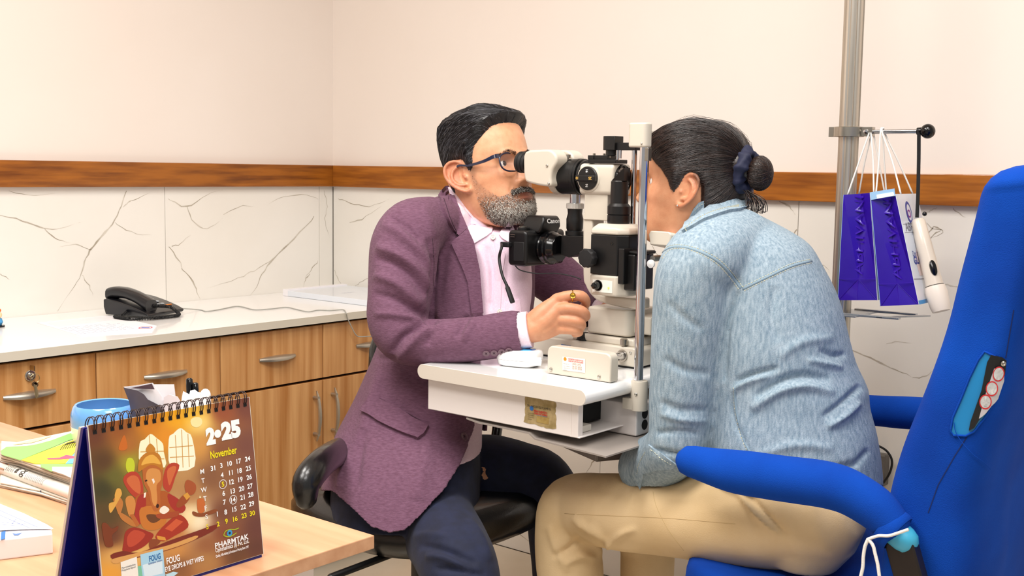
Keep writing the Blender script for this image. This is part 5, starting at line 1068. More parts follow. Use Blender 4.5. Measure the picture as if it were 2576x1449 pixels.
# backrest: slab, front edge follows the photograph's outline
front = [(-.700, .42), (-.688, .56), (-.681, .66), (-.669, .74), (-.639, .838), (-.606, .95), (-.584, 1.044), (-.569, 1.12), (-.558, 1.18)]
nrm = []
R = []; fpth = smooth_path(front[:9], 5)
def bth(z): return .125+.05*max(0, min(1, (1.1-z)/.5))
for (x, z) in fpth:
    th = bth(z); c = np.array([x+th/2, 1.995, z]); hw = .25
    R.append(superell(c, np.array([1, 0, .12]), np.array([0, 1, 0]), th/2, hw, 4.5, 64))
for (dz, sx, sy) in ((.012, .97, .99), (.024, .90, .965), (.034, .75, .92), (.040, .5, .8), (.042, .2, .5)):
    x, z = fpth[-1]; c = np.array([x+.0625+dz*.25, 1.99, z+dz]); R.append(superell(c, np.array([1, 0, .12]), np.array([0, 1, 0]), .0625*sx, .25*sy, 4.5, 64))
mb = MB(); mb.rings(R); bm_ = mb.mesh()
def wobble(me, amp, fr, seed=0, amp2=0):
    n = len(me.vertices); co = np.empty(n*3); me.vertices.foreach_get('co', co); co = co.reshape(-1, 3); no = np.empty(n*3); me.vertices.foreach_get('normal', no); no = no.reshape(-1, 3)
    r_ = np.random.default_rng(seed); d = np.zeros(n)
    for k in range(7):
        w = r_.normal(0, fr, 3); d += np.sin(co @ w+r_.uniform(0, 6.3))/(1+k*.4)
    co += no*(d*amp/3)[:, None]; me.vertices.foreach_set('co', co.ravel()); me.update()
def cloth(me, sub=1, amp=.002, fr=25, seed=0):
    bm = bmesh.new(); bm.from_mesh(me); bmesh.ops.subdivide_edges(bm, edges=bm.edges[:], cuts=sub, use_grid_fill=True, smooth=0); bm.normal_update(); bm.to_mesh(me); bm.free(); me.update(); wobble(me, amp, fr, seed); return me
link('backrest', cloth(bm_, 1, .0022, 22, 3), bluec, ch, angle=180)
back_o = ch.children[0]
bfn = bvh_fn(back_o)
# opening in the cover with the control panel
hole = [(2392, 1084), (2398, 1050), (2420, 1000), (2440, 950), (2462, 905), (2478, 884), (2500, 895), (2518, 905), (2526, 915), (2520, 960), (2505, 1000), (2480, 1045), (2450, 1085), (2430, 1096), (2400, 1095)]
mb = MB(); patch(bfn, hole, .0012, 10, .001, mb); mb.build('cyan_padding', mat('cyan_vinyl', '#0e7ab4', rough=.4), ch)
mb = MB(); patch(bfn, [(2494, 892), (2520, 898), (2528, 905), (2524, 940), (2490, 1010), (2450, 1075), (2438, 1082), (2442, 1060), (2470, 980), (2484, 910)], .0045, 10, .001, mb); mb.build('control_panel', blackm, ch)
mb = MB(); patch(bfn, [(2500, 926), (2520, 925), (2520, 955), (2505, 1000), (2470, 1045), (2462, 1050), (2480, 985)], .0065, 10, .001, mb); pnl = mb.build('keypad', mat('keypad_grey', '#c4c0c4', rough=.4), ch)
for c in ((2508, 938), (2494, 975), (2478, 1008)):
    h = bfn(*c)
    if h is None: continue
    p, n = h; n = n/np.linalg.norm(n); e1 = np.cross(n, [0, 0, 1]); e1 /= np.linalg.norm(e1); e2 = np.cross(n, e1); p = p+n*.0068
    mb = MB(); mb.rings([[p+e1*.0085*s_*math.cos(t)+e2*.0115*s_*math.sin(t) for t in [2*PI*k/24 for k in range(24)]] for s_ in (1, .84)], cap=False); mb.build('oval_marking', inkred, pnl, smooth=False, fix=False)
    mb = MB(); mb.rings([[p-n*.0002+e1*.007*s_*math.cos(t)+e2*.0095*s_*math.sin(t) for t in [2*PI*k/24 for k in range(24)]] for s_ in (1, .02)]); mb.build('key', whitem, pnl, smooth=False, fix=False)
screw_mb = MB(); h = bfn(2520, 912)
if h is not None: screw(screw_mb, h[0]+h[1]*.006, h[1], .004); screw_mb.build('screw', steel, ch)
mb = MB(); rim = resample(hole, 8); pts = [bfn(*p) for p in rim]; pts = [h[0]+h[1]*.002 for h in pts if h is not None]; mb.tube(pts, .0017, 8, closed=True); mb.build('cover_hem', bluec, ch, angle=180)
mb = MB(); strip(bfn, [(2432, 1100), (2400, 1150), (2360, 1220), (2335, 1290)], .002, .0006, 8, mb); strip(bfn, [(2550, 780), (2540, 840), (2530, 900)], .002, .0006, 8, mb); mb.build('seam', mat('blue_seam', '#021f5a', rough=.9), ch, kind='stuff')
pts = [bfn(*p) for p in ((2402, 1062), (2406, 1085), (2420, 1110), (2445, 1140), (2470, 1160), (2486, 1178))]; pts = [h[0]+h[1]*.004 for h in pts if h is not None]
mb = MB(); mb.tube(smooth_path(pts, 4), .0006, 5); mb.build('loose_thread', bluec, ch)
# arms
def armrest(Y, pts, rads, ends=True):
    P = smooth_path([list(onY(p[0], p[1], Y))+[r] for p, r in zip(pts, rads)], 5); mb = MB(); mb.tube(P[:, :3], P[:, 3], 28, flat=1.0, round_end=ends); return cloth(mb.mesh(), 1, .0022, 40, 5)
near = [(1742, 1160), (1834, 1184), (1920, 1196), (2001, 1207), (2080, 1221), (2140, 1240), (2200, 1276), (2242, 1318)]
am = armrest(AY0, near, [.028, .0355, .0375, .038, .0375, .0365, .034, .029]); link('near_arm_cover', am, bluec, ch, angle=180); ch.children[-1].name = 'arm_cover'
far = [(1960, 1015), (2060, 1022), (2160, 1030), (2240, 1036), (2330, 1040)]
link('arm_cover', armrest(AY1, far, [.03, .031, .032, .032, .032]), bluec, ch, angle=180)
p0, p1 = onY(2236, 1322, AY0), onY(2276, 1358, AY0)
mb = MB(); mb.tube([p0, p1], [.0225, .021], 20, round_end=True); mb.build('arm_pad', mat('cyan_pad', '#3fa8cc', rough=.4), ch)
mb = MB(); e_ = onY(2246, 1328, AY0); dv = (p1-p0)/np.linalg.norm(p1-p0); R = []
mb2 = MB(); mb2.lathe(p0+dv*.008, dv, [(-.014, .0300), (-.004, .0330), (.006, .0335), (.010, .0310), (.006, .0270), (-.002, .0255)], n=32, cap=False); mb2.build('cover_hem', bluec, ch, fix=True)
mb = MB(); a_, b_ = onY(2262, 1345, AY0), onY(2310, 1520, AY0); mb.obox((a_+b_)/2, b_-a_, np.linalg.norm(b_-a_)/2, (0, 1, 0), .013, np.cross((b_-a_), (0, 1, 0)), .0225); mb.build('arm_post', mat('bronze_metal', '#2e2723', rough=.3, metal=.5), ch, bevel=.003)
mb = MB(); f_ = onY(2300, 1500, AY1); mb.box(f_[0]-.02, f_[0]+.02, AY1-.013, AY1+.013, .40, .70); mb.build('arm_post', mat('bronze_metal', '#2e2723'), ch, bevel=.003)
# cord
for pts, r in (([(2184, 1356), (2176, 1375), (2172, 1400), (2170, 1430), (2160, 1470)], .0028), ([(2184, 1356), (2196, 1372), (2202, 1395), (2208, 1420), (2212, 1449), (2214, 1470)], .0028), ([(2184, 1356), (2210, 1348), (2235, 1348), (2262, 1340), (2285, 1332)], .0024)):
    mb = MB(); mb.tube(smooth_path([onY(*p, AY0-.034) for p in pts], 6), r, 8); mb.build('tie_cord', ropem, ch, angle=180)
# seat
R = []; zs = .50
for z, s_ in ((.37, .90), (.375, .96), (.40, 1.0), (.45, 1.0), (.478, .985), (.492, .955), (.499, .90), (.502, .80), (.503, .5), (.503, .1)):
    hx, hy = .235, .265; c = np.array([-.835, 1.99, z]); d = (1-s_); R.append(superell(c, np.array([1., 0, 0]), np.array([0, 1., 0]), hx-d*.12 if s_ > .6 else hx*s_, hy-d*.12 if s_ > .6 else hy*s_, 3.6, 64))
mb = MB(); mb.rings(R); link('seat', cloth(mb.mesh(), 1, .003, 25, 8), bluec, ch, angle=180)
mb = MB(); mb.cyl((-.80, 1.99, .05), (-.80, 1.99, .38), .05); mb.lathe((-.80, 1.99, 0), (0, 0, 1), [(0.001, .27), (.03, .27), (.06, .07)]); mb.build('pedestal', greysh, ch)
# ================================================================== PEOPLE: tools
def apply_mods(me, mods, name='tmp'):
    o = bpy.data.objects.new(name, me); COL.objects.link(o)
    for t, kw in mods:
        m = o.modifiers.new(t, t)
        for k, v in kw.items(): setattr(m, k, v)
    dg = bpy.context.evaluated_depsgraph_get(); dg.update(); r = bpy.data.meshes.new_from_object(o.evaluated_get(dg)); bpy.data.objects.remove(o); return r
def fuse(mb, voxel=.003, smooth=4, factor=.5):
    return apply_mods(mb.mesh(), [('REMESH', dict(mode='VOXEL', voxel_size=voxel, adaptivity=0)), ('SMOOTH', dict(iterations=smooth, factor=factor))])
def getco(me):
    n = len(me.vertices); co = np.empty(n*3); me.vertices.foreach_get('co', co); return co.reshape(-1, 3)
def getno(me):
    n = len(me.vertices); co = np.empty(n*3); me.vertices.foreach_get('normal', co); return co.reshape(-1, 3)
def setco(me, co): me.vertices.foreach_set('co', np.asarray(co, float).ravel()); me.update()
def vcolor(me, C):
    a = me.color_attributes.new('Col', 'FLOAT_COLOR', 'POINT'); a.data.foreach_set('color', np.hstack([C, np.ones((len(C), 1))]).ravel())
def seg_dist(P, a, b):
    a = np.asarray(a, float); b = np.asarray(b, float); d = b-a; t = np.clip(((P-a) @ d)/(d @ d), 0, 1); return np.hypot(*(P-a-t[:, None]*d).T), t
def folds(me, F, kk=1.6, kw=1.0):
    """cloth folds: (pixel polyline, half width px, height m); a ridge (+) or a groove (-) pressed into the camera-side surface"""
    co = getco(me); no = getno(me); pp = proj(co)[:, :2]; v = co-EYE; v /= np.linalg.norm(v, axis=1)[:, None]; fc = np.clip(-(no*v).sum(1)*3, 0, 1)
    disp = np.zeros(len(co))
    for line, w, amp in F:
        L = smooth_path(line, 3) if len(line) > 2 else np.asarray(line, float); m = len(L); best = np.full(len(co), 1e9); tt = np.zeros(len(co))
        for i in range(m-1):
            d, t = seg_dist(pp, L[i], L[i+1]); k = d < best; best[k] = d[k]; tt[k] = (i+t[k])/(m-1)
        disp += kk*amp*np.exp(-(best/(w*kw))**2)*np.sin(np.clip(tt*1.0+.0, 0, 1)*PI)**.5*1.0
    co += no*(disp*fc)[:, None]; setco(me, co)
def noise_disp(me, amp, fr, seed=0, k=8):
    co = getco(me); no = getno(me); r_ = np.random.default_rng(seed); d = np.zeros(len(co))
    for i in range(k):
        w = r_.normal(0, fr, 3); d += np.sin(co @ w+r_.uniform(0, 6.3)+1.5*np.sin(co @ r_.normal(0, fr*.5, 3)))
    co += no*(d*amp/k**.5)[:, None]; setco(me, co)
def delete_faces(me, mask_fn):
    bm = bmesh.new(); bm.from_mesh(me); C = np.array([f.calc_center_median() for f in bm.faces]); N = np.array([f.normal for f in bm.faces]); m = mask_fn(C, N)
    bm.faces.ensure_lookup_table(); bmesh.ops.delete(bm, geom=[bm.faces[i] for i in np.nonzero(m)[0]], context='FACES')
    # drop crumbs: keep big islands
    seen = set(); isl = []
    for f in bm.faces:
        if f.index in seen: continue
        st = [f]; seen.add(f.index); g_ = []
        while st:
            x = st.pop(); g_.append(x)
            for e in x.edges:
                for y in e.link_faces:
                    if y.index not in seen: seen.add(y.index); st.append(y)
        isl.append(g_)
    isl.sort(key=len, reverse=True); kill = [f for g_ in isl[1:] if len(g_) < .02*len(isl[0]) for f in g_]
    if kill: bmesh.ops.delete(bm, geom=kill, context='FACES')
    bnd = [v for v in bm.verts if v.is_boundary]
    for _ in range(4): bmesh.ops.smooth_vert(bm, verts=bnd, factor=.5, use_axis_x=True, use_axis_y=True, use_axis_z=True)
    bm.to_mesh(me); bm.free(); me.update(); return me
def solid(me, th): return apply_mods(me, [('SOLIDIFY', dict(thickness=th, offset=-1))])
def sec(pl, pr_x, py, d, b, p=2.3, n=40, skew=0):
    a_, c_ = at(pl, py, d), at(pr_x, py+skew, d); return superell((a_+c_)/2, (c_-a_)/np.linalg.norm(c_-a_), DEP, np.linalg.norm(c_-a_)/2, b, p, n)
def limb(mb, pts, n=24, flat=None):
    """pts: (px, py, camera distance, radius)"""
    P = smooth_path([list(at(p[0], p[1], p[2]))+[p[3]] for p in pts], 5); mb.tube(P[:, :3], P[:, 3], n, round_end=True, flat=flat); return mb
def wlimb(mb, pts, n=24, flat=None, k=5):
    P = smooth_path(pts, k); mb.tube(P[:, :3], P[:, 3], n, round_end=True, flat=flat); return mb
class Frame:
    def __init__(s, c, yaw, pitch=0, roll=0, scale=1):
        R = Matrix.Rotation(yaw, 3, 'Z') @ Matrix.Rotation(pitch, 3, 'Y') @ Matrix.Rotation(roll, 3, 'X'); s.R = np.array(R); s.c = np.asarray(c, float); s.s = scale
    def w(s, P): return s.c+(np.asarray(P, float)*s.s) @ s.R.T
    def l(s, W): return ((np.asarray(W)-s.c) @ s.R)/s.s
HZ = [.124, .121, .113, .100, .080, .058, .035, .016, .002, -.018, -.038, -.055, -.075, -.092, -.106, -.116, -.123, -.126]
HF = [.010, .040, .068, .084, .0930, .0970, .0970, .0955, .0870, .0845, .0840, .0845, .0850, .0845, .0830, .0780, .0660, .050]
HB = [-.035, -.055, -.074, -.088, -.097, -.102, -.104, -.103, -.101, -.096, -.088, -.078, -.062, -.045, -.025, -.004, .012, .030]
HW = [.012, .034, .054, .067, .0740, .0775, .0785, .0785, .0775, .0765, .0740, .0710, .0665, .0610, .0535, .0440, .0300, .014]
def head_grid(fem=0, nz=150, nt=200, extra=None):
    z = np.linspace(HZ[0], HZ[-1], nz); zi = z[::-1]
    # denser near the poles
    z = HZ[-1]+(HZ[0]-HZ[-1])*(.5+.5*np.cos(np.linspace(0, PI, nz)))
    f = lambda T: np.interp(z, HZ[::-1], T[::-1])
    k = np.hanning(9); k /= k.sum()
    sm = lambda a: np.convolve(np.pad(a, 4, 'edge'), k, 'valid')
    xf, xb, w = sm(f(HF)), sm(f(HB)), sm(f(HW))
    if fem: w = w*(1-.07*fem*np.clip((-z-.03)/.08, 0, 1)); xf = xf-.003*fem*np.exp(-((z-.016)/.012)**2)
    t = np.linspace(-PI, PI, nt, endpoint=False); t = t-.38*np.sin(t)*1.0   # more columns at the front
    Z, T = np.meshgrid(z, t, indexing='ij'); XF, XB, W = [np.repeat(a[:, None], nt, 1) for a in (xf, xb, w)]
    xc = -.008+.02*np.clip((-Z-.05)/.06, 0, 1); c, s_ = np.cos(T), np.sin(T); pf = 2.35; pb_ = 2.15
    p = np.where(c > 0, pf, pb_); X = xc+np.where(c > 0, XF-xc, xc-XB)*np.sign(c)*np.abs(c)**(2/p); Y = W*np.sign(s_)*np.abs(s_)**(2/p)
    g = lambda v, c0, s0: np.exp(-((v-c0)/s0)**2); ay = np.abs(Y); fr = np.clip(c*3, 0, 1)
    nA = np.interp(Z, [-.062, -.056, -.052, -.047, -.040, -.030, -.015, .0, .010, .022], [0, .003, .012, .024, .029, .024, .0165, .010, .006, 0]); nS = np.interp(Z, [-.055, -.045, -.03, .0, .02], [.0105, .0110, .0092, .0075, .009])
    dx = nA*(1-.10*fem)*np.exp(-(Y/nS)**2)+.010*g(ay, .0145, .0055)*g(Z, -.046, .0065)
    dx -= .0125*g(ay, .031, .0150)*g(Z, .000, .0105); dx += .0060*g(ay, .031, .0095)*g(Z, -.001, .0065)
    dx -= .0032*g(ay, .031, .0120)*g(Z, -.0005, .0028); dx += (.0045-.003*fem)*g(ay, .028, .018)*g(Z, .0175, .0070); dx += .0030*g(ay, .045, .016)*g(Z, -.026, .013)
    dx += .0065*np.exp(-(Y/.021)**2)*g(Z, -.0705, .0048)+.0068*np.exp(-(Y/.019)**2)*g(Z, -.0815, .0052)-.0055*np.exp(-(Y/.023)**2)*g(Z, -.0760, .0020)
    dx -= .003*np.exp(-(Y/.02)**2)*g(Z, -.091, .005); dx += .0060*np.exp(-(Y/.018)**2)*g(Z, -.106, .010); dx -= .0020*g(ay-.028, (-.045-Z)*.35, .003)*g(Z, -.058, .014)
    X = X+dx*fr; Y = Y+np.sign(Y)*(.0020*g(Z, -.024, .014)*g(X, .045, .025)-.0040*g(Z, .012, .015)*g(X, .065, .02))
    if fem: Z = Z-.013*np.clip((np.abs(X+.012)-.030)/.05, 0, 1)*np.clip((Z-.05)/.05, 0, 1)
    if extra is not None: X, Y, Z = extra(X, Y, Z, T)
    return X, Y, Z
def grid_mesh(mb, X, Y, Z, fr):
    nz, nt = X.shape; W = fr.w(np.stack([X, Y, Z], -1).reshape(-1, 3)).reshape(nz, nt, 3); mb.rings([list(W[i]) for i in range(nz)]); return mb
def ear(mb, fr, side, sc=1.0, at_=(-.010, .0765, -.006)):
    c = np.array([at_[0], at_[1]*side, at_[2]]); U = np.array([.97, -.10*side, .20]); U /= np.linalg.norm(U); Vv = np.array([-.20, 0.06*side, .97]); O = np.array([-.38, .92*side, 0.0]); O /= np.linalg.norm(O)
    def P(u, v, o): return c+U*u*sc+Vv*v*sc+np.array([0, side, 0])*(o+.42*(-(u-.010)))*sc
    hx = [(.006, .000, .000), (.011, .010, .001), (.0125, .022, .002), (.006, .032, .003), (-.006, .0355, .004), (-.017, .029, .004), (-.0215, .014, .004), (-.0195, -.002, .0035), (-.0135, -.016, .003), (-.006, -.026, .002), (.002, -.0325, .001), (.009, -.030, .000), (.0115, -.020, -.001)]
    rr = [.0024, .0028, .0032, .0034, .0036, .0036, .0034, .0032, .0032, .0038, .0048, .0050, .0034]
    S = smooth_path([list(P(*h))+[r*sc] for h, r in zip(hx, rr)], 4); mb.tube(fr.w(S[:, :3]), S[:, 3]*fr.s, 10, round_end=True)
    ah = [(.003, .022, .001), (-.006, .018, .002), (-.0120, .008, .003), (-.0120, -.004, .003), (-.006, -.014, .002), (.003, -.019, .001)]; S = smooth_path([list(P(*h))+[.0032*sc] for h in ah], 4); mb.tube(fr.w(S[:, :3]), S[:, 3]*fr.s, 8, round_end=True)
    mb.ball(fr.w(P(.0105, -.006, .002)), .0050*sc*fr.s, 12)
    # shell plate
    out = smooth_path([P(h[0]*1.0, h[1]*1.0, h[2]-.0035) for h in hx], 3); inn = smooth_path([P(h[0]*.80+.004, h[1]*.75, h[2]-.014) for h in hx], 3); ctr = P(-.002, 0, -.004)
    n = len(out); V = list(fr.w(out))+list(fr.w(inn))+[fr.w(ctr), fr.w(P(.0, 0, -.016))]; Fc = []
    for i in range(n):
        j = (i+1) % n; Fc += [(i, j, 2*n), (j, i, i+n, j+n), (j+n, i+n, 2*n+1)]
    mb.add(V, Fc)
def hand_generic(mb, wrist, fdir, palm, side, scale=1, curl=.35):
    f = np.asarray(fdir, float); f /= np.linalg.norm(f); n_ = np.asarray(palm, float); n_ -= f*n_.dot(f); n_ /= np.linalg.norm(n_); s_ = np.cross(f, n_)*side; w = np.asarray(wrist, float)
    L = [(.030, .088, (.042, .026, .021)), (.010, .092, (.046, .029, .023)), (-.010, .088, (.043, .027, .022)), (-.029, .080, (.034, .021, .019))]
    for k, (o, m, ph) in enumerate(L):
        kn = w+f*m*scale+s_*o*scale; wlimb(mb, [list(w+s_*o*.55*scale)+[.014*scale], list((w+kn)/2+s_*o*.1*scale)+[.0135*scale], list(kn)+[.0105*scale]], 12)
        p = kn; a = .15+curl*.3; pts = [list(kn)+[.0100*scale]]
        for j, l in enumerate(ph):
            d = f*math.cos(a)+n_*math.sin(a); p = p+d*l*scale; pts.append(list(p)+[(.0092-.0008*j)*scale]); a += curl
        wlimb(mb, pts, 12, k=3)
    b = w+f*.022*scale+s_*.026*scale; p1 = b+(f*.6+s_*.7+n_*.35)*.042*scale; p2 = p1+(f*.85+s_*.25+n_*.4)*.032*scale; p3 = p2+(f*.95+n_*.35)*.024*scale
    wlimb(mb, [list(b)+[.016*scale], list(p1)+[.0115*scale], list(p2)+[.0105*scale], list(p3)+[.0085*scale]], 12, k=3)
def hair_ribbon(mb, P, r, n=3, taper=True):
    P = np.asarray(P); T = np.gradient(P, axis=0); T /= np.linalg.norm(T, axis=1)[:, None]+1e-9; ref = np.array([.3, .5, .8]); A = np.cross(T, ref); A /= np.linalg.norm(A, axis=1)[:, None]+1e-9; B = np.cross(T, A); m = len(P)
    rad = r*(np.sin(np.linspace(.35, PI-.12, m))**.6) if taper else np.full(m, r)
    o = len(mb.v)
    for i in range(m):
        for k in range(n): a_ = 2*PI*k/n; q_ = P[i]+(A[i]*math.cos(a_)+B[i]*math.sin(a_))*rad[i]; mb.v.append((q_[0], q_[1], q_[2]))
    for i in range(m-1):
        for k in range(n): mb.f.append((o+i*n+k, o+i*n+(k+1) % n, o+(i+1)*n+(k+1) % n, o+(i+1)*n+k)); mb.m.append(mb.cur)
def skin_mat(name, rough=.45):
    return mat(name, '#ffffff', rough=rough, spec=.4, col2='#f3e8e2', nscale=70, c0=.3, c1=.75, vcol='Col', subs=.12, bump=.12, bscale=420)
denim = mat('denim', '#6b8496', rough=.9, col2='#aabbc6', nscale=38, stretch=(6, 6, 1.3), ndetail=11, c0=.24, c1=.76, bump=.45, bscale=650, bstretch=(1, 1, .5))
stitch_m = mat('stitch_thread', '#d9d3b4', rough=.8)
blazer_m = mat('blazer_wool', '#5f3b50', rough=.9, sheen=.05, col2='#78536a', nscale=110, stretch=(1, 1, 4), ndetail=6, c0=.3, c1=.75, bump=.5, bscale=420, bstretch=(1, 1, 2.5))
shirt_m = mat('shirt_pink', '#e9cbde', rough=.75, col2='#eed4e4', nscale=300, c0=.4, c1=.6, bump=.15, bscale=500)
navy_m = mat('trouser_navy', '#111830', rough=.85, sheen=.03, col2='#171f3c', nscale=40, bump=.2, bscale=600)
khaki = mat('khaki_cotton', '#e3c79a', rough=.8, col2='#dabc8c', nscale=9, bump=.2, bscale=500)
leather = mat('black_leather', '#121213', rough=.28, coat=.2, bump=.1, bscale=300)

# ================================================================== DOCTOR
doc_f = Frame((-1.702, 2.001, 1.189), math.radians(-3), math.radians(-19), 0, 1.04)
D = thing('person', (-1.80, 1.95, 0), 'bearded man in plum blazer and glasses, seated at the eye microscope', 'person')
mb = MB(); X, Y, Z = head_grid(0); grid_mesh(mb, X, Y, Z, doc_f)
ear(mb, doc_f, -1, 1.10, (-.012, .0765, -.004)); ear(mb, doc_f, 1, 1.10, (-.012, .0765, -.004))
nk = [[-1.735, 1.994, 1.150, .062], [-1.748, 1.993, 1.105, .0600], [-1.768, 1.990, 1.060, .0615], [-1.790, 1.985, 1.015, .072]]
wlimb(mb, nk, 32)
wlimb(mb, [[-1.690, 1.995, 1.115, .044], [-1.725, 1.992, 1.065, .047]], 24)
# hidden trunk, arms and legs, slimmer than the clothes
wlimb(mb, [[-1.78, 1.985, 1.03, .07], [-1.78, 1.95, .90, .085], [-1.78, 1.90, .75, .085], [-1.76, 1.86, .60, .085]], 24)
limb(mb, [(1130, 560, 2.60, .05), (1035, 580, 2.49, .045), (1010, 720, 2.45, .040), (1010, 840, 2.42, .036), (1130, 855, 2.39, .032), (1260, 842, 2.365, .028), (1325, 832, 2.355, .0265), (1345, 826, 2.352, .027)], 20)
fs = np.array([-1.79, 2.17, 1.03]); fe = np.array([-1.62, 2.29, .87]); fw = np.array([-1.455, 2.13, .885])
wlimb(mb, [list((fs+[-1.80, 1.99, 1.03])/2)+[.05], list(fs)+[.045], list((fs+fe)/2)+[.04], list(fe)+[.036], list((fe+fw)/2)+[.03], list(fw)+[.024]], 20)
hand_generic(mb, fw, (.85, -.45, .05), (0, -.1, -1), 1, 1, .5)
limb(mb, [(1080, 1260, 2.55, .06), (1105, 1325, 2.42, .06), (1145, 1405, 2.27, .05), (1172, 1500, 2.21, .045), (1180, 1750, 2.22, .04)], 20)
limb(mb, [(1180, 1200, 2.62, .07), (1300, 1215, 2.62, .06), (1370, 1230, 2.60, .05), (1390, 1330, 2.62, .045), (1400, 1500, 2.65, .04)], 20)
# near hand closed on the joystick
H = lambda px, py, d, r: list(at(px, py, d))+[r]
for pts in ([(1338, 818, 2.353, .024), (1365, 790, 2.350, .021), (1398, 758, 2.348, .0135)], [(1340, 826, 2.352, .024), (1372, 808, 2.346, .021), (1404, 780, 2.340, .0135)],
            [(1342, 832, 2.352, .023), (1372, 824, 2.350, .020), (1402, 806, 2.344, .0130)], [(1340, 836, 2.354, .022), (1370, 833, 2.355, .0190), (1400, 828, 2.352, .0128)]): wlimb(mb, [H(*p) for p in pts], 16)
for pts in ([(1400, 753, 2.348, .0125), (1432, 744, 2.338, .0112), (1462, 745, 2.338, .0115), (1474, 760, 2.352, .0100), (1466, 775, 2.372, .0088), (1452, 782, 2.380, .0075)],
            [(1404, 778, 2.340, .0130), (1436, 776, 2.328, .0115), (1464, 784, 2.330, .0118), (1474, 796, 2.345, .0098), (1462, 803, 2.368, .0085)],
            [(1402, 803, 2.344, .0125), (1432, 805, 2.331, .0112), (1456, 811, 2.331, .0112), (1464, 820, 2.345, .0092), (1452, 825, 2.365, .0080)],
            [(1398, 826, 2.352, .0125), (1426, 828, 2.340, .0108), (1448, 831, 2.338, .0108), (1457, 836, 2.350, .0090), (1446, 840, 2.368, .0078)]): wlimb(mb, [H(*p) for p in pts], 14, k=4)
wlimb(mb, [H(1350, 806, 2.372, .018), H(1385, 770, 2.392, .014), H(1422, 752, 2.400, .0115), H(1448, 748, 2.395, .0095)], 14)
me = fuse(mb, .0023, 3, .5); co = getco(me); Lc = doc_f.l(co); x, y, z = Lc.T; ay = np.abs(y); g = lambda v, c0, s0: np.exp(-((v-c0)/s0)**2)
def mix(C, col, m): return C*(1-m[:, None])+np.array(lin(col)[:3])*m[:, None]
C = np.tile(lin('#dfa47e')[:3], (len(co), 1)); hd = (z > -.14)
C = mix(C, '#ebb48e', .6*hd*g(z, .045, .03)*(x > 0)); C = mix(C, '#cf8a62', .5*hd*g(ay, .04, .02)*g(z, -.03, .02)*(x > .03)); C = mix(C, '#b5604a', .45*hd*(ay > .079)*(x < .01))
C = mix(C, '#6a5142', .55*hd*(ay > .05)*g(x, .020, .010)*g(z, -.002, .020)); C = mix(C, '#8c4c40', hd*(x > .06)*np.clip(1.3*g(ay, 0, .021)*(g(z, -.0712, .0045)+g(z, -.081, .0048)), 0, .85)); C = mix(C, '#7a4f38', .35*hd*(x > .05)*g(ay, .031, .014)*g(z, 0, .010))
def beard_top(x): return np.interp(x, [.0, .018, .030, .045, .058, .070, .085, .1], [-.03, -.005, -.030, -.052, -.066, -.066, -.056, -.052])
bm_k = hd*np.clip((beard_top(x)-z)/.008, 0, 1)*np.clip((x-.008-(-.1-z).clip(0)*.3)/.012, 0, 1)*np.clip((z+.128)/.01, 0, 1)
lipm = (x > .06)*np.clip(1.4*g(ay, 0, .024)*g(z, -.0765, .0095), 0, 1)
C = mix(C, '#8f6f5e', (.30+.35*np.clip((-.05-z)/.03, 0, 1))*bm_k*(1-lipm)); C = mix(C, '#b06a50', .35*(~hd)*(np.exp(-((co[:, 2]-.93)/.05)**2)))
# knuckles, slightly redder
vcolor(me, C); SKIN_D = (co.copy(), getno(me))
dbody = link('body', me, skin_mat('skin_doctor'), D, angle=180)
# finger creases / tendons come from the fused fingers; nails
for p in ((1456, 779, 2.386),): pass
# eyes
def eyes(T, fr, iris='#3a2416'):
    for s_ in (-1, 1):
        e_ = MB(); c = fr.w((.0648, .031*s_, -.0008)); e_.ball(c, .0120*fr.s, 24); eo = e_.build('eye', mat('eye_white', '#e6ddd4', rough=.15), T)
        i_ = MB(); dr = fr.w((1, .031*s_, 0))-fr.w((0, .031*s_, 0)); dr /= np.linalg.norm(dr); i_.lathe(c, dr, [(.0104*fr.s, .0058*fr.s), (.0117*fr.s, .0045*fr.s), (.0123*fr.s, .002*fr.s), (.0124*fr.s, 0)], n=20); i_.build('iris', mat('iris', iris, rough=.08), eo)
eyes(D, doc_f)
headfn = BVHTree.FromPolygons([Vector(p) for p in co], [tuple(p.vertices) for p in me.polygons if True])
no = getno(me)
# hair cap: same head, grown outwards inside the hairline
def hair_cap(fr, hairline, thick, extra_fn=None, fem=0, soft=.013):
    X, Y, Z = head_grid(fem, 220, 300); hl = hairline(X, np.abs(Y)); sl_ = (hairline(X+.002, np.abs(Y))-hairline(X-.002, np.abs(Y)))/.004; sl_ = np.clip(sl_, -3, 3); m = np.clip((Z-hl)/(soft*np.sqrt(1+sl_**2)), -1, 1); t = np.where(m > 0, thick(X, Y, Z)*np.clip(m, 0, 1)**.5, .006*m)
    cen = np.array([-.01, 0, .01]); V = np.stack([X, Y, Z], -1)-cen; V = V/np.linalg.norm(V, axis=-1)[..., None]; W = np.stack([X, Y, Z], -1)+V*t[..., None]
    if extra_fn: W = extra_fn(W, m)
    return W[..., 0], W[..., 1], W[..., 2]
def d_line(x, ay): 
    h = np.interp(x, [-.11, -.08, -.058, -.050, -.043, -.020, .004, .010, .014, .024, .030, .036, .055, .075, .11], [-.062, -.062, -.050, -.030, .020, .036, .034, .020, .004, .008, .036, .048, .064, .082, .092]); return h
def d_thick(X, Y, Z): return .0035+.006*np.clip((Z+.01)/.04, 0, 1)+.017*np.clip((Z-.03)/.07, 0, 1)
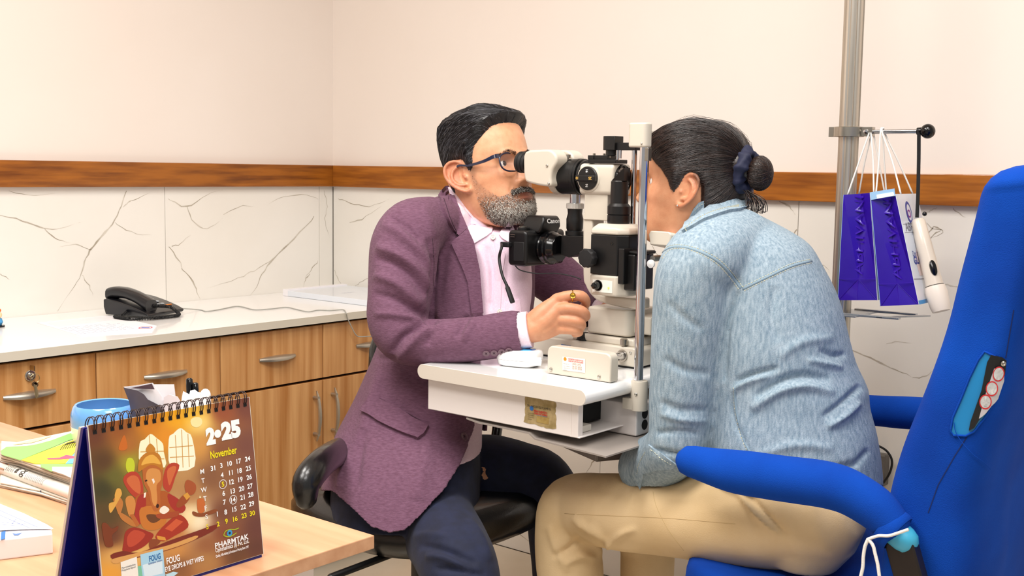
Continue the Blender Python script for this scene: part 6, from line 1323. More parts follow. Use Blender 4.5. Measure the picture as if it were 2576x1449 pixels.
def d_extra(W, m):
    W = W.copy(); q_ = np.clip(m, 0, 1)*np.exp(-((W[..., 2]-.095)/.028)**2)*np.clip((W[..., 0]-.045)/.03, 0, 1); W[..., 0] += .006*q_; W[..., 2] += .001*q_; k_ = np.clip(m, 0, 1)*np.clip((-.05-W[..., 0])/.04, 0, 1); W[..., 0] += .017*k_; W[..., 2] -= .012*np.clip(m, 0, 1)*np.clip((W[..., 0]-.040)/.04, 0, 1)*np.clip((W[..., 2]-.085)/.03, 0, 1)
    n_ = .0008*np.sin(W[..., 2]*420+W[..., 0]*160+3*np.sin(W[..., 1]*60))*np.clip(m, 0, 1); W[..., 1] += n_*np.sign(W[..., 1]); W[..., 2] += n_; return W
mb = MB(); capm = MB(); grid_mesh(capm, *hair_cap(doc_f, d_line, d_thick, d_extra), doc_f)
hair_d = mat('hair_black', '#101013', rough=.38, spec=.6, col2='#1e1d22', nscale=60, stretch=(1, 3, 6))
hair_g = mat('hair_grey', '#5a5a60', rough=.4)
cap_me = capm.mesh(); hc = link('hair', cap_me, hair_d, D, angle=180)
def cap_tree(o): return bvh_fn(o).tree
ct_d = cap_tree(hc); hcen = Vector(doc_f.w((-.01, 0, .01)))
def on_cap(tree, cen, dr, off):
    dr = Vector(dr).normalized(); loc, nor, i, d = tree.ray_cast(cen, dr)
    return None if loc is None else np.array(loc)+np.array(dr)*off
def strands(name, T, fr, tree, line, flow, N, mats, r=.00055, seg=7, step=.009, lift=(.0002, .0018), seed=1, probs=(.8, .2), keep=None):
    R_ = np.random.default_rng(seed); mb = MB(); cen = Vector(fr.w((-.01, 0, .01))); made = 0; tries = 0
    while made < N and tries < N*6:
        tries += 1; d = R_.normal(0, 1, 3); d /= np.linalg.norm(d)
        p = np.array([-.01, 0, .01])+d*.1
        h = on_cap(tree, cen, fr.R @ d, 0)
        if h is None: continue
        l = fr.l(h)
        if l[2]*.95 < line(l[0]*.9, abs(l[1]))-.002 or (keep and not keep(l)): continue
        pts = []; cur = l; off = R_.uniform(*lift); ok = True; jit = R_.normal(0, .06, 3)
        for k in range(seg//2+1):
            cur = cur-flow(cur)/np.linalg.norm(flow(cur))*step; q2 = on_cap(tree, cen, fr.R @ ((cur-np.array([-.01, 0, .01]))/np.linalg.norm(cur-np.array([-.01, 0, .01]))), 0)
            if q2 is None: break
            c2_ = fr.l(q2)
            if c2_[2]*.94 < line(c2_[0]*.88, abs(c2_[1]))-.004: cur = cur+flow(cur)/np.linalg.norm(flow(cur))*step; break
            cur = c2_
        for k in range(seg):
            f_ = flow(cur)+jit; f_ /= np.linalg.norm(f_)
            dd = cur-np.array([-.01, 0, .01]); ld = np.linalg.norm(dd); q_ = on_cap(tree, cen, fr.R @ (dd/ld), off*math.sin(PI*(k+.5)/seg)+.0002)
            if q_ is None: ok = False; break
            pts.append(q_); nx = cur+f_*step; cur = nx
            q2 = on_cap(tree, cen, fr.R @ ((nx-np.array([-.01, 0, .01]))/np.linalg.norm(nx-np.array([-.01, 0, .01]))), 0)
            if q2 is None: break
            cur = fr.l(q2)
        if len(pts) < 4: continue
        mb.cur = int(R_.choice(len(mats), p=probs)); hair_ribbon(mb, pts, r*R_.uniform(.7, 1.4)); made += 1
    mb.cur = 0
    return mb.build(name, mats, T, fix=False, angle=180, kind='stuff')
def d_flow(l):
    x, y, z = l; s_ = -1 if y < 0 else 1
    top = np.array([-.85, .35*s_ if abs(y) > .02 else .2, -.1]); side = np.array([-.75, .05*s_, -.75]); back = np.array([-.2, 0, -1.0])
    t = np.clip((.09-z)/.06, 0, 1); b = np.clip((-.05-x)/.04, 0, 1); return (top*(1-t)+side*t)*(1-b)+back*b
strands('hair_strands', hc, doc_f, ct_d, d_line, d_flow, 3600, [hair_d, hair_g], r=.00055, seg=9, step=.011, seed=3, probs=(.86, .14), lift=(.0001, .0012))
# beard, moustache, eyebrows as short hairs
br_w = mat('beard_white', '#e6e1d8', rough=.5); br_g = mat('beard_grey', '#9a938c', rough=.5); br_k = mat('beard_black', '#1a1614', rough=.5); br_b = mat('beard_brown', '#5d4334', rough=.5)
SKIN = {}
def short_hairs(name, T, fr, me, maskw, N, lenfn, dirfn, pick, mats, r=.00032, seed=5):
    R_ = np.random.default_rng(seed); co = SKIN[T][0]; no = SKIN[T][1]; w = maskw/maskw.sum(); idx = R_.choice(len(co), N, p=w); mb = MB()
    for i in idx:
        p = co[i]+R_.normal(0, .0008, 3); n_ = no[i]; l = fr.l(p); L_ = lenfn(l)*R_.uniform(.6, 1.2); d = fr.R @ dirfn(l); d = d/np.linalg.norm(d)*.9+n_*.45+R_.normal(0, .22, 3); d /= np.linalg.norm(d)
        q1 = p+(n_*.6+d*.8)*L_*.45; q2 = q1+d*L_*.55-n_*L_*.08; mb.cur = pick(l, R_); hair_ribbon(mb, [p-n_*.0008, q1, q2], r*R_.uniform(.8, 1.3))
    mb.cur = 0; return mb.build(name, mats, T, fix=False, angle=180, kind='stuff')
SKIN[D] = SKIN_D
wb_ = (bm_k > .3)*np.clip(1-lipm*1.5, 0, 1)*(1-.75*(x > .05)*g(z, -.088, .005)*g(ay, 0, .012)*0)*hd*(ay < .09)
def b_len(l): return .0014+.0048*np.clip((-.06-l[2])/.04, 0, 1)*np.clip((l[0]-.01)/.03, 0, 1)
def b_pick(l, R_):
    if l[2] > -.070 and l[0] > .065: return int(R_.choice(4, p=[.22, .26, .42, .10]))
    t = np.clip((-.045-l[2])/.05, 0, 1)*np.clip((l[0]-.01)/.04, 0, 1)
    return int(R_.choice(4, p=[.10+.52*t, .25+.03*t, .25-.12*t, .40-.43*t if .40-.43*t > 0 else 0]/np.sum([.10+.52*t, .25+.03*t, .25-.12*t, max(0, .40-.43*t)]))) if True else 0
_bp = b_pick
def b_pick(l, R_):
    if l[2] > -.070 and l[0] > .065: p = np.array([.20, .28, .42, .10])
    else:
        t = np.clip((-.045-l[2])/.05, 0, 1)*np.clip((l[0]-.01)/.04, 0, 1); p = np.array([.12+.62*t, .22+.03*t, .20-.12*t, max(0, .46-.46*t)])
    return int(R_.choice(4, p=p/p.sum()))
near_w = np.where(y < .03, 1.0, .35)
short_hairs('beard', D, doc_f, me, wb_*(z < -.010)*near_w*(.16+2.2*np.clip((-.052-z)/.025, 0, 1)), 8000, b_len, lambda l: np.array([.25, 0.0, -1.0]) if l[2] < -.06 else np.array([.1, 0, -1.]), b_pick, [br_w, br_g, br_k, br_b], r=.00036)
mw = hd*(x > .07)*(ay < .034)*np.clip(g(z, -.0625-.10*np.clip(ay-.012, 0, 1)*1.6, .0055), 0, 1)*(ay > .0)
short_hairs('moustache', D, doc_f, me, mw*near_w*(mw > .3), 2200, lambda l: .0062, lambda l: np.array([.35, np.sign(l[1])*.55, -.8]), lambda l, R_: int(R_.choice(4, p=[.25, .28, .40, .07])), [br_w, br_g, br_k, br_b], r=.0004, seed=8)
ew = hd*(x > .05)*np.clip(g(z, .0215-.35*np.abs(ay-.030), .0030), 0, 1)*((ay > .012) & (ay < .052)); short_hairs('eyebrow', D, doc_f, me, ew*(ew > .3), 520, lambda l: .0052, lambda l: np.array([-.2, np.sign(l[1])*1.0, .25]), lambda l, R_: 0, [br_k], r=.00032, seed=9)
# spectacles
gl = thing('spectacles', doc_f.w((.1, 0, 0)), None); gl.parent = D; gl.location = doc_f.w((.1, 0, 0))-ORG[D]
navyp = mat('frame_navy', '#141a38', rough=.2, coat=.4)
for s_ in (-1, 1):
    mb = MB(); E = [(math.cos(t), math.sin(t)) for t in [2*PI*k/40 for k in range(40)]]
    ring = [doc_f.w((.0925-.0045*abs(a_)-.004*(s_*.031+a_*.026)*s_*.5, s_*.033+.0265*np.sign(a_)*abs(a_)**.8, -.004+.0200*np.sign(b_)*abs(b_)**.8)) for a_, b_ in E]; mb.tube(ring, .0019, 8, closed=True); mb.build('lens_rim', navyp, gl, angle=180)
    mb = MB(); c_ = np.mean(ring, 0); mb.add([c_]+ring, [(0, k+1, (k+1) % 40+1) for k in range(40)]); mb.build('lens', mat('lens_glass', '#c8d2e0', rough=.02, alpha=.05, spec=.8), gl, fix=False, angle=180)
    mb = MB(); tp_ = [doc_f.w(p) for p in ((.0885, s_*.058, .010), (.085, s_*.070, .010), (.06, s_*.0785, .0075), (.02, s_*.0815, .012), (-.004, s_*.0830, .020), (-.020, s_*.0835, .018), (-.030, s_*.082, .004))]; P_ = smooth_path(tp_, 5)
    fr_ = [];
    for i, p in enumerate(P_):
        h_ = np.interp(i/len(P_), [0, .15, .5, 1], [.0055, .0040, .0024, .0020]); o_ = (doc_f.R @ np.array([0, s_, 0]))*.0012; u_ = doc_f.R @ np.array([0, 0, 1.])*h_; fr_.append([p-u_-o_, p-u_+o_, p+u_+o_, p+u_-o_])
    mb.rings(fr_); mb.build('temple', navyp, gl, angle=60)
mb = MB(); mb.tube(smooth_path([doc_f.w(p) for p in ((.0925, -.008, .004), (.098, 0, .009), (.0925, .008, .004))], 4), .0016, 8); mb.build('bridge', navyp, gl, angle=180)
# ring on the index finger
rc = at(1440, 745, 2.336); mb = MB(); ad = at(1462, 745, 2.338)-at(1432, 744, 2.338); ad /= np.linalg.norm(ad); q1 = np.cross(ad, UP); q1 /= np.linalg.norm(q1); q2 = np.cross(ad, q1)
mb.tube([rc+(q1*math.cos(t)+q2*math.sin(t))*.0116 for t in [2*PI*k/28 for k in range(28)]], .0012, 8, closed=True); fn_ = -FWD*.9+UP*.1; fn_ -= ad*fn_.dot(ad); fn_ /= np.linalg.norm(fn_)
mb.lathe(rc+fn_*.0112, fn_, [(0, .0052), (.0016, .0060), (.0026, .0056), (.0022, .0040), (.0030, .0034), (.0034, 0)], n=24); mb.build('finger_ring', mat('gold', '#c8a040', rough=.25, metal=1), D)

# ---- blazer
NS = [(1100, 1230, 492, 2.66, .07), (1068, 1290, 514, 2.66, .095), (1022, 1322, 548, 2.67, .130), (990, 1338, 600, 2.67, .150), (985, 1345, 680, 2.67, .155), (975, 1340, 780, 2.665, .160), (945, 1300, 880, 2.65, .165), (902, 1250, 980, 2.63, .17), (862, 1228, 1060, 2.60, .185), (833, 1226, 1130, 2.56, .215), (815, 1228, 1200, 2.53, .235), (812, 1225, 1280, 2.51, .25), (835, 1210, 1350, 2.50, .245)]
mb = MB(); S = smooth_path([list(s_) for s_ in NS], 3); mb.rings([sec(s_[0], s_[1], s_[2], s_[3], s_[4], 2.25, 56) for s_ in S])
limb(mb, [(1085, 568, 2.56, .066), (1037, 584, 2.50, .0715), (1017, 622, 2.47, .0735), (1010, 680, 2.455, .0725), (1006, 745, 2.44, .069), (1003, 805, 2.428, .065), (1016, 846, 2.412, .0585), (1060, 860, 2.40, .0505), (1130, 858, 2.385, .0470), (1220, 850, 2.37, .0462), (1296, 838, 2.358, .0458)], 32)
wlimb(mb, [list((fs+np.array([-1.80, 1.99, 1.03]))/2)+[.09], list(fs+[0, 0, -.01])+[.075], list((fs+fe)/2)+[.066], list(fe)+[.058], list((fe+fw)/2)+[.050], list(fw-(fw-fe)*.12)+[.044]], 28)
jm = fuse(mb, .0042, 6, .5)
open_poly = [(1141, 470), (1158, 530), (1168, 576), (1182, 612), (1196, 679), (1205, 795), (1214, 940), (1196, 1064), (1192, 1085), (1160, 1168), (1120, 1230), (1068, 1288), (1022, 1333), (980, 1341), (933, 1327), (893, 1287), (834, 1235), (800, 1235), (800, 1500), (1500, 1500), (1500, 800), (1318, 800), (1312, 760), (1302, 700), (1294, 640), (1288, 590), (1283, 540), (1260, 480), (1240, 440), (1150, 440)]
hem = [(834, 1235), (893, 1287), (933, 1327), (980, 1341), (1022, 1333), (1068, 1288), (1120, 1230), (1160, 1168), (1196, 1085), (1500, 1085), (1500, 1600), (700, 1600), (700, 1235)]
def jmask(C, N):
    pp = proj(C); v = C-EYE; v /= np.linalg.norm(v, axis=1)[:, None]; fc = -(N*v).sum(1)
    a = inside_np(open_poly, pp[:, 0], pp[:, 1]) & (fc > -.05) & (pp[:, 2] < 2.9)
    sl_ = (np.hypot(pp[:, 0]-1310, 0) < 40) & (pp[:, 1] > 770) & (pp[:, 1] < 905) & (pp[:, 2] < 2.42)
    b = inside_np(hem, pp[:, 0], pp[:, 1]); near_sleeve = (pp[:, 2] < 2.44) & (pp[:, 1] < 915) & (pp[:, 1] > 770)
    axs = at(1325, 834, 2.354)-at(1220, 850, 2.37); axs /= np.linalg.norm(axs); cuff = ((C-at(1314, 836, 2.356)) @ axs > 0) & near_sleeve
    axf = (fw-fe)/np.linalg.norm(fw-fe); cuf2 = ((C-(fw-(fw-fe)*.10)) @ axf > 0) & (np.linalg.norm(C-fw, axis=1) < .09)
    return (a & ~near_sleeve) | b | cuff | cuf2
noise_disp(jm, .0016, 22, 4)
folds(jm, [([(1092, 640), (1088, 720), (1090, 790), (1100, 800)], 9, -.006), ([(1075, 600), (1092, 660), (1092, 720)], 7, -.004), ([(945, 620), (1000, 640), (1050, 680), (1085, 730)], 12, .008), ([(945, 650), (1000, 668), (1040, 700), (1070, 745)], 10, -.006),
           ([(940, 690), (1000, 715), (1060, 770)], 13, .007), ([(938, 740), (990, 752), (1060, 790), (1095, 800)], 12, -.006), ([(960, 560), (1010, 590), (1060, 640), (1085, 690)], 12, .006), ([(980, 545), (1020, 570), (1060, 610)], 8, -.004),
           ([(1095, 800), (1060, 815), (1010, 850), (985, 890)], 9, -.009), ([(1110, 815), (1070, 835), (1030, 870), (1000, 905)], 10, .007), ([(1105, 800), (1085, 830), (1075, 870)], 8, -.005), ([(1180, 795), (1165, 815), (1150, 850)], 8, -.005), ([(1200, 800), (1185, 820), (1165, 860)], 9, .004),
           ([(940, 790), (980, 790), (1040, 800), (1080, 812)], 10, .005), ([(1135, 560), (1125, 620), (1110, 700), (1105, 780)], 12, -.004), ([(1060, 520), (1080, 560), (1095, 600)], 14, .004), ([(920, 1080), (905, 1140), (895, 1230)], 10, -.005), ([(960, 930), (930, 1020), (900, 1120)], 16, .005),
           ([(1080, 1100), (1060, 1180), (1050, 1260)], 24, .005), ([(880, 1140), (860, 1190), (850, 1230)], 9, .005), ([(1010, 940), (1090, 960), (1170, 960)], 12, -.005), ([(980, 1000), (1040, 1060), (1060, 1140)], 14, -.003), ([(1000, 900), (950, 900), (940, 860)], 8, -.004)])
jpre = bvh_fn([jm]); delete_faces(jm, jmask); jm = solid(jm, .0035)
jk = link('blazer', jm, blazer_m, D, angle=180)
jf = bvh_fn(jk)
# a stiffer surface to carry lapels: blazer plus inner shirt surface
mb = MB(); S2 = [s_ for s_ in S if 575 < s_[2] < 1150]; mb.rings([sec(1150, 1275, 560, 2.665, .06, 2.25, 56), sec(1090, 1290, 572, 2.665, .10, 2.25, 56)]+[sec(max(s_[0]+34, 1125 if s_[2] < 860 else 0), s_[1]-6-(8 if s_[2] > 860 else 0), s_[2], s_[3]+.004, s_[4]-(.010 if s_[2] < 860 else .018), 3.4 if s_[2] < 860 else 2.25, 56) for i, s_ in enumerate(S2)])
sm_ = apply_mods(mb.mesh(), [('REMESH', dict(mode='VOXEL', voxel_size=.005)), ('SMOOTH', dict(iterations=4, factor=.5))])
folds(sm_, [([(1258, 640), (1252, 700), (1248, 790)], 5, .002), ([(1205, 620), (1225, 680), (1232, 760)], 8, .003), ([(1280, 640), (1276, 720), (1290, 780)], 8, -.003), ([(1225, 620), (1238, 680), (1236, 780)], 7, -.003), ([(1250, 1060), (1240, 1085), (1232, 1110)], 5, -.005)])
noise_disp(sm_, .0008, 30, 9); sh = link('shirt', sm_, shirt_m, D, angle=180); sf = bvh_fn(sh)
both = bvh_fn([jk, sh])
def cpatch(name, poly, th, m, fn, parent, step=7, fold=None, under=.003, **k):
    mb = MB(); P = smooth_path(poly, 2, closed=True) if k.pop('round_', False) else poly; patch(fn, [tuple(p) for p in P], th, step, under, mb, fold); return mb.build(name, m, parent, angle=50, **k)
cpatch('jacket_collar', [(1106, 497), (1108, 522), (1122, 552), (1136, 577), (1155, 595), (1177, 576), (1158, 533), (1143, 492), (1136, 474), (1120, 476)], .0075, blazer_m, jpre, jk)
cpatch('lapel', [(1138, 611), (1177, 577), (1192, 612), (1206, 679), (1215, 795), (1187, 797), (1177, 712), (1165, 679), (1145, 632)], .0080, blazer_m, jpre, jk)
cpatch('pocket_flap', [(933, 1002), (955, 1004), (1015, 1036), (1078, 1071), (1067, 1096), (1051, 1107), (999, 1085), (950, 1060), (911, 1035)], .0085, blazer_m, jf, jk)
seam_d = mat('blazer_seam', '#3c2432', rough=.95)
mb = MB(); strip(jf, [(1112, 506), (1124, 548), (1140, 578), (1152, 596)], .0016, .0085, 6, mb); strip(jf, [(1088, 600), (1092, 660), (1090, 720)], .0016, .0004, 6, mb); strip(jf, [(933, 1000), (955, 1002), (1015, 1034), (1078, 1069)], .0018, .0006, 6, mb); mb.build('seam', seam_d, jk, kind='stuff', angle=180)
btn = mat('button_plum', '#6a4e5a', rough=.3)
def button(fn, px, py, r, parent, m=btn, holes=seam_d, off=.0008):
    h = fn(px, py)
    if h is None: return
    p, n_ = h; mb = MB(); mb.lathe(p+n_*off, n_, [(0, r), (.0018, r), (.0022, r*.85), (.0014, r*.7), (.0014, 0)], n=24); b_ = mb.build('button', m, parent)
    mb = MB(); e1 = np.cross(n_, [0, 0, 1]); e1 /= np.linalg.norm(e1); e2 = np.cross(n_, e1)
    mb.obox(p+n_*(off+.0016), e1+e2, r*.38, e1-e2, r*.06, n_, .0003); mb.obox(p+n_*(off+.0016), e1-e2, r*.38, e1+e2, r*.06, n_, .0003); mb.build('thread', holes, b_, smooth=False)
for i, c in enumerate(((1223, 888), (1243, 887), (1262, 884), (1280, 881))): button(jf, c[0], c[1], .0072, jk)
button(jf, 1166, 1099, .0092, jk, off=.0018)
# shirt collar, placket, cuff
shc = mat('shirt_collar_pink', '#f2dcea', rough=.75, col2='#f7e6f0', nscale=300, c0=.4, c1=.6)
colfn = bvh_fn([dbody, sh, jk])
def lift(a, b): return lambda px, py: a+(b-a)*np.clip((px-1138)/100, 0, 1)
mb = MB(); cring = []
# standing collar band around the neck
def neck_ring(zz, r, x0, n=40):
    return [np.array([x0+math.cos(t)*r*1.08, 1.992+math.sin(t)*r, zz-math.cos(t)*r*.42]) for t in [2*PI*k/n for k in range(n)]]
r0, r1 = neck_ring(1.052, .080, -1.772), neck_ring(1.092, .0675, -1.760); mb.rings([r0, [(a_+b_)/2*1.0 for a_, b_ in zip(r0, r1)], r1, neck_ring(1.093, .0640, -1.760), neck_ring(1.052, .076, -1.772)], cap=False, closed=True); mb.build('collar_band', shc, sh, angle=60)
cpatch('collar_wing', [(1131, 470), (1152, 494), (1170, 520), (1192, 545), (1240, 577), (1236, 588), (1215, 600), (1193, 613), (1170, 577), (1148, 534)], .0045, shc, colfn, sh, step=6)
cpatch('collar_wing', [(1281, 554), (1291, 578), (1290, 612), (1275, 608), (1262, 600), (1255, 592), (1266, 575)], .0045, shc, colfn, sh, step=5)
cpatch('placket', [(1240, 590), (1254, 592), (1270, 640), (1262, 700), (1258, 792), (1240, 792), (1243, 700), (1250, 650)], .0018, shirt_m, sf, sh, step=8)
cpatch('chest_pocket', [(1272, 762), (1306, 752), (1310, 790), (1272, 792)], .0022, shirt_m, sf, sh, step=8)
pearl = mat('button_pearl', '#efe6dc', rough=.2)
button(sf, 1240, 598, .0058, sh, pearl, mat('thread_pale', '#c9b8b8', rough=.8), .003); button(sf, 1256, 784, .0055, sh, pearl, mat('thread_pale', '#c9b8b8'), .003)
mb = MB(); a_, b_ = at(1280, 838, 2.361), at(1333, 829, 2.3535); mb.tube([a_, (a_+b_)/2, b_, b_-(b_-a_)*.05, (a_+b_)/2], [.0385, .0385, .0378, .0355, .035], 32, cap=False); mb.build('shirt_cuff', shc, sh, angle=60)
mb = MB(); axf = (fw-fe)/np.linalg.norm(fw-fe); mb.tube([fw-axf*.03, fw-axf*.002], [.037, .036], 28); mb.build('shirt_cuff', shc, sh, angle=60)
# trousers and shoes
mb = MB(); mb.rings([sec(s_[0]+25, s_[1]-20, s_[2], s_[3], s_[4]-.055, 2.25, 40) for s_ in S if s_[2] > 1040 and s_[2] < 1300])
limb(mb, [(1070, 1245, 2.58, .090), (1095, 1310, 2.45, .086), (1132, 1378, 2.30, .080), (1158, 1436, 2.22, .0765), (1174, 1510, 2.20, .069), (1180, 1620, 2.21, .062), (1185, 1790, 2.23, .058)], 32)
limb(mb, [(1150, 1205, 2.66, .105), (1235, 1212, 2.66, .108), (1310, 1214, 2.64, .096), (1362, 1220, 2.62, .078), (1392, 1270, 2.62, .068), (1400, 1380, 2.64, .062), (1405, 1520, 2.66, .056)], 32)
tm_ = fuse(mb, .0055, 5, .5); noise_disp(tm_, .0012, 25, 2)
folds(tm_, [([(1050, 1372), (1100, 1378), (1160, 1400), (1200, 1420)], 9, -.006), ([(1070, 1400), (1120, 1405), (1190, 1440)], 9, .006), ([(1040, 1350), (1080, 1345), (1140, 1350)], 9, .004), ([(1180, 1300), (1210, 1350), (1235, 1410)], 10, .004), ([(1090, 1430), (1150, 1432), (1220, 1449)], 8, -.005)])
link('trousers', tm_, navy_m, D, angle=180)
def shoe(T, heel, toe, m):
    h, t = np.array(heel, float), np.array(toe, float); d = (t-h)/np.linalg.norm(t-h); s_ = np.cross([0, 0, 1], d); mb = MB(); R = []
    for u, w, hh in ((0, .022, .05), (.02, .031, .062), (.08, .034, .070), (.14, .042, .050), (.20, .046, .036), (.25, .038, .028), (.272, .018, .018)):
        c = h+d*u; R.append([c+s_*w*math.cos(a_)+np.array([0, 0, max(0.0, (hh*.5+hh*.5*math.sin(a_)))]) for a_ in [2*PI*k/20 for k in range(20)]])
    mb.rings(R); o = mb.build('shoe', m, T, angle=60); mb = MB(); mb.prism([h+d*u+s_*w for u, w in ((-.004, -.02), (.08, -.034), (.2, -.046), (.26, -.035), (.278, 0), (.26, .035), (.2, .046), (.08, .034), (-.004, .02))], (0, 0, .010)); mb.build('sole', rubber, o, smooth=False)
for hp in (at(1185, 1790, 2.23), at(1405, 1520, 2.66)):
    shoe(D, (hp[0]-.05, hp[1], .001), (hp[0]+.2, hp[1]-.03, .001), blackg)

# ---- doctor's chair
DC = thing('office_chair', (-1.80, 1.87, 0), 'black leather office chair under the man in the plum blazer', 'chair')
R = []
for z_, s_ in ((.395, .80), (.405, .93), (.43, 1.0), (.455, 1.0), (.475, .95), (.487, .85), (.490, .5)): R.append(superell(np.array([-1.765, 1.855, z_]), np.array([1., 0, 0]), np.array([0, 1., 0]), .255*s_, .27*s_, 3.0, 48))
mb = MB(); mb.rings(R); mb.build('seat', leather, DC, angle=60)
mb = MB(); mb.cyl((-1.765, 1.855, .20), (-1.765, 1.855, .40), .026); mb.cyl((-1.765, 1.855, .34), (-1.765, 1.855, .40), .05, n=20); mb.build('column_cover', blackm, DC)
mb = MB(); mb.cyl((-1.765, 1.855, .08), (-1.765, 1.855, .30), .014); mb.build('gas_lift', chrome, DC)
for k in range(5):
    a_ = 2*PI*k/5+.5; d = np.array([math.cos(a_), math.sin(a_), 0]); c = np.array([-1.765, 1.855, 0]); mb = MB(); mb.tube([c+[0, 0, .10], c+d*.15+[0, 0, .09], c+d*.29+[0, 0, .07]], [.026, .022, .016], 12, round_end=True); lg = mb.build('base_leg', blackm, DC)
    mb = MB(); s_ = np.cross(d, [0, 0, 1]); mb.lathe(c+d*.29+s_*.02+[0, 0, .028], -s_, [(0, .020), (.002, .026), (.014, .026), (.016, .02), (.024, .02), (.026, .026), (.038, .026), (.040, .02)], n=20); mb.cyl(c+d*.29+[0, 0, .03], c+d*.29+[0, 0, .075], .008, n=10); mb.build('caster', blackm, lg)
mb = MB(); P_ = smooth_path([list(at(*p[:3]))+[p[3]] for p in ((770, 1250, 2.17, .024), (771, 1214, 2.17, .030), (796, 1178, 2.21, .030), (828, 1150, 2.32, .029), (868, 1132, 2.56, .030), (915, 1128, 2.75, .026))], 5)
mb.tube(P_[:, :3], P_[:, 3], 20, round_end=True, flat=.8); mb.build('arm_pad', leather, DC, angle=180)
mb = MB(); mb.tube(smooth_path([at(850, 1170, 2.48), at(880, 1290, 2.56), at(930, 1375, 2.56), np.array([-1.80, 1.80, .385])], 5), .014, 12); mb.build('arm_bracket', blackm, DC)
mb = MB(); c2 = [np.array([-1.86, 2.30, .62]), np.array([-1.60, 2.30, .62])]; mb.tube(smooth_path([np.array([-1.92, 2.16, .60]), np.array([-1.80, 2.17, .615]), np.array([-1.66, 2.17, .60])], 4), .026, 16, round_end=True); mb.tube([np.array([-1.80, 2.165, .60]), np.array([-1.80, 2.13, .42])], .013, 12); mb.build('arm_pad', leather, DC, angle=180)
mb = MB(); R = []
for u, hw in ((0, .10), (.04, .12), (.12, .13), (.20, .12), (.25, .095), (.27, .06)): c = np.array([-2.00-.06*u, 2.05, .56+u]); R.append(superell(c, np.array([1, 0, .2]), np.array([0, 1., 0]), .030 if u < .4 else .02, hw, 3, 40))
mb.rings(R); mb.build('backrest', leather, DC, angle=180)
mb = MB(); mb.tube(smooth_path([np.array([-1.80, 1.90, .40]), np.array([-1.98, 2.02, .40]), np.array([-2.035, 2.05, .48]), np.array([-2.035, 2.05, .62])], 5), .02, 12); mb.build('back_bracket', blackm, DC, angle=180)
mb = MB(); mb.tube([at(832, 1452, 2.28), at(1010, 1385, 2.42)], .0075, 10, round_end=True); mb.build('tilt_lever', blackm, DC)
# ================================================================== PATIENT
pf = Frame((-1.166, 1.982, 1.172), math.radians(180+17), math.radians(-8), 0, .985)
W = thing('person', (-.95, 1.97, 0), 'dark-haired person in denim jacket and khaki trousers, chin on the head rest', 'person')
mb = MB(); X, Y, Z = head_grid(1); grid_mesh(mb, X, Y, Z, pf)
ear(mb, pf, 1, 1.0, (-.012, .0750, -.006)); ear(mb, pf, -1, 1.0, (-.012, .0750, -.006))
wlimb(mb, [list(pf.w((-.035, 0, -.030)))+[.052], [-1.10, 1.985, 1.115, .050], [-1.06, 1.985, 1.07, .050], [-1.01, 1.985, 1.02, .055]], 28)
wlimb(mb, [list(pf.w((.000, 0, -.080)))+[.040], list(pf.w((-.055, 0, -.120)))+[.040]], 20)
wlimb(mb, [[-1.03, 1.985, 1.04, .06], [-.98, 1.98, .95, .08], [-.93, 1.97, .78, .08], [-.87, 1.96, .62, .09]], 24)
limb(mb, [(1850, 660, 2.155, 0.0471), (1765, 690, 2.089, 0.0441), (1735, 850, 2.079, 0.0401), (1712, 1050, 2.103, 0.0365), (1690, 1120, 2.155, 0.0323), (1668, 1165, 2.217, 0.0269), (1655, 1180, 2.226, 0.0235)], 20)
pw_ = at(1655, 1180, 2.226); hand_generic(mb, pw_, (-.8, .45, -.35), (.1, 0, -1), -1, .92, .35)
fe2 = np.array([-1.14, 2.16, .80]); fw2 = np.array([-1.27, 2.10, .71])
wlimb(mb, [[-1.05, 2.10, 1.0, .045], [-1.08, 2.13, .92, .04], list(fe2)+[.036], list(fw2)+[.024]], 20); hand_generic(mb, fw2, (-.8, -.35, -.3), (0, 0, -1), 1, .92, .3)
limb(mb, [(2040, 1290, 2.018, 0.0673), (1700, 1295, 2.195, 0.0567), (1450, 1280, 2.396, 0.0494), (1434, 1449, 2.419, 0.0434), (1440, 1750, 2.438, 0.0420)], 20)
wlimb(mb, [[-.92, 2.06, .575, .06], [-1.10, 2.10, .57, .055], [-1.29, 2.08, .54, .048], [-1.31, 2.08, .30, .042], [-1.31, 2.08, .08, .04]], 20)
me = fuse(mb, .0023, 3, .5); co = getco(me); Lc = pf.l(co); x, y, z = Lc.T; ay = np.abs(y); hd = z > -.15
C = np.tile(lin('#d99e78')[:3], (len(co), 1)); C = mix(C, '#e0a07c', .5*hd*g(ay, .05, .02)*g(z, -.03, .025)*(x > .0)); C = mix(C, '#c87a5c', .45*hd*(ay > .078)*(x < .01))
C = mix(C, '#a8544a', hd*(x > .06)*np.clip(1.3*g(ay, 0, .019)*(g(z, -.0712, .0045)+g(z, -.081, .0048)), 0, .85))
def w_line(x, ay): return np.interp(x, [-.12, -.09, -.06, -.044, -.037, -.020, -.002, .008, .014, .022, .030, .045, .060, .075, .11], [-.070, -.070, -.060, -.040, .012, .032, .028, .004, -.012, -.004, .012, .028, .038, .048, .058])
C = mix(C, '#4a3226', .75*hd*np.clip((z-w_line(x, ay)+.006)/.008, 0, 1)); C = mix(C, '#6b4a38', .5*hd*(x < -.02)*np.clip((z-w_line(x, ay)+.022)/.02, 0, 1)*(ay > .02))
vcolor(me, C); SKIN[W] = (co.copy(), getno(me)); wbody = link('body', me, skin_mat('skin_patient'), W, angle=180); eyes(W, pf)
def w_thick(X, Y, Z): return .006+.004*np.clip((Z-.02)/.08, 0, 1)+.004*np.clip((-X-.03)/.05, 0, 1)
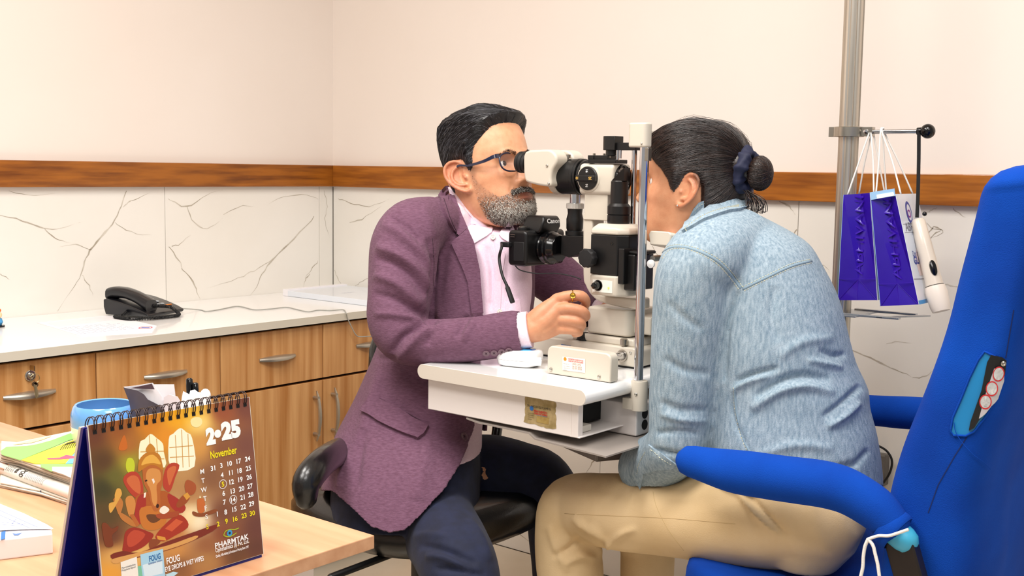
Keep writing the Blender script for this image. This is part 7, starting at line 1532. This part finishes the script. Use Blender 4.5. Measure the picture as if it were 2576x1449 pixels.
hair_b = mat('hair_dark_brown', '#1c1413', rough=.34, spec=.6, col2='#2e211e', nscale=50, stretch=(2, 2, 4)); hair_b2 = mat('hair_mid_brown', '#3a2922', rough=.36)
capm = MB(); grid_mesh(capm, *hair_cap(pf, w_line, w_thick, None, 1, .012), pf); wc = link('hair', capm.mesh(), hair_b, W, angle=180); ct_w = cap_tree(wc)
bunc = onY(1912, 436, 1.985); scr = onY(1876, 430, 1.985); bl_ = pf.l(scr)
def w_flow(l): d = bl_-l; return d/np.linalg.norm(d)+np.array([0, 0, .25*(l[2] > .05)])
strands('hair_strands', wc, pf, ct_w, w_line, w_flow, 5200, [hair_b, hair_b2], r=.00045, seg=9, step=.011, seed=11, probs=(.72, .28), lift=(.0002, .0022), keep=lambda l: np.linalg.norm(l-bl_) > .03)
# gathered hair toward the tie, bun, loose ends
mb = MB(); R_ = np.random.default_rng(21)
back_p = pf.w((-.095, 0, .0)); ax = bunc-scr; ax /= np.linalg.norm(ax)
mb.tube(smooth_path([list(pf.w((-.070, 0, .01)))+[.055], list(scr-ax*.022)+[.040], list(scr-ax*.006)+[.026], list(scr+ax*.01)+[.020]], 5)[:, :3], smooth_path([[0, 0, 0, .055], [0, 0, 0, .040], [0, 0, 0, .026], [0, 0, 0, .020]], 5)[:, 3], 28, round_end=True); mb.build('gathered_hair', hair_b, wc, angle=180)
mb = MB(); mb.ball(bunc, .0285, 40, (.82, .95, 1.12)); bo = mb.build('bun', hair_b, wc, angle=180)
mb = MB(); e1 = np.array([0, 1., 0]); e2 = np.cross(ax, e1)
for k in range(620):
    a0 = R_.uniform(0, 2*PI); tilt = R_.normal(0, .5); n0 = e1*math.cos(a0)+e2*math.sin(a0)+R_.normal(0, .16, 3); n0 /= np.linalg.norm(n0); u0 = ax-n0*n0.dot(ax); u0 /= np.linalg.norm(u0); v0 = np.cross(n0, u0); pts = []; s0 = R_.uniform(0, 6.3); off = 1.0+R_.uniform(-.005, .045)
    for j in range(9):
        t = s0+j*.28; d = (u0*math.cos(t)+v0*math.sin(t)); pts.append(bunc+d*.0285*off*np.array([.82, .95, 1.12]))
    mb.cur = int(R_.random() < .38); hair_ribbon(mb, pts, .0005)
mb.cur = 0; mb.build('hair_strands', [hair_b, hair_b2], wc, fix=False, angle=180, kind='stuff')
mb = MB()
for k in range(34):   # loose ends under the tie
    a = onY(1878+R_.normal(0, 5), 478, 1.975+R_.normal(0, .006)); sp_ = R_.uniform(-1, 1); e = onY(1905+sp_*26, 525+R_.uniform(-18, 12), 1.975+R_.normal(0, .012)); m1 = onY(1900+sp_*20+R_.normal(0, 3), 500, 1.97+R_.normal(0, .01)); e3 = onY(1900+sp_*10, 538-abs(sp_)*10, 1.975)
    mb.cur = int(R_.random() < .3); hair_ribbon(mb, smooth_path([a, m1, e, e3], 4), .0009)
for k in range(26):   # flyaways over the crown
    d0 = np.array([R_.uniform(-.9, .7), R_.normal(0, .35), 1.0]); d0 /= np.linalg.norm(d0); pts = []; l = d0.copy()
    for j in range(8):
        l2 = l+np.array([-.10, 0, -.02])*j; l2 /= np.linalg.norm(l2); q_ = on_cap(ct_w, Vector(pf.w((-.01, 0, .01))), pf.R @ l2, .002+.006*math.sin(PI*j/7)*R_.random())
        if q_ is not None: pts.append(q_)
    if len(pts) > 4: mb.cur = 0; hair_ribbon(mb, pts, .00028)
mb.cur = 0; mb.build('loose_strands', [hair_b, hair_b2], wc, fix=False, angle=180, kind='stuff')
# scrunchie
mb = MB(); R = []; nn = 56
for k in range(nn):
    t = 2*PI*k/nn; rad = .026*(1+.05*math.sin(5*t)); c = scr+(e1*math.cos(t)*.92+e2*math.sin(t)*1.22)*rad+ax*.004*math.sin(3*t); out = e1*math.cos(t)+e2*math.sin(t); rr = .0125*(1+.16*math.sin(9*t)+.10*math.sin(17*t+1)); R.append([c+(out*math.cos(b)+ax*math.sin(b)*1.05)*rr*(1+.10*math.sin(4*b+5*t)) for b in [2*PI*j/20 for j in range(20)]])
mb.rings(R, closed=True); mb.build('hair_tie', mat('scrunchie_navy', '#0f1636', rough=.7, sheen=.05), W, angle=180)
es = pf.w((.000, .0785, -.0365)); mb = MB(); mb.ball(es+np.array([0, -.0035, 0]), .0019, 12); mb.build('ear_stud', mat('stud_silver', '#e8e4da', rough=.1, metal=1), W)
# ---- denim jacket
TS = [(1775, 1872, 520, 2.201, 0.064), (1745, 1925, 548, 2.196, 0.088), (1715, 1985, 580, 2.190, 0.129), (1700, 2030, 615, 2.184, 0.154), (1695, 2064, 675, 2.180, 0.170), (1700, 2095, 745, 2.174, 0.175), (1715, 2120, 830, 2.169, 0.177), (1735, 2136, 900, 2.163, 0.175), (1750, 2166, 965, 2.155, 0.175), (1755, 2172, 1010, 2.155, 0.177), (1760, 2190, 1080, 2.153, 0.183), (1765, 2200, 1150, 2.153, 0.187), (1768, 2205, 1215, 2.155, 0.185), (1790, 2195, 1260, 2.154, 0.165)]
S = smooth_path([list(s_) for s_ in TS], 3); mb = MB(); mb.rings([sec(s_[0], s_[1], s_[2], s_[3], s_[4], 2.2, 56) for s_ in S])
limb(mb, [(1850, 640, 2.154, 0.0880), (1785, 655, 2.076, 0.0795), (1748, 700, 2.064, 0.0721), (1738, 800, 2.075, 0.0692), (1728, 900, 2.086, 0.0639), (1718, 1000, 2.097, 0.0601), (1712, 1070, 2.105, 0.0578), (1700, 1120, 2.114, 0.0550), (1668, 1155, 2.179, 0.0560), (1632, 1180, 2.234, 0.0610)], 32)
wlimb(mb, [[-1.03, 2.08, .99, .080], [-1.08, 2.13, .91, .064], list(fe2)+[.056], list((fe2+fw2)/2)+[.048], list(fw2)+[.044]], 28)
dm = fuse(mb, .0042, 5, .5); noise_disp(dm, .0015, 24, 14)
folds(dm, [([(1900, 1000), (1960, 960), (2020, 945), (2090, 955)], 12, -.010), ([(1890, 1030), (1960, 985), (2030, 972), (2100, 990)], 13, .009), ([(1850, 960), (1900, 940), (1960, 925)], 8, -.007), ([(1840, 985), (1880, 960), (1940, 945)], 9, .006), ([(2060, 880), (2100, 895), (2128, 890)], 9, -.006), ([(2030, 905), (2080, 915), (2120, 925)], 9, .006),
           ([(2070, 1050), (2110, 1020), (2150, 985), (2165, 970)], 9, -.008), ([(2080, 1075), (2120, 1050), (2165, 1010)], 10, .008), ([(1900, 1150), (2000, 1120), (2100, 1130)], 14, .004), ([(1880, 1170), (1980, 1165), (2080, 1180), (2150, 1165)], 9, -.008), ([(2100, 1190), (2150, 1170), (2185, 1130)], 9, -.006), ([(1960, 900), (2020, 860), (2100, 850)], 14, .004),
           ([(1860, 730), (1835, 800), (1825, 880), (1822, 960)], 8, -.010), ([(1838, 680), (1868, 722)], 7, -.004), ([(1950, 720), (1940, 800), (1960, 860)], 18, -.003), ([(1680, 760), (1720, 800), (1770, 830)], 12, -.003), ([(1670, 900), (1720, 930), (1790, 940)], 12, -.004), ([(1660, 1010), (1710, 1030), (1780, 1030)], 10, -.005), ([(1660, 1040), (1710, 1055), (1780, 1060)], 9, .005), ([(1650, 1090), (1700, 1085), (1760, 1090)], 8, -.005),
           ([(1640, 1130), (1690, 1140), (1740, 1150)], 7, -.006), ([(1840, 1000), (1850, 1060), (1880, 1130)], 5, -.004)], 1.15, .8)
cax = at(1640, 1178, 2.234)-at(1700, 1120, 2.114); cax /= np.linalg.norm(cax)
def dmask(C, N):
    pp = proj(C); a = ((C-at(1642, 1177, 2.232)) @ cax > .018) & (np.linalg.norm(C-at(1640, 1178, 2.234), axis=1) < .1); ax2 = (fw2-fe2)/np.linalg.norm(fw2-fe2); b = ((C-fw2) @ ax2 > .0) & (np.linalg.norm(C-fw2, axis=1) < .09)
    c = (C[:, 2] < .565) | (pp[:, 1] > 1225); return a | b | c
delete_faces(dm, dmask); dm = solid(dm, .003); dj = link('denim_jacket', dm, denim, W, angle=180); df = bvh_fn(dj); dfb = bvh_fn([dj, wbody])
cpatch('collar', [(1718, 586), (1733, 548), (1745, 524), (1757, 510), (1797, 491), (1848, 484), (1864, 486), (1879, 524), (1861, 531), (1835, 534), (1810, 542), (1771, 556), (1743, 573)], .006, denim, dfb, dj, step=7, under=.004)
cpatch('cuff', [(1634, 1118), (1668, 1142), (1705, 1168), (1688, 1178), (1655, 1180), (1622, 1190), (1612, 1228), (1604, 1212), (1592, 1196), (1603, 1160), (1615, 1135)], .004, denim, df, dj, step=7)
mb = MB()
sl_lines = [[(1660, 640), (1682, 619), (1723, 617), (1770, 631), (1812, 655), (1845, 690), (1868, 722)], [(1666, 650), (1686, 628), (1722, 626), (1764, 640), (1804, 664), (1836, 698), (1858, 728)], [(1868, 722), (1930, 692), (1990, 664), (2040, 652)], [(1872, 732), (1932, 702), (1994, 674), (2044, 661)], [(1845, 975), (1850, 1040), (1868, 1110), (1890, 1150)]]
for l_ in sl_lines: dashes(df, [tuple(p) for p in smooth_path(l_, 5)], .0032, .0022, .0007, .0010, mb)
for l_ in ([(1726, 582), (1748, 564), (1778, 546), (1815, 533), (1870, 521)], [(1748, 528), (1760, 516), (1798, 498), (1858, 492)]): dashes(dfb, [tuple(p) for p in smooth_path(l_, 5)], .0032, .0022, .0007, .0075, mb)
for l_ in ([(1628, 1136), (1612, 1165), (1606, 1190)], [(1640, 1130), (1668, 1152), (1694, 1168)]): dashes(df, [tuple(p) for p in smooth_path(l_, 5)], .0032, .0022, .0007, .0050, mb)
mb.build('stitching', stitch_m, dj, smooth=False, kind='stuff', fix=False)
mb = MB(); sd_ = mat('denim_seam', '#8299a8', rough=.9)
for l_ in ([(1655, 646), (1684, 623), (1723, 621), (1768, 636), (1808, 659), (1841, 694), (1864, 725)], [(1868, 727), (1930, 697), (1992, 669), (2042, 656)], [(1848, 975), (1853, 1040), (1872, 1110), (1893, 1148)]): strip(df, [tuple(p) for p in smooth_path(l_, 4)], .0055, .0010, 6, mb)
mb.build('flat_seam', sd_, dj, kind='stuff', angle=180)
# ---- khaki trousers
mb = MB(); mb.rings([sec(*a, 2.3, 40) for a in ((1880, 2130, 1170, 2.12, .13), (1850, 2150, 1230, 2.12, .155), (1850, 2165, 1290, 2.12, .16), (1870, 2140, 1340, 2.11, .155), (1900, 2090, 1385, 2.11, .14))])
limb(mb, [(2040, 1295, 2.018, 0.0920), (1930, 1306, 2.073, 0.0900), (1800, 1302, 2.140, 0.0852), (1680, 1294, 2.207, 0.0794), (1560, 1287, 2.277, 0.0751), (1475, 1278, 2.380, 0.0721), (1438, 1285, 2.405, 0.0714), (1428, 1340, 2.415, 0.0697), (1430, 1400, 2.419, 0.0704), (1436, 1470, 2.420, 0.0689), (1440, 1600, 2.427, 0.0625), (1443, 1740, 2.435, 0.0588)], 36)
wlimb(mb, [[-.94, 2.05, .575, .08], [-1.03, 2.09, .575, .080], [-1.16, 2.10, .565, .075], [-1.27, 2.09, .545, .068], [-1.305, 2.09, .48, .062], [-1.31, 2.09, .30, .058], [-1.31, 2.09, .09, .055]], 32)
km_ = fuse(mb, .0052, 5, .5); noise_disp(km_, .0010, 24, 33)
folds(km_, [([(1850, 1230), (1900, 1290), (1960, 1345)], 7, .006), ([(1870, 1225), (1920, 1290), (1980, 1350)], 8, -.004), ([(1560, 1200), (1650, 1215), (1720, 1205)], 8, -.003), ([(1440, 1300), (1480, 1340), (1520, 1400)], 10, .005), ([(1380, 1320), (1400, 1380), (1430, 1440)], 10, .004), ([(1460, 1350), (1430, 1380), (1390, 1400)], 8, -.005), ([(1530, 1370), (1500, 1360), (1460, 1330)], 9, -.005), ([(1500, 1405), (1460, 1400), (1420, 1420)], 8, .005), ([(1600, 1330), (1560, 1345), (1520, 1380)], 8, .004),
            ([(1480, 1320), (1530, 1370), (1620, 1392)], 10, .004)])
kt_ = link('trousers', km_, khaki, W, angle=180); kf = bvh_fn(kt_)
mb = MB(); strip(kf, [tuple(p) for p in smooth_path([(1420, 1292), (1500, 1296), (1600, 1300), (1700, 1305), (1850, 1318)], 4)], .0014, .0003, 8, mb); strip(kf, [tuple(p) for p in smooth_path([(1640, 1215), (1650, 1270), (1680, 1330), (1720, 1385)], 4)], .0014, .0003, 8, mb); mb.build('seam', mat('khaki_seam', '#cdb080', rough=.9), kt_, kind='stuff', angle=180)
for hp in (at(1443, 1740, 2.435), np.array([-1.31, 2.09, .09])): shoe(W, (hp[0]+.05, hp[1], .001), (hp[0]-.2, hp[1]-.02, .001), mat('shoe_tan', '#8a6a4c', rough=.6))
